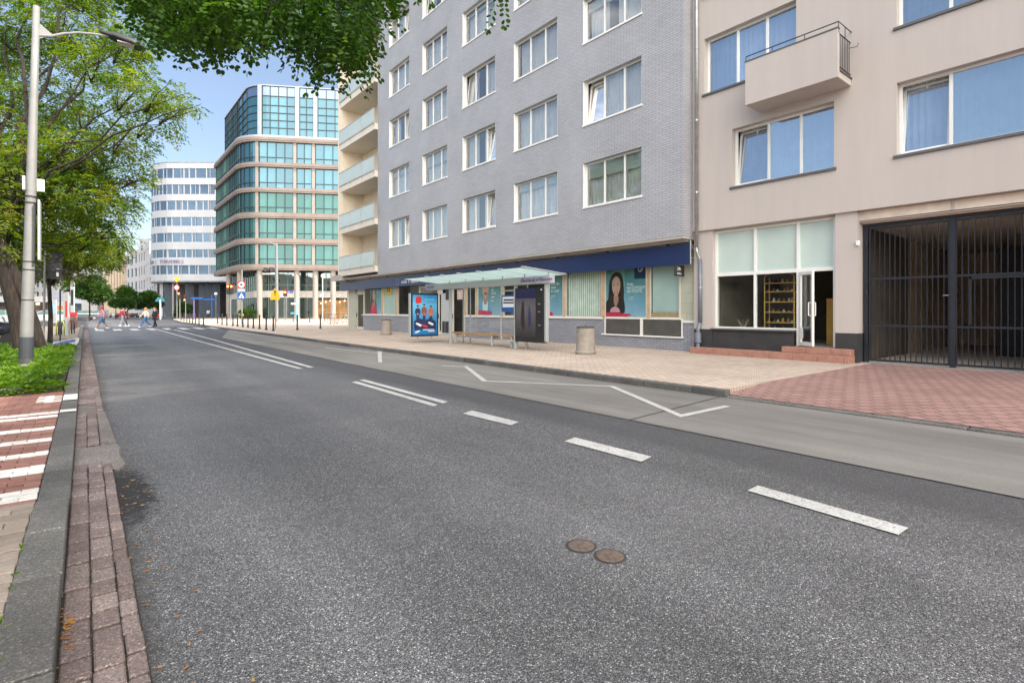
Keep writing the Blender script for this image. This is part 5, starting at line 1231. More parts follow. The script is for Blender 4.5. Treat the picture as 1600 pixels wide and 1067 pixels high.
# ---------------------------------------------------------------- far street side
def slabwin(name, lab, pts, ztop_, mat, wm_, rows_, cols_, w_frac=.5, h_frac=.6, z0=1.0, depth=12, base_z=3.5, roofm=None):
    t = thing(name, lab, 'building', (pts[0][0], pts[0][1], 0)); P_ = Path(pts); hs = []
    fh = (ztop_-base_z-1)/rows_
    for r in range(rows_):
        for c_ in range(cols_):
            cw = P_.L/cols_; s0 = cw*(c_+.5-w_frac/2); hs.append((s0, s0+cw*w_frac, base_z+fh*r+fh*(1-h_frac)/2, base_z+fh*r+fh*(1+h_frac)/2))
    wall(P_, 0, P_.L, 0, ztop_, hs, .5).build('wall', mat, t)
    for h in hs: MB().strip(P_, h[0]-.01, h[1]+.01, h[2]-.01, h[3]+.01, -.35, -.25).build('window', wm_, t)
    inn = [tuple(p-n*.5) for p, n in ((P_.at(q)) for q in P_.S)]; back = [tuple(p-n*depth) for p, n in ((P_.at(q)) for q in P_.S[::-1])]
    MB().prism([(a.x if hasattr(a, 'x') else a[0], a.y if hasattr(a, 'y') else a[1]) for a in inn+back], 0, ztop_-.1).build('core', roofm or mat, t)
    return t
m_wr = M('pale_render', (.36, .365, .385), .7, var=.08, scale=.3); m_cr = M('pale_cream_stone', (.40, .34, .26), .8, var=.1, scale=.3); m_wd = mirror_glass('far_glazing', (.04, .055, .07), .2, .05, (.4, .5, .6))
def seg(px0, d0, px1, d1): return [tuple(at2(px0, d0)), tuple(at2(px1, d1))]
slabwin('white_office_wing', 'narrow white office wing with dark square windows left of the curved block', seg(233.5, 190, 247.5, 150), 21.5, m_wr, m_wd, 5, 4, .55, .6)
MB_ = MB(); p = at2(247.3, 149); tag(MB_.box(p.x-.25, p.x+.35, p.y-.3, p.y+.3, 0, 21.5).build('chimney_stack', m_dark), 'tall black vertical duct beside the curved white office', 'duct')
slabwin('grey_office_building', 'grey white office with four rows of windows and stepped bay', seg(197.5, 235, 216, 225)+[tuple(at2(226, 215)), tuple(at2(233.5, 198))], 27.5, m_wr, m_wd, 4, 10, .5, .62, roofm=M('slate_roof', (.20, .22, .27), .6))
q = MB(); a_, b_ = seg(197.5, 236, 226, 216); 
tt = slabwin('pale_tower_block', 'tall white flat block rising behind the stepped grey office', seg(218, 240, 240, 232), 33.5, m_wr, m_wd, 5, 3, .35, .4)
cr = slabwin('cream_stone_building', 'cream stone building with tall vertical pilasters at the end of the street', seg(163, 262, 190, 258), 25, m_cr, M('recess_brown', (.28, .20, .14), .8), 1, 6, .42, .78, base_z=4)
slabwin('cream_side_building', 'lower cream building left of the pilastered stone building', seg(90, 262, 163, 264), 22, m_cr, m_wd, 5, 14, .4, .5)
slabwin('cream_right_building', 'plain cream block between pilastered building and grey office', seg(190, 258, 199, 246), 26.5, M('warm_cream', (.42, .33, .23), .8, var=.08), m_wd, 5, 2, .3, .4)
slabwin('far_left_building', 'pale building behind the big tree across the side street', seg(-60, 120, 88, 118), 15, M('pale_grey_render', (.24, .24, .25), .8, var=.1), m_wd, 4, 18, .5, .6)
slabwin('opposite_building', 'pale building facing the grey block from across the street', [(-36, -40), (-36, 130)], 13, M('opposite_render', (.22, .20, .18), .8, var=.15, scale=.3), m_wd, 4, 30, .45, .55)
# ---------------------------------------------------------------- street furniture
lpst = gp(40, 582, .12)
lamp = thing('street_lamp', 'tall white street lamp with curved arm and dark sleeve in the ground cover', 'street lamp', (lpst.x, lpst.y, .12))
topp = Vector((lpst.x+.17, lpst.y, 7.8))
def lz(z): return lpst.lerp(topp, (z-.12)/(7.8-.12))
pm = M('lamp_pole_paint', (.21, .21, .205), .45, .1, var=.08, scale=4, dirt=.4)
MB().tube([lz(z) for z in (.12, 1, 2.5, 4, 6, 7.8)], [.115, .108, .095, .085, .07, .058], 16).build('pole', pm, lamp, smooth=True)
MB().tube([lz(.12), lz(.3)], [.15, .125], 16).build('base_collar', m_galv, lamp); MB().tube([lz(.42), lz(.86)], [.122, .118], 16).build('rubber_sleeve', M('dark_sleeve', (.035, .04, .05), .6), lamp)
for z in (2.25, 2.42, 3.65, 3.78, 1.62): MB().tube([lz(z), lz(z+.02)], [.108, .108], 14).build('strap', m_dark, lamp)
ar = MB(); a0 = lz(7.15)
pYc = lambda px, py: ray(px, py)*((lpst.y)/ray(px, py).y)+Vector((0, 0, CAMH)); ar.tube([a0+Vector((.05, 0, .05)), pYc(80, 57), pYc(100, 53), pYc(122, 51.5), pYc(146, 53.5), pYc(170, 57)], [.03, .03, .028, .026, .024, .022], 8); ar.add([a0+Vector((.05, .008, .32)), a0+Vector((.05, .008, -.02)), a0+Vector((.28, .008, .13)), a0+Vector((.05, -.008, .32)), a0+Vector((.05, -.008, -.02)), a0+Vector((.28, -.008, .13))], [(0, 1, 2), (5, 4, 3), (0, 2, 5, 3)])
arm = ar.build('arm', pm, lamp)
hc = pYc(193, 64)
hd_ = MB(); prof = [(-.44, .03, .03), (-.33, .07, .05), (-.18, .15, .11), (.12, .18, .13), (.33, .15, .10), (.42, .04, .03)]
n = 14; vs = []
for x, wy, hz in prof:
    for k in range(n): t = math.tau*k/n; vs.append((hc.x+x, hc.y+wy*math.cos(t), hc.z-x*.16+hz*max(-.45, math.sin(t))))
fs_ = []
for i in range(len(prof)-1):
    for k in range(n): k2 = (k+1) % n; fs_.append((i*n+k, i*n+k2, (i+1)*n+k2, (i+1)*n+k))
fs_ += [tuple(range(n)), tuple(range(5*n, 6*n))]
hd_.add(vs, fs_); lh = hd_.build('lamp_head', m_dark, lamp, smooth=True)
MB().box(hc.x-.12, hc.x+.24, hc.y-.12, hc.y+.12, hc.z-.085, hc.z-.07).build('lamp_glass', M('lamp_lens', (.55, .52, .48), .3), lh)
bx = lz(4.05); MB().box(bx.x-.13, bx.x-.09, bx.y-.12, bx.y+.12, bx.z-.14, bx.z+.14).build('junction_box', m_frame, lamp); MB().box(bx.x+.09, bx.x+.21, bx.y-.04, bx.y+.04, bx.z-.13, bx.z+.12).build('junction_box', m_frame, lamp)
bs_ = lz(3.0); MB().box(bs_.x+.13, bs_.x+.17, bs_.y-.22, bs_.y+.25, 2.45, 3.72).build('side_sign', m_steel, lamp, bevel=.015)
# sign seen from the back
sb = gp(68, 541, .12)
t = thing('traffic_sign_back', 'double dark grey traffic sign seen from behind on a thin steel post', 'traffic sign', (sb.x, sb.y, .12))
MB().tube([(sb.x, sb.y, .12), (sb.x+.04, sb.y, 3.55)], .035, 8).build('post', m_galv, t)
q = pD(57, 437, 19.9); q2 = pD(91, 396, 19.9)
MB().box(sb.x-.28, sb.x+.06, sb.y+.05, sb.y+.07, q.z, q2.z).box(sb.x+.08, sb.x+.52, sb.y+.05, sb.y+.07, q.z, q2.z).build('panel', m_dark, t, bevel=.004)
MB().box(sb.x+.35, sb.x+.42, sb.y+.04, sb.y+.048, q.z+.1, q.z+.25).box(sb.x+.36, sb.x+.44, sb.y+.04, sb.y+.048, q.z+.36, q.z+.385).build('sticker', m_txt, t)
def post_at(px, py, h, r, name, lab, cat, mat, z=.12, group=None):
    c = gp(px, py, z); t = thing(name, lab, cat, (c.x, c.y, z), group); MB().tube([(c.x, c.y, z), (c.x, c.y, z+h)], r, 8).build('post', mat, t); return t, c
def fc(c, w_, z0, z1, mat, parent, name, dy=0, th=.03, dx=0, r=None):   # plate that faces the camera side of the street
    p = Vector((c.x, c.y, 0))+Vector((RR.x, RR.y, 0))*dx-Vector((FF.x, FF.y, 0))*(.06+dy); P_ = Path([(p.x-RR.x*w_/2, p.y-RR.y*w_/2), (p.x+RR.x*w_/2, p.y+RR.y*w_/2)])
    return MB().strip(P_, 0, w_, z0, z1, 0, th).build(name, mat, parent), P_
def disc(c, rad, z, mat, parent, name, dy=0, dx=0, pts=None):
    p = Vector((c.x, c.y, z))+Vector((RR.x, RR.y, 0))*dx-Vector((FF.x, FF.y, 0))*(.06+dy); R3 = Vector((RR.x, RR.y, 0)); F3_ = Vector((FF.x, FF.y, 0))
    o_ = pts or ell(0, 0, 1, 1, 20); n = len(o_)
    vs = [p+R3*(x*rad)+Vector((0, 0, y*rad)) for x, y in o_]; vs += [v+F3_*.02 for v in vs]
    return MB().add(vs, [tuple(range(n)), tuple(range(2*n-1, n-1, -1))]+[(i, (i+1) % n, (i+1) % n+n, i+n) for i in range(n)]).build(name, mat, parent)
tri = [(-1, -.7), (1, -.7), (0, 1)]; dtri = [(-1, .7), (1, .7), (0, -1)]
# far-left crossing sign: yellow triangle over round sign
t, c = post_at(276.5, 500, 5.2, .06, 'sign_post', 'signpost with yellow triangle over a pink rimmed round sign', 'traffic sign', m_galv)
d_ = (Vector((c.x, c.y)).dot(FF)); zf = lambda py: CAMH+(HOR-py)/FPX*d_
disc(c, .42, zf(437), m_yel, t, 'yield_plate', pts=[(-1, .6), (-.9, .85), (.9, .85), (1, .6), (.12, -.9), (-.12, -.9)]); rr_ = disc(c, .4, zf(449.5), m_red, t, 'round_plate'); disc(c, .28, zf(449.5), m_txt, t, 'round_plate_centre', dy=.03)
def siglight(px, py, zc, lab, n=1, lit='red', h=.95, group=None, post=True, phx=0):
    t, c = post_at(px, py, zc+.4-.12 if post else .1, .05, 'traffic_light', lab, 'traffic light', m_galv, group=group)
    for k in range(n):
        dx = phx+(k-(n-1)/2)*.42
        b, P_ = fc(c, .34, zc-h/2, zc+h/2, m_dark, t, 'housing', dx=dx, th=.2)
        for j, (nm, col) in enumerate((('red', (1, .05, .02)), ('amber', (.25, .12, .0)), ('green', (.0, .18, .08)))):
            zz = zc+h/2-.17-j*.3; mt = bpy.data.materials.get('signal_'+nm+('_on' if nm == lit else '')) or (emis('signal_'+nm+'_on', (1, .1, .03), 6) if nm == lit else M('signal_'+nm, tuple(x*.3 for x in col), .3))
            disc(c, .11, zz, mt, b, 'lens', dy=.22, dx=dx)
        q, _ = fc(c, .42, zc+h/2-.36, zc+h/2+.03, m_red, t, 'red_hood', dx=dx, dy=-.03, th=.1) if n > 1 else (None, None)
    return t, c
siglight(360.5, 503, 3.9, 'pair of traffic light heads showing red beside the round and blue signs', 2, h=1.1)
siglight(281, 500, 3.6, 'small traffic light hanging by the yellow triangle signpost', 1, h=.9)
siglight(447, 503, 3.6, 'traffic light with amber glow right of the yellow warning sign', 1, 'amber')
siglight(290, 499, 3.4, 'farther traffic light between yellow triangle sign and blue pole', 1, 'green')
t, c = post_at(378, 507, 5.2, .06, 'pedestrian_sign', 'signpost with red rimmed round sign above blue crossing sign', 'traffic sign', m_galv); d_ = Vector((c.x, c.y)).dot(FF)
sc2 = d_/FPX
zc = CAMH+(HOR-445)*sc2; fc(c, 11*sc2, zc-5.5*sc2, zc+5.5*sc2, m_red, t, 'red_plate'); disc(c, 4.6*sc2, zc, m_txt, t, 'white_disc', dy=.04); disc(c, 2.0*sc2, zc, m_sil2, t, 'symbol', dy=.07, pts=[(-1, -.6), (-1, .3), (-.4, .9), (.5, .8), (1, .1), (1, -.6)])
zc = CAMH+(HOR-462)*sc2; q, _ = fc(c, 12*sc2, zc-6*sc2, zc+5*sc2, m_blue, t, 'blue_plate'); disc(c, 4.6*sc2, zc-.5*sc2, m_txt, t, 'white_triangle', dy=.04, pts=tri); disc(c, 1.5*sc2, zc-1.2*sc2, m_black2, t, 'symbol', dy=.07, pts=[(-.5, -1), (.5, -1), (.3, 1), (-.3, 1)])
zc = CAMH+(HOR-453.5)*sc2; fc(c, 11*sc2, zc-2*sc2, zc+2*sc2, M('pale_blue_plate', (.35, .50, .62), .5), t, 'pale_plate')
# yellow warning sign
t, c = post_at(430.5, 514, 4.6, .045, 'warning_sign', 'yellow triangular warning sign with exclamation mark over yellow plate', 'traffic sign', m_galv); d_ = Vector((c.x, c.y)).dot(FF); sc2 = d_/FPX
zc = CAMH+(HOR-459)*sc2
disc(c, 7.5*sc2, zc+1.0*sc2, m_yel, t, 'warning_plate', pts=[(-1, -.55), (-.85, -.7), (.85, -.7), (1, -.55), (.15, .95), (-.15, .95)]); disc(c, 1.3*sc2, zc+2.2*sc2, m_black2, t, 'exclamation_bar', dy=.04, pts=[(-.5, -1.3), (.5, -1.3), (.9, 2), (-.9, 2)]); disc(c, .9*sc2, zc-1.9*sc2, m_black2, t, 'exclamation_dot', dy=.04)
fc(c, 14.5*sc2, zc-9.6*sc2, zc-4.7*sc2, m_yel, t, 'yellow_plate')
# tall lamp with camera arm behind
t, c = post_at(432.5, 503, 16, .18, 'tall_mast', 'tall grey mast with a camera arm before the glass office block', 'mast', m_galv); d_ = Vector((c.x, c.y)).dot(FF); sc2 = d_/FPX
bpy.data.objects.remove([o for o in t.children][0]); MB().tube([(c.x, c.y, .12), (c.x, c.y, 7), (c.x, c.y, CAMH+(HOR-380)*sc2)], [.17, .13, .09], 10).build('pole', m_galv, t)
R3 = Vector((RR.x, RR.y, 0)); z1_ = CAMH+(HOR-428)*sc2
MB().tube([Vector((c.x, c.y, z1_)), Vector((c.x, c.y, z1_))-R3*22*sc2], .09, 6).build('arm', m_frame, t); z2_ = CAMH+(HOR-421.5)*sc2
MB().tube([Vector((c.x, c.y, z2_)), Vector((c.x, c.y, z2_))-R3*18*sc2], .05, 6).build('arm', m_dark, t)
for k in (0, 1): p = Vector((c.x, c.y, z2_))-R3*(8+9*k)*sc2; MB().box(p.x-.22, p.x+.22, p.y-.2, p.y+.2, p.z-.2, p.z+.25).build('camera_box', m_dark, t)
z3_ = CAMH+(HOR-383)*sc2; MB().tube([Vector((c.x, c.y, z3_)), Vector((c.x, c.y, z3_+.3))-R3*11*sc2], .07, 6).build('lamp_arm', m_galv, t)
# street name sign
t, c = post_at(444, 503, 3.4, .04, 'street_name_sign', 'blue street name plates at right angles on a thin post', 'street sign', m_galv); d_ = Vector((c.x, c.y)).dot(FF); sc2 = d_/FPX
zc = CAMH+(HOR-456.5)*sc2; fc(c, 13*sc2, zc-1.7*sc2, zc+1.7*sc2, M('violet_blue_plate', (.07, .08, .35), .5), t, 'name_plate', dx=8*sc2)
b_, P_ = fc(c, 4.5*sc2, zc-6*sc2, zc-1.8*sc2, bpy.data.materials['violet_blue_plate'], t, 'side_plate', dx=1*sc2)
p = Vector((c.x, c.y, zc-.8*sc2))+R3*2.5*sc2-Vector((FF.x, FF.y, 0))*.12; text('Żurawia', 2.2*sc2, p, (math.pi/2, 0, -YAW), m_txt, t, ext=.004)
t, c = post_at(504, 506, 4.6, .05, 'lamp_post', 'slim pale post with round top in front of the cafe', 'lamp post', m_frameb); MB().ball((c.x, c.y, 4.9), .18, .18, .22).build('globe', m_txt, t)
t, c = post_at(337.5, 497, 4.3, .06, 'globe_lamp', 'white globe lamp on slim post between the office blocks', 'street lamp', m_galv); MB().ball((c.x, c.y, 4.5), .3, .3, .3).build('globe', m_txt, t)
t, c = post_at(331, 498, 4.0, .09, 'blue_signpost', 'bright blue signpost with horizontal blue boards', 'sign', m_blue)
q, _ = fc(c, 2.1, 3.2, 3.45, m_blue, t, 'board', dx=-.2)
t, c = post_at(303, 499, 3.4, .09, 'blue_parking_post', 'blue post with pinkish top in front of dark columns', 'post', M('mauve_paint', (.12, .09, .24), .5)); q, _ = fc(c, 1.8, 3.2, 3.5, m_blue, t, 'board', dx=.5)
t, c = post_at(462.5, 502, 3.2, .06, 'blue_cycle_post', 'slim light blue post with two small plates by the glass office', 'sign', M('sky_blue_paint', (.08, .35, .55), .5)); fc(c, .7, 1.0, 1.25, bpy.data.materials['sky_blue_paint'], t, 'plate', dx=-.3); fc(c, .6, 2.2, 2.45, m_frame, t, 'plate', dx=-.3)
t, c = post_at(250.5, 499, 3.0, .1, 'blue_canopy_sign', 'pale blue pointed sign on a thick pole by the hedge', 'sign', m_frame); disc(c, .8, 3.1, M('teal_paint', (.05, .20, .28), .5), t, 'plate', pts=[(-1, -.3), (1, -.3), (.5, .5), (-.5, .5)])
# totem and posts on the left island
def totem(px, py, h, w_, lab, mat, name='totem_sign', cat='sign', dcol=None):
    mat = m_steel if mat is m_frame else mat
    c = gp(px, py, .12); t = thing(name, lab, cat, (c.x, c.y, .12)); b, P_ = fc(c, w_, .12, h, mat, t, 'body', th=.12)
    if dcol: MB().strip(P_, w_*.15, w_*.85, h*.45, h*.8, .12, .13).build('panel', dcol, b)
    return t
totem(108, 524, 2.4, .14, 'slim white totem post beside the red box on the island', m_frame, dcol=m_red)
totem(104, 519, 2.5, .1, 'thin pale post left of the white totem', m_frameg, 'post', 'post')
totem(115, 506, 4.4, .35, 'tall white pillar with dark screen near the parked dark car', m_frame, dcol=m_dark)
totem(86, 505, 2.6, .5, 'narrow white advertising pillar right of the young tree trunk', m_frame, dcol=M('sky_panel', (.3, .45, .6), .5))
totem(96, 503, 2.5, .9, 'orange and white kiosk panel seen behind the bicycle hoops', m_frame, 'kiosk', 'kiosk', dcol=m_or)
totem(117, 512, 1.3, .5, 'small red and grey box at the end of the island', m_red, 'utility_box', 'box', dcol=m_dark)
t = thing('kiosk_hall', 'grey flat roofed pavilion behind the parked cars', 'kiosk', tuple(at2(93, 84))+(0,)); 
P_ = Path([tuple(at2(82, 84)), tuple(at2(107, 84))]); MB().strip(P_, 0, P_.L, 2.6, 4.6, -3, 0).build('fascia', M('pavilion_grey', (.26, .28, .33), .6), t); MB().strip(P_, .2, P_.L-.2, 0, 2.6, -2.8, -.3).build('wall', m_wd, t)
t = thing('shop_pavilion', 'low white shop pavilion with warm light behind the tree', 'kiosk', tuple(at2(40, 88))+(0,)); P_ = Path([tuple(at2(-30, 90)), tuple(at2(76, 90))])
MB().strip(P_, 0, P_.L, 2.9, 3.9, -3, 0).build('fascia', m_wr, t); MB().strip(P_, .2, P_.L-.2, 0, 2.9, -2.8, -.3).build('wall', M('pavilion_dark', (.06, .05, .045), .5, var=.8, scale=.6), t)
for px in (58, 60): p = at2(px, 89); MB().ball((p.x, p.y, 2.6), .18, .15, .12).build('lamp', m_lit, t)
# bicycle hoops
for i, px in enumerate((88, 91, 95, 99, 103)):
    c = gp(px, 524-i*.2, .12); o = MB(); o.tube([(c.x, c.y+i*.5, .12), (c.x, c.y+i*.5, .7), (c.x+.06, c.y+i*.5, .85), (c.x+.26, c.y+i*.5, .85), (c.x+.32, c.y+i*.5, .7), (c.x+.32, c.y+i*.5, .12)], .03, 8)
    tag(o.build('bicycle_hoop', m_dark if i else M('lime_paint', (.35, .40, .06), .5), smooth=True), 'black steel bicycle hoop on the island beyond the ground cover' if i else 'lime coloured steel bicycle hoop at the left end of the hoops', 'bicycle rack', 'bicycle hoops')
for i, px in enumerate((111, 114, 117, 119)):
    c = gp(px, 516-i, .12); tag(MB().lathe((c.x, c.y, .12), [(.05, 0), (.05, .85), (.03, .9)], 8).build('kerb_post', M('brown_post', (.13, .09, .08), .6)), 'short brown post in the row left of the crossing', 'bollard', 'brown posts left of the crossing')
t, c = post_at(94, 533, 2.2, .03, 'thin_post', 'thin dark green post standing behind the painted island panel', 'post', M('dark_green_paint', (.03, .06, .045), .5))
# white and blue painted island panel
q = thing('painted_island', 'low white rimmed island panel with blue painted field', 'traffic island', (-1, 31, .12))
pa = [gp(x, y, .2) for x, y in ((64, 541), (70, 537.5), (121, 527.5), (124, 528), (123, 533.5), (118, 538), (95, 543))]
MB().prism([(p.x, p.y) for p in pa], .12, .2).build('kerb', m_wpav, q, bevel=.02)
pb_ = [gp(x, y, .206) for x, y in ((72, 540.5), (78, 537), (114, 530), (119, 530), (117, 534), (96, 539.5))]; MB().prism([(p.x, p.y) for p in pb_], .2, .206).build('blue_field', M('faded_blue_paint', (.12, .15, .36), .7), q)

# ---------------------------------------------------------------- foliage
rng = np.random.default_rng(5)
def leafmesh(name, base, dirs, mat, parent, L=.3, nl=6, ll=.06, lw=.03, droop=.35, term=True, shape=4):
    """compound leaves: leaflets in pairs along a drooping rachis; base,dirs (n,3)"""
    n = len(base); dirs = dirs/np.linalg.norm(dirs, axis=1, keepdims=True)
    up = np.array([0, 0, 1.]); side = np.cross(dirs, up); side /= np.linalg.norm(side, axis=1, keepdims=True)+1e-6
    V = []; Ls = L*rng.uniform(.7, 1.25, n)
    for j in range(nl):
        t = (j+1)/(nl+.5); pos = base+dirs*(Ls*t)[:, None]; pos[:, 2] -= droop*Ls*t*t
        for sg in (-1, 1) if j < nl-1 or not term else (-1, 1, 0):
            d = side*sg+dirs*(.45 if sg else 1)+rng.normal(0, .22, (n, 3)); d[:, 2] -= .25; d /= np.linalg.norm(d, axis=1, keepdims=True)
            nrm = np.cross(d, dirs)+rng.normal(0, .35, (n, 3))+up*(.6 if sg == 0 else 0); wv = np.cross(d, nrm); wv /= np.linalg.norm(wv, axis=1, keepdims=True)+1e-6
            q = ll*rng.uniform(.75, 1.2, n)[:, None]; hw = lw/2*rng.uniform(.8, 1.2, n)[:, None]; pp_ = pos+d*.006
            if shape == 4: P4 = [pp_, pp_+d*q*.45+wv*hw, pp_+d*q, pp_+d*q*.45-wv*hw]
            else: P4 = [pp_, pp_+d*q*.25+wv*hw*.85, pp_+d*q*.75+wv*hw, pp_+d*q, pp_+d*q*.75-wv*hw, pp_+d*q*.25-wv*hw*.85]
            V.append(np.stack(P4, 1))
    V = np.concatenate(V, 0); nq, k = V.shape[:2]; o_ = off(parent); V = V-np.array([o_.x, o_.y, o_.z])
    me = bpy.data.meshes.new(name); me.vertices.add(nq*k); me.vertices.foreach_set('co', V.reshape(-1).astype(np.float32))
    me.loops.add(nq*k); me.loops.foreach_set('vertex_index', np.arange(nq*k, dtype=np.int32)); me.polygons.add(nq)
    me.polygons.foreach_set('loop_start', np.arange(0, nq*k, k, dtype=np.int32)); me.update(calc_edges=True); me.validate(); me.materials.append(mat)
    o = bpy.data.objects.new(name, me); COL.objects.link(o); o.parent = parent; return o
def blob_pts(blobs, n, power=.5):
    ws = np.array([b[3]**2.2 for b in blobs]); ws /= ws.sum(); idx = rng.choice(len(blobs), n, p=ws)
    C = np.array([b[:3] for b in blobs])[idx]; Rr = np.array([b[3] for b in blobs])[idx]
    d = rng.normal(size=(n, 3)); d /= np.linalg.norm(d, axis=1, keepdims=True); r = rng.uniform(.25, 1, n)**power*Rr
    q = np.where(d[:, 2:3] < 0, .65, 1.0); P = C+d*r[:, None]*np.array([1, 1, .8])*np.concatenate([np.ones((n, 2)), q], 1); return P, d
def limb(mb, a, b, r0, r1, sag=.12, n=6, sd_=0):
    r = random.Random(sd_); a = Vector(a); b = Vector(b); L = (b-a).length; pts = []
    for i in range(n+1):
        t = i/n; p = a.lerp(b, t); p.z += math.sin(t*math.pi)*L*sag; 
        if 0 < i < n: p += Vector((r.uniform(-1, 1), r.uniform(-1, 1), r.uniform(-1, 1)))*L*.035
        pts.append(p)
    mb.tube(pts, [r0+(r1-r0)*(i/n)**.8 for i in range(n+1)], 8); return pts
# big tree at the left
m_leafA = leafmat('leaf_yellow_green', [(0, (.008, .026, .004)), (.33, (.04, .09, .008)), (.55, (.11, .165, .013)), (.82, (.23, .23, .02)), (1, (.36, .16, .02))], .52, 1.3)  # darkest stop puts the crown's shadowed clumps into the leaf colour
tb = gp(32, 556, .12); bt = thing('large_tree', 'large spreading tree with yellow green leaves behind the street lamp', 'tree', (tb.x, tb.y, .12))
pxb = [(20, 40, 90, 19), (110, 40, 80, 18), (60, 150, 95, 20), (165, 95, 70, 17), (215, 145, 60, 16.5), (262, 150, 42, 16), (292, 168, 24, 15.7), (250, 195, 36, 16.2), (150, 190, 60, 18), (110, 250, 75, 19), (175, 260, 52, 17.5), (205, 225, 34, 17), (222, 285, 14, 17), (30, 280, 85, 20), (100, 315, 55, 19), (160, 330, 48, 18), (190, 300, 30, 17.5), (180, 368, 30, 18), (20, 370, 40, 19), (80, 400, 42, 23), (-70, 60, 110, 20), (-80, 250, 110, 20), (60, -60, 110, 19), (150, -30, 80, 18), (0, 170, 80, 17), (205, 60, 50, 17), (-60, 370, 60, 19), (140, 388, 26, 19), (20, 430, 26, 20), (60, 240, 60, 16), (120, 300, 50, 16), (30, 335, 48, 16), (150, 310, 35, 16), (70, 380, 36, 22), (120, 230, 40, 16), (10, 300, 45, 16), (5, 385, 40, 15.4), (-15, 330, 60, 15.2), (25, 280, 45, 15.3), (35, 405, 18, 15.8), (90, 365, 30, 21.5)]
blobs = []
for px, py, r, d in pxb: c = pD(px, py, d); blobs.append((c.x, c.y, c.z, r*d/FPX))
sk = MB(); t0 = Vector((tb.x, tb.y, .0)); f1 = pD(12, 420, 16.6)
f1 = Vector((tb.x-.38, tb.y+.1, 2.7))
sk.tube([t0, t0+Vector((.02, 0, .5)), t0+Vector((-.12, .02, 1.4)), f1, f1+Vector((-.1, .2, 1.2))], [.26, .19, .17, .16, .11], 14)
sk.tube([t0+Vector((.52, .0, -.05)), t0+Vector((.40, 0, .5)), t0+Vector((.28, .02, 1.1)), t0+Vector((.05, .05, 1.9)), f1+Vector((.05, 0, .4))], [.16, .14, .13, .13, .11], 10)
f2 = f1+Vector((-.1, .2, 1.2)); mids = []
for i, b in enumerate(blobs):
    a = f1 if b[2] < 4.5 else f2
    m1 = a.lerp(Vector(b[:3]), .55); limb(sk, a, b[:3], .085 if b[3] > 1.2 else .05, .012, .08, 7, i)
    for k in range(4): r = random.Random(i*9+k); e = Vector(b[:3])+Vector((r.uniform(-1, 1), r.uniform(-1, 1), r.uniform(-.6, .9)))*b[3]*.9; limb(sk, Vector(b[:3]).lerp(a, .15), e, .025, .006, .05, 4, i*7+k)
sk.build('trunk', m_bark, bt, smooth=True)
P, dd = blob_pts([b if b[2] < 6.8 else (b[0], b[1], b[2], b[3]*.8) for b in blobs], 12500, .5); dirs = dd*np.array([1, 1, .3])+rng.normal(0, .5, (len(P), 3)); dirs[:, 2] -= .35
leafmesh('crown', P, dirs, m_leafA, bt, .34, 6, .13, .040, .45)
# young tree
m_leafB = leafmat('leaf_lime', [(0, (.04, .08, .008)), (.4, (.11, .17, .012)), (.75, (.25, .28, .025)), (1, (.36, .28, .03))], .5, 1.2)
yb = gp(78, 540, .12); yt = thing('young_tree', 'slim young tree with bright lime leaves right of the sign backs', 'tree', (yb.x, yb.y, .12))
bl2 = []
for px, py, r, d in [(100, 400, 34, 21), (140, 395, 34, 21), (170, 405, 22, 21), (90, 425, 22, 21), (125, 425, 20, 21), (150, 370, 34, 22), (110, 360, 40, 22), (185, 385, 18, 21), (60, 415, 30, 22)]:
    c = pD(px, py, d); bl2.append((c.x, c.y, c.z, r*d/FPX))
sk = MB(); y1 = Vector((yb.x-.02, yb.y, 2.3)); sk.tube([Vector((yb.x, yb.y, 0)), Vector((yb.x+.02, yb.y, 1.2)), y1, y1+Vector((0, 0, 1.2))], [.085, .07, .06, .04], 10)
for i, b in enumerate(bl2): limb(sk, y1, b[:3], .035, .008, .1, 5, 100+i)
sk.build('trunk', m_bark, yt, smooth=True); P, dd = blob_pts(bl2, 2600); dirs = dd+rng.normal(0, .5, P.shape); dirs[:, 2] -= .4
leafmesh('crown', P, dirs, m_leafB, yt, .26, 5, .10, .04, .4)
# overhanging tree above the camera
m_leafC = leafmat('leaf_dark_green', [(0, (.010, .030, .004)), (.45, (.024, .062, .007)), (.8, (.055, .11, .010)), (1, (.13, .19, .015))], .5, 1.5)
ox, oy = -2.3, 4.6
ot = thing('overhanging_tree', 'dark green acacia branches hanging into the picture from above', 'tree', (ox, oy, .05))
outl = [(165, -20), (200, 0), (222, 40), (240, 72), (262, 98), (290, 92), (305, 76), (330, 104), (350, 86), (372, 60), (395, 88), (412, 96), (430, 72), (455, 84), (480, 118), (505, 122), (530, 138), (548, 118), (565, 120), (582, 80), (596, 40), (612, 5), (632, -22), (645, -14), (658, -40), (700, -90)]
def oy_(x):
    for (a, b), (c_, d_) in zip(outl, outl[1:]):
        if a <= x <= c_: return b+(d_-b)*(x-a)/(c_-a)
    return -80
pts = []; 
while len(pts) < 2100:
    x = rng.uniform(165, 660); yy = oy_(x)-44-abs(rng.normal(0, 1))**1.0*80
    if yy < -260: continue
    dpt = rng.uniform(3.9, 5.6); q = pD(x, yy, dpt); pts.append(q)
for k in range(3): pts.append(pD(783+k*2, -14, 4.4))
P = np.array([tuple(p) for p in pts]); dirs = rng.normal(0, .8, P.shape); dirs[:, 2] = -np.abs(dirs[:, 2])*.7-.35; 
leafmesh('crown', P, dirs, m_leafC, ot, .23, 7, .041, .027, .5, shape=6)
sk = MB(); A = Vector((ox, oy, 3.2)); sk.tube([(ox, oy, -.05), (ox+.03, oy, 1.2), A, (ox+.1, oy+.2, 5)], [.3, .24, .2, .14], 12)
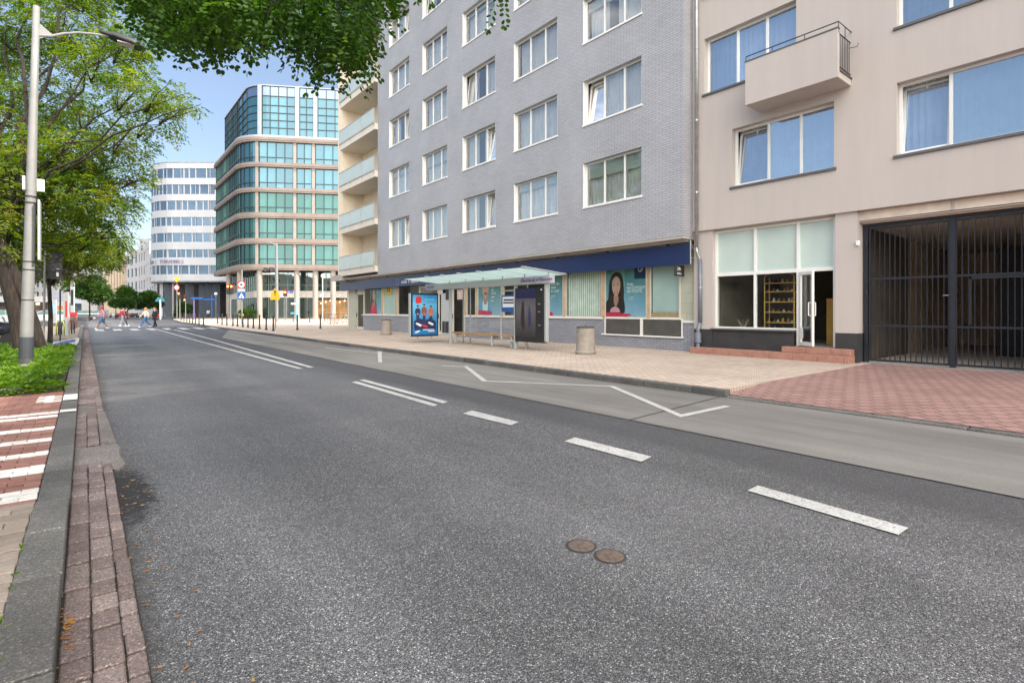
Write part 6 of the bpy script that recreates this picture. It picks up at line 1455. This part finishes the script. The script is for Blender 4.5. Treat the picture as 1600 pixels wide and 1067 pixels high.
tips = [pD(230, 20, 4.6), pD(330, 30, 4.8), pD(420, 15, 4.6), pD(500, 40, 4.5), pD(560, 40, 4.6), pD(600, -5, 4.4), pD(480, -60, 4.8), pD(300, -60, 4.6), pD(640, -50, 4.4), pD(785, -30, 4.4)]
hub = pD(300, -120, 4.7); hub2 = pD(470, -110, 4.6)
limb(sk, A, hub, .10, .06, .15, 7, 1); limb(sk, hub, hub2, .06, .04, .04, 5, 2)
for i, tpn in enumerate(tips): limb(sk, hub if i in (0, 1, 7) else hub2, tpn, .028, .006, .04, 5, 40+i)
for i in range(0, 260, 1): p = pts[i*8]; q = Vector(p)+Vector((R_.uniform(-.25, .25), R_.uniform(-.25, .25), R_.uniform(.15, .4))); sk.tube([p, q], [.0025, .005], 4)
sk.build('trunk', m_bark, ot)
P, dd = blob_pts([(-3.2, 4.5, 5.6, 1.9), (-2.6, 2.6, 6.2, 1.7), (-3.4, 6.5, 6.4, 1.9), (-2.2, 1.0, 5.4, 1.2), (-3.6, 3.4, 7.6, 1.8)], 1500, .5); dirs = dd+rng.normal(0, .5, P.shape); dirs[:, 2] -= .4
P = P[P[:, 0] < -.14*P[:, 1]-.35]; dirs = dirs[:len(P)]
leafmesh('side_crown', P, dirs, m_leafC, ot, .26, 5, .08, .05, .5)
# distant trees and clipped balls
m_leafD = leafmat('leaf_distant_green', [(0, (.012, .035, .008)), (.5, (.03, .075, .015)), (1, (.09, .15, .02))], .25, .5)
def fartree(px, py, d, blobs_, lab, name='street_tree', n=900, tr=.12, ll=.35, mat=None, group=None):
    c = gp(px, HOR+CAMH*FPX/d, 0); t = thing(name, lab, 'tree', (c.x, c.y, 0), group); bl = []
    for x, y, r in blobs_: q = pD(x, y, d); bl.append((q.x, q.y, q.z, r*d/FPX))
    s_ = MB(); top = Vector(bl[0][:3]); s_.tube([(c.x, c.y, -.05), top], [tr, tr*.5], 7)
    for b in bl: limb(s_, top.lerp(Vector((c.x, c.y, 0)), .3), b[:3], tr*.4, tr*.1, .05, 3, int(px))
    s_.build('trunk', m_bark, t); P, dd = blob_pts(bl, n, .4); leafmesh('crown', P, dd+rng.normal(0, .4, P.shape), mat or m_leafD, t, ll*1.6, 3, ll, ll*.5, .2); return t
fartree(140, 480, 75, [(140, 455, 17), (125, 452, 14), (158, 458, 14), (112, 450, 10), (148, 442, 12)], 'dark rounded tree left of the street end above parked cars', n=1500, ll=.3)
fartree(163, 480, 80, [(160, 462, 10), (150, 468, 8)], 'thin leaning tree beside the walker with backpack', n=400, ll=.25)
fartree(200, 480, 95, [(197, 462, 12), (190, 466, 9), (205, 466, 10), (196, 455, 8)], 'green tree above clipped bushes at street centre', n=900)
fartree(181, 485, 92, [(181, 473.5, 8)], 'left clipped ball shaped bush by parked scooters', 'clipped_bush', 700, .08, .22)
fartree(198, 485, 92, [(198, 475, 10)], 'right larger clipped ball shaped bush by parked scooters', 'clipped_bush', 900, .08, .22)
fartree(230, 482, 100, [(226, 469, 13), (240, 472, 12), (215, 475, 8), (234, 464, 10)], 'broad dark green tree in front of the curved white office', n=1300)
fartree(276, 492, 105, [(285, 480, 7), (293, 483, 7), (280, 488, 5)], 'leafy shrub near the far traffic lights', 'shrub', 400, .05)
fartree(390, 495, 84, [(388, 488, 9), (380, 491, 7), (397, 491, 6)], 'dark green potted shrub between the office columns', 'shrub', 500, .05, .2)
# off-frame street tree whose reflection shows in the windows
bl = [(-5, 3, 6.5, 2.0), (-6.5, 1, 7, 2.0), (-4, -1, 7, 1.8), (-5, 1, 9, 1.8)]
# ground cover bed
m_gc = leafmat('ground_cover_leaf', [(0, (.03, .08, .008)), (.45, (.08, .16, .010)), (.8, (.16, .26, .024)), (1, (.30, .34, .04))], .45, 1.6)
bed = MB().prism([(-.28, 11.95), (-.28, 24.2), (-7, 24.5), (-7, 10.4)], 0, .115); st('planting_soil', bed, m_soil)
ed = MB(); a = Vector((-.27, 11.8)); b = Vector((-7, 10.25)); n_e = 7
for i in range(n_e): p, q = a.lerp(b, i/n_e+.002), a.lerp(b, (i+1)/n_e-.002); nn_ = Vector((-(q-p).y, (q-p).x)).normalized()*.1; ed.prism([tuple(p), tuple(q), tuple(q-nn_), tuple(p-nn_)], -.05, .17)
st('bed_edging', ed, m_kerb, bevel=.01)
n = 8500; X = rng.uniform(-4.2, -.30, n); Y = rng.uniform(11.3, 24.0, n); ok = Y > 11.9+(-.27-X)*-.23; X, Y = X[ok], Y[ok]
ok = ((X-lpst.x)**2+(Y-lpst.y)**2 > .09) & ~((Y < lpst.y) & (Y > lpst.y-1.1) & (abs(X-lpst.x-(lpst.y-Y)*.07) < .13)); X, Y = X[ok], Y[ok]; h = .10+.07*np.sin(X*2.1+Y*.9)*np.cos(Y*1.7)+rng.uniform(0, .13, len(X))-np.clip((Y-18)*.02, 0, .08); P = np.stack([X, Y, .1+np.clip(h, .05, .5)], 1)
dirs = rng.normal(0, .8, P.shape); dirs[:, 2] = np.abs(dirs[:, 2])*.7+.25
xe = rng.uniform(-4.2, -.3, 900); ye = 11.83+(xe+.27)*.23+rng.uniform(0, .25, 900); P = np.concatenate([P, np.stack([xe, ye, .1+rng.uniform(0, .12, 900)], 1)]); de = rng.normal(0, .5, (900, 3)); de[:, 1] -= .7; de[:, 2] = np.abs(de[:, 2])*.5; dirs = np.concatenate([dirs, de])
tag(leafmesh('ground_cover', P, dirs, m_gc, None, .15, 4, .062, .028, .5, shape=6), label='bright green low ground cover filling the bed around the lamp', kind='stuff')
n = 1500; X = rng.uniform(-3.8, -.5, n); Y = rng.uniform(17, 24, n); P = np.stack([X, Y, .12+rng.uniform(0, .12, n)], 1); dirs = rng.normal(0, .6, P.shape); dirs[:, 2] = .4
tag(leafmesh('undergrowth', P, dirs, leafmat('undergrowth_leaf', [(0, (.02, .06, .01)), (1, (.08, .16, .02))], .35, 2), None, .22, 5, .10, .035, .6), label='darker fern like undergrowth at the foot of the big tree', kind='stuff')
wd = MB()
for i in range(46):
    x = R_.choice([-.262, -.27]); y = R_.gauss(2.45, .14) if i < 30 else R_.uniform(1.5, 4)
    for k in range(4): a = R_.uniform(0, 6.28); l = R_.uniform(.012, .035) if i < 30 else .012; wd.add([(x, y, .1), (x+l*math.cos(a)-.004, y+l*math.sin(a), .13), (x+1.5*l*math.cos(a), y+1.5*l*math.sin(a), .125), (x+l*math.cos(a)+.004, y+l*math.sin(a)+.006, .13)], [(0, 1, 2, 3)])
tag(wd.build('kerb_weeds', m_gc), label='small green weeds growing behind the near kerb', kind='stuff')

# ---------------------------------------------------------------- vehicles
def car(name, lab, col, px, py, length=4.2, heading=0, z=0.0, group=None):
    c = gp(px, py, z); t = thing(name, lab, 'car', (0, 0, 0), group); k = length/4.2
    mt = M('car_paint_'+name+str(px), col, .25, .2, var=.03); prof = [(-2.1, .35), (-2.08, .75), (-1.95, .92), (-1.2, 1.0), (-.55, 1.42), (.75, 1.46), (1.45, 1.12), (2.0, 1.0), (2.1, .7), (2.08, .35)]
    def hull(hw0, hw1, pf, zm):   # width shrinks above the belt line
        vs = []
        for sgn in (-1, 1):
            for x, zz in pf: vs.append((x*k, sgn*(hw0 if zz <= zm else hw1), zz))
        n = len(pf); return vs, [tuple(range(n-1, -1, -1)), tuple(range(n, 2*n))]+[(i, (i+1) % n, (i+1) % n+n, i+n) for i in range(n)]
    b = MB(); b.add(*hull(.86, .86, [(-2.1, .32), (-2.1, .72), (-1.98, .9), (-1.2, 1.0), (1.5, 1.02), (2.02, .95), (2.12, .7), (2.1, .32)], 9)); body = b.build('body', mt, t, bevel=.06, seg=2)
    b = MB(); lo_ = [(-1.25, .99), (1.55, 1.0)]; hi = [(-.5, 1.44), (.85, 1.46)]
    vs = [(x*k, s_*.80, z_) for s_ in (-1, 1) for x, z_ in lo_]+[(x*k, s_*.62, z_) for s_ in (-1, 1) for x, z_ in hi]
    b.add(vs, [(0, 1, 5, 4), (2, 6, 7, 3), (4, 5, 7, 6), (0, 4, 6, 2), (1, 3, 7, 5)]); cab = b.build('windows', mirror_glass('car_glass', (.02, .045, .045), .07, .0, (.5, .75, .72)) if 'car_glass' not in bpy.data.materials else bpy.data.materials['car_glass'], t)
    MB().box(-.52*k, .87*k, -.63, .63, 1.435, 1.48).build('roof', mt, t, bevel=.02)
    for s_ in (-1, 1):
        p = MB(); p.tube([(-1.25*k, s_*.80, 1.0), (-.5*k, s_*.63, 1.45)], .03, 4); p.tube([(.15*k, s_*.81, 1.0), (.15*k, s_*.64, 1.45)], .035, 4); p.tube([(1.55*k, s_*.80, 1.0), (.85*k, s_*.63, 1.46)], .05, 4); p.build('pillar', mt, t)
        for x in (-1.3, 1.3):
            w2 = MB(); w2.tube([(x*k, s_*.70, .31), (x*k, s_*.89, .31)], .31, 18).build('tyre', m_rub, t); MB().tube([(x*k, s_*.88, .31), (x*k, s_*.90, .31)], .19, 12).build('rim', m_galv, t)
    for s_ in (-1, 1): MB().box(-2.13*k, -2.05*k, s_*.75-.12, s_*.75+.12, .62, .78).build('headlight', m_txt, t); MB().box(2.06*k, 2.14*k, s_*.74-.1, s_*.74+.1, .68, .88).build('tail_light', m_red, t)
    t.location = (c.x, c.y, z); t.rotation_euler = (0, 0, heading); return t
car('parked_car', 'white car with green tinted windows passing behind the tree', (.42, .43, .43), 78, 506, 4.6, .03)
car('parked_car', 'pale silver car at the far left edge behind the trunk', (.28, .31, .31), 5, 509, 4.4, .05)
car('parked_car', 'dark grey car right of the white pillar', (.07, .08, .09), 128, 500, 4.3, .25)
car('parked_car', 'light silver car just behind the walker with backpack', (.33, .35, .38), 152, 496.5, 4.2, .1)
car('parked_car', 'bright red car mostly hidden at the left picture edge', (.5, .02, .02), -6, 500, 4.2, .1)
car('parked_car', 'red car seen between white post and young tree trunk', (.45, .03, .03), 66, 499, 4.0, 3.1)
def scooter(px, py, col, lab, a=0):
    c = gp(px, py, 0); t = thing('parked_motorcycle', lab, 'motorcycle', (0, 0, 0), 'motorcycles parked at the street end')
    for x in (-.68, .68): MB().tube([(x, -.06, .3), (x, .06, .3)], .3, 14).build('wheel', m_rub, t)
    MB().add([(-.5, -.15, .45), (-.2, -.16, .35), (.4, -.16, .35), (.75, -.12, .6), (.6, -.12, .85), (.1, -.14, .78), (-.25, -.15, .85), (-.5, -.1, .95)]+[(-.5, .15, .45), (-.2, .16, .35), (.4, .16, .35), (.75, .12, .6), (.6, .12, .85), (.1, .14, .78), (-.25, .15, .85), (-.5, .1, .95)], [tuple(range(8)), tuple(range(15, 7, -1))]+[(i, (i+1) % 8, (i+1) % 8+8, i+8) for i in range(8)]).build('body', M('scooter_paint', col, .3), t, bevel=.03)
    MB().box(-.1, .6, -.14, .14, .8, .9).build('seat', m_rub, t, bevel=.03); MB().tube([(-.68, 0, .3), (-.5, 0, 1.05)], .04, 6).tube([(-.48, -.35, 1.08), (-.5, 0, 1.05), (-.48, .35, 1.08)], .02, 6).build('handlebar', m_dark, t)
    t.location = (c.x, c.y, 0); t.rotation_euler = (0, 0, a)
for i, (px, py, col, lab) in enumerate(((178, 496, (.6, .6, .58), 'white scooter, leftmost of the parked motorcycles'), (187, 496, (.45, .03, .05), 'dark red scooter parked beside the white one'), (195, 496, (.03, .03, .03), 'black motorcycle parked below the larger clipped bush'), (203, 496, (.35, .1, .08), 'maroon scooter parked centre of the row'), (211, 496, (.05, .05, .06), 'black motorcycle with grey wheels near the woman in white'), (219, 496, (.3, .3, .32), 'grey motorcycle, rightmost of the parked row'))): scooter(px, py, col, lab, .4+.3*math.sin(i*3))
def bicycle(px, py, a, lab, col):
    c = gp(px, py, .12); t = thing('bicycle', lab, 'bicycle', (0, 0, 0), 'bicycles parked by the cafe')
    for x in (-.52, .52):
        w2 = MB(); n = 20; pts_ = [(x+.33*math.cos(math.tau*k/n), 0, .34+.33*math.sin(math.tau*k/n)) for k in range(n+1)]; w2.tube(pts_, .018, 5, cap=False)
        for k in range(6): w2.tube([(x, 0, .34), pts_[k*3]], .003, 3)
        w2.build('wheel', m_rub, t)
    f = MB(); f.tube([(-.52, 0, .34), (-.1, 0, .32), (-.22, 0, .85)], .018, 5); f.tube([(-.1, 0, .32), (.36, 0, .85)], .018, 5); f.tube([(-.2, 0, .78), (.36, 0, .85), (.52, 0, .34)], .018, 5); f.build('frame', M('bike_paint', col, .4), t)
    MB().tube([(.34, -.25, 1.02), (.36, 0, .98), (.34, .25, 1.02)], .015, 5).tube([(.36, 0, .85), (.36, 0, .98)], .015, 5).build('handlebar', m_dark, t); MB().box(-.36, -.12, -.06, .06, .88, .94).build('saddle', m_dark, t, bevel=.02)
    t.location = (c.x, c.y, .12); t.rotation_euler = (0, 0, a)
for i, (px, py, a, col, lab) in enumerate(((509, 506, .5, (.05, .05, .05), 'black bicycle, leftmost at the rack by the cafe'), (516, 506.5, 1.2, (.2, .2, .22), 'grey bicycle second at the rack by the cafe'), (524, 506.5, .9, (.35, .12, .06), 'rusty red bicycle at the middle of the rack'), (532, 505, .3, (.08, .2, .08), 'dark green bicycle right at the rack'), (539, 504, .7, (.3, .3, .3), 'silver bicycle nearest the white corner pillar'))): bicycle(px, py, a, lab, col)
# dark motorcycle behind the bed at the left edge
c = gp(4, 546, .05); t = thing('covered_motorcycle', 'dark motorcycle behind the ground cover at the left picture edge', 'motorcycle', (c.x, c.y, .05))
for x in (-1.1, .25): MB().tube([(c.x+x, c.y-.08, .38), (c.x+x, c.y+.08, .38)], .33, 16).build('wheel', m_rub, t)
MB().ball((c.x-.4, c.y, .78), .75, .22, .28).build('body', M('motorcycle_paint', (.02, .025, .04), .25), t, smooth=True)
MB().ball((c.x-.7, c.y, .98), .4, .16, .08).build('seat', m_rub, t, smooth=True); MB().tube([(c.x+.25, c.y, .4), (c.x+.02, c.y, 1.15), (c.x+.0, c.y-.3, 1.2)], .025, 6).build('handlebar', m_galv, t)

# ---------------------------------------------------------------- people
def person(px, py, lab, face, top, bottom, skin, hair, H=1.72, stride=.35, shorts=False, arm=.2, bag=None, hairlen=0, coat=False):
    c = gp(px, py, 0); t = thing('person', lab, 'person', (0, 0, 0)); s = H/1.75
    J = dict(pel=(0, 0, .95), ch=(0.02, 0, 1.3), nk=(.03, 0, 1.5), hd=(.05, 0, 1.62), lh=(0, .09, .92), rh=(0, -.09, .92), lk=(stride*.55, .09, .5), rk=(-stride*.2, -.09, .49), la=(stride, .09, .09), ra=(-stride*1.05, -.09, .13), ls=(.02, .19, 1.43), rs=(.02, -.19, 1.43), le=(-arm*.5, .24, 1.17), re=(arm*.7, -.24, 1.17), lw=(-arm*.4, .25, .93), rw=(arm*1.4, -.22, .98))
    V = {k: Vector(v)*s for k, v in J.items()}
    def limbs(mb, spec):
        for pts_, rs in spec: mb.tube([V[p] if isinstance(p, str) else p for p in pts_], [r*s for r in rs], 10); [mb.ball(V[p] if isinstance(p, str) else p, r*s, r*s, r*s, 8, 6) for p, r in zip(pts_, rs)]
    def remesh(mb, name, mat, par, vox=.014):
        o = mb.build(name, mat, par); m_ = o.modifiers.new('remesh', 'REMESH'); m_.mode = 'VOXEL'; m_.voxel_size = vox; m_.use_smooth_shade = True; return o
    mb = MB(); limbs(mb, [(('pel', 'ch', 'nk'), (.13, .14, .06)), (('nk', 'hd'), (.052, .06)), (('lh', 'lk', 'la'), (.085, .055, .038)), (('rh', 'rk', 'ra'), (.085, .055, .038)), (('ch', 'ls', 'le', 'lw'), (.1, .055, .042, .03)), (('ch', 'rs', 're', 'rw'), (.1, .055, .042, .03))])
    mb.ball(V['hd']+Vector((.01, 0, .02))*s, .095*s, .075*s, .115*s, 12, 10); mb.ball(V['hd']+Vector((.1, 0, -.005))*s, .02*s, .014*s, .02*s, 6, 6)
    for a_, q_ in (('lw', 1), ('rw', -1)):
        w0 = V[a_]; mb.ball(w0+Vector((.01, 0, -.06))*s, .03*s, .022*s, .05*s, 8, 6)
        for f_ in range(4): mb.tube([w0+Vector((.03-f_*.018, 0, -.08))*s, w0+Vector((.035-f_*.018, 0, -.13))*s, w0+Vector((.045-f_*.016, 0, -.16+.012*abs(f_-1)))*s], [.009*s, .008*s, .007*s], 5)
        mb.tube([w0+Vector((.03, 0, -.03))*s, w0+Vector((.06, 0, -.09))*s], [.011*s, .008*s], 5)
    for a_ in ('la', 'ra'): q_ = V[a_]; mb.tube([q_, q_+Vector((.02, 0, -.05))*s, q_+Vector((.15, 0, -.06))*s], [.04*s, .04*s, .028*s], 8)
    body = remesh(mb, 'body', skin, t, .010)
    b2 = MB(); limbs(b2, [(('pel', 'ch'), (.15, .165)), (('ch', 'ls', 'le', 'lw'), (.13, .072, .056, .045)), (('ch', 'rs', 're', 'rw'), (.13, .072, .056, .045))]); 
    if coat: b2.tube([V['ch'], V['pel'], V['pel']+Vector((0, 0, -.32))*s], [.16*s, .18*s, .22*s], 12)
    remesh(b2, 'top', top, t)
    b3 = MB(); 
    if shorts: limbs(b3, [(('lh', V['lh'].lerp(V['lk'], .8)), (.115, .10)), (('rh', V['rh'].lerp(V['rk'], .8)), (.115, .10)), (('pel', 'lh'), (.14, .115)), (('pel', 'rh'), (.14, .115))])
    else: limbs(b3, [(('pel', 'lh', 'lk', V['la']), (.14, .11, .075, .06)), (('pel', 'rh', 'rk', V['ra']), (.14, .11, .075, .06))])
    remesh(b3, 'trousers' if not shorts else 'shorts', bottom, t)
    for a_ in ('la', 'ra'): q_ = V[a_]; MB().ball(q_+Vector((.06, 0, -.045))*s, .13*s, .05*s, .045*s, 10, 6).build('shoe', m_frame if not coat else m_dark, t, smooth=True)
    hb = MB(); hb.ball(V['hd']+Vector((-.02, 0, .045))*s, .105*s, .092*s, .11*s, 12, 8)
    if hairlen: hb.tube([V['hd']+Vector((-.05, 0, .03))*s, V['hd']+Vector((-.11, 0, -.1))*s, V['hd']+Vector((-.12, 0, -.1-hairlen))*s], [.09*s, .085*s, .04*s], 8)
    remesh(hb, 'hair', hair, t, .012)
    if bag:
        kind, mt = bag
        if kind == 'pack': MB().box(-.34*s, -.13*s, -.15*s, .15*s, 1.02*s, 1.48*s).build('backpack', mt, t, bevel=.06, seg=3)
        else: MB().box(-.30*s, -.16*s, -.2*s, .12*s, .85*s, 1.15*s).build('shoulder_bag', mt, t, bevel=.03, seg=2)
    t.location = (c.x, c.y, .0); t.rotation_euler = (0, 0, face); return t
cl_ = lambda n_, c_: M(n_, c_, .85, var=.15, scale=10)
m_sk = cl_('skin_tone', (.45, .27, .19)); m_skd = cl_('tanned_skin', (.25, .13, .09))
person(160.5, 514.5, 'person in blue shorts with grey backpack and red headband crossing the street', math.pi-.1, cl_('pinkish_shirt', (.50, .22, .26)), cl_('denim_shorts', (.05, .13, .26)), m_skd, cl_('red_headwear', (.50, .05, .06)), 1.78, .33, True, .2, ('pack', cl_('grey_backpack', (.20, .22, .26))))
person(228, 511.5, 'woman in white blouse and blue jeans with long blond hair striding across', math.pi+.15, cl_('cream_blouse', (.68, .62, .52)), cl_('blue_jeans', (.04, .13, .32)), m_sk, cl_('blond_hair', (.48, .26, .08)), 1.68, .42, False, .3, None, .22)
person(242.5, 511, 'person in black coat carrying a red shoulder bag on the crossing', math.pi+.4, cl_('black_coat', (.015, .015, .02)), cl_('black_trousers', (.012, .012, .016)), m_sk, cl_('brown_hair', (.12, .05, .03)), 1.70, .15, False, .1, ('bag', cl_('red_bag', (.50, .05, .06))), .12, True)
person(190.5, 510, 'person in dark red jacket and grey trousers walking mid crossing', .3, cl_('dark_red_jacket', (.25, .03, .05)), cl_('grey_trousers', (.16, .16, .18)), m_sk, cl_('dark_hair', (.03, .02, .02)), 1.70, .25, False, .15)
person(195.8, 509.5, 'person in black jacket and dark trousers close behind the red jacket', .2, cl_('dark_jacket', (.04, .04, .05)), cl_('dark_trousers', (.04, .04, .05)), m_sk, cl_('dark_hair2', (.03, .02, .02)), 1.68, .18, False, .12)
person(325.5, 497.5, 'small distant person in white shirt before the dark columns', 1.2, cl_('white_shirt', (.65, .65, .65)), cl_('dark_trousers2', (.03, .03, .04)), m_sk, cl_('dark_hair3', (.03, .02, .02)), 1.72, .15, False, .1)

# lettering as real meshes
dg = bpy.context.evaluated_depsgraph_get()
for o in TEXTS:
    me = bpy.data.meshes.new_from_object(o.evaluated_get(dg)); n = bpy.data.objects.new(o.name, me); nm = o.name
    n.parent = o.parent; n.location = o.location; n.rotation_euler = o.rotation_euler; n.scale = o.scale; COL.objects.link(n)
    bpy.data.objects.remove(o); n.name = nm
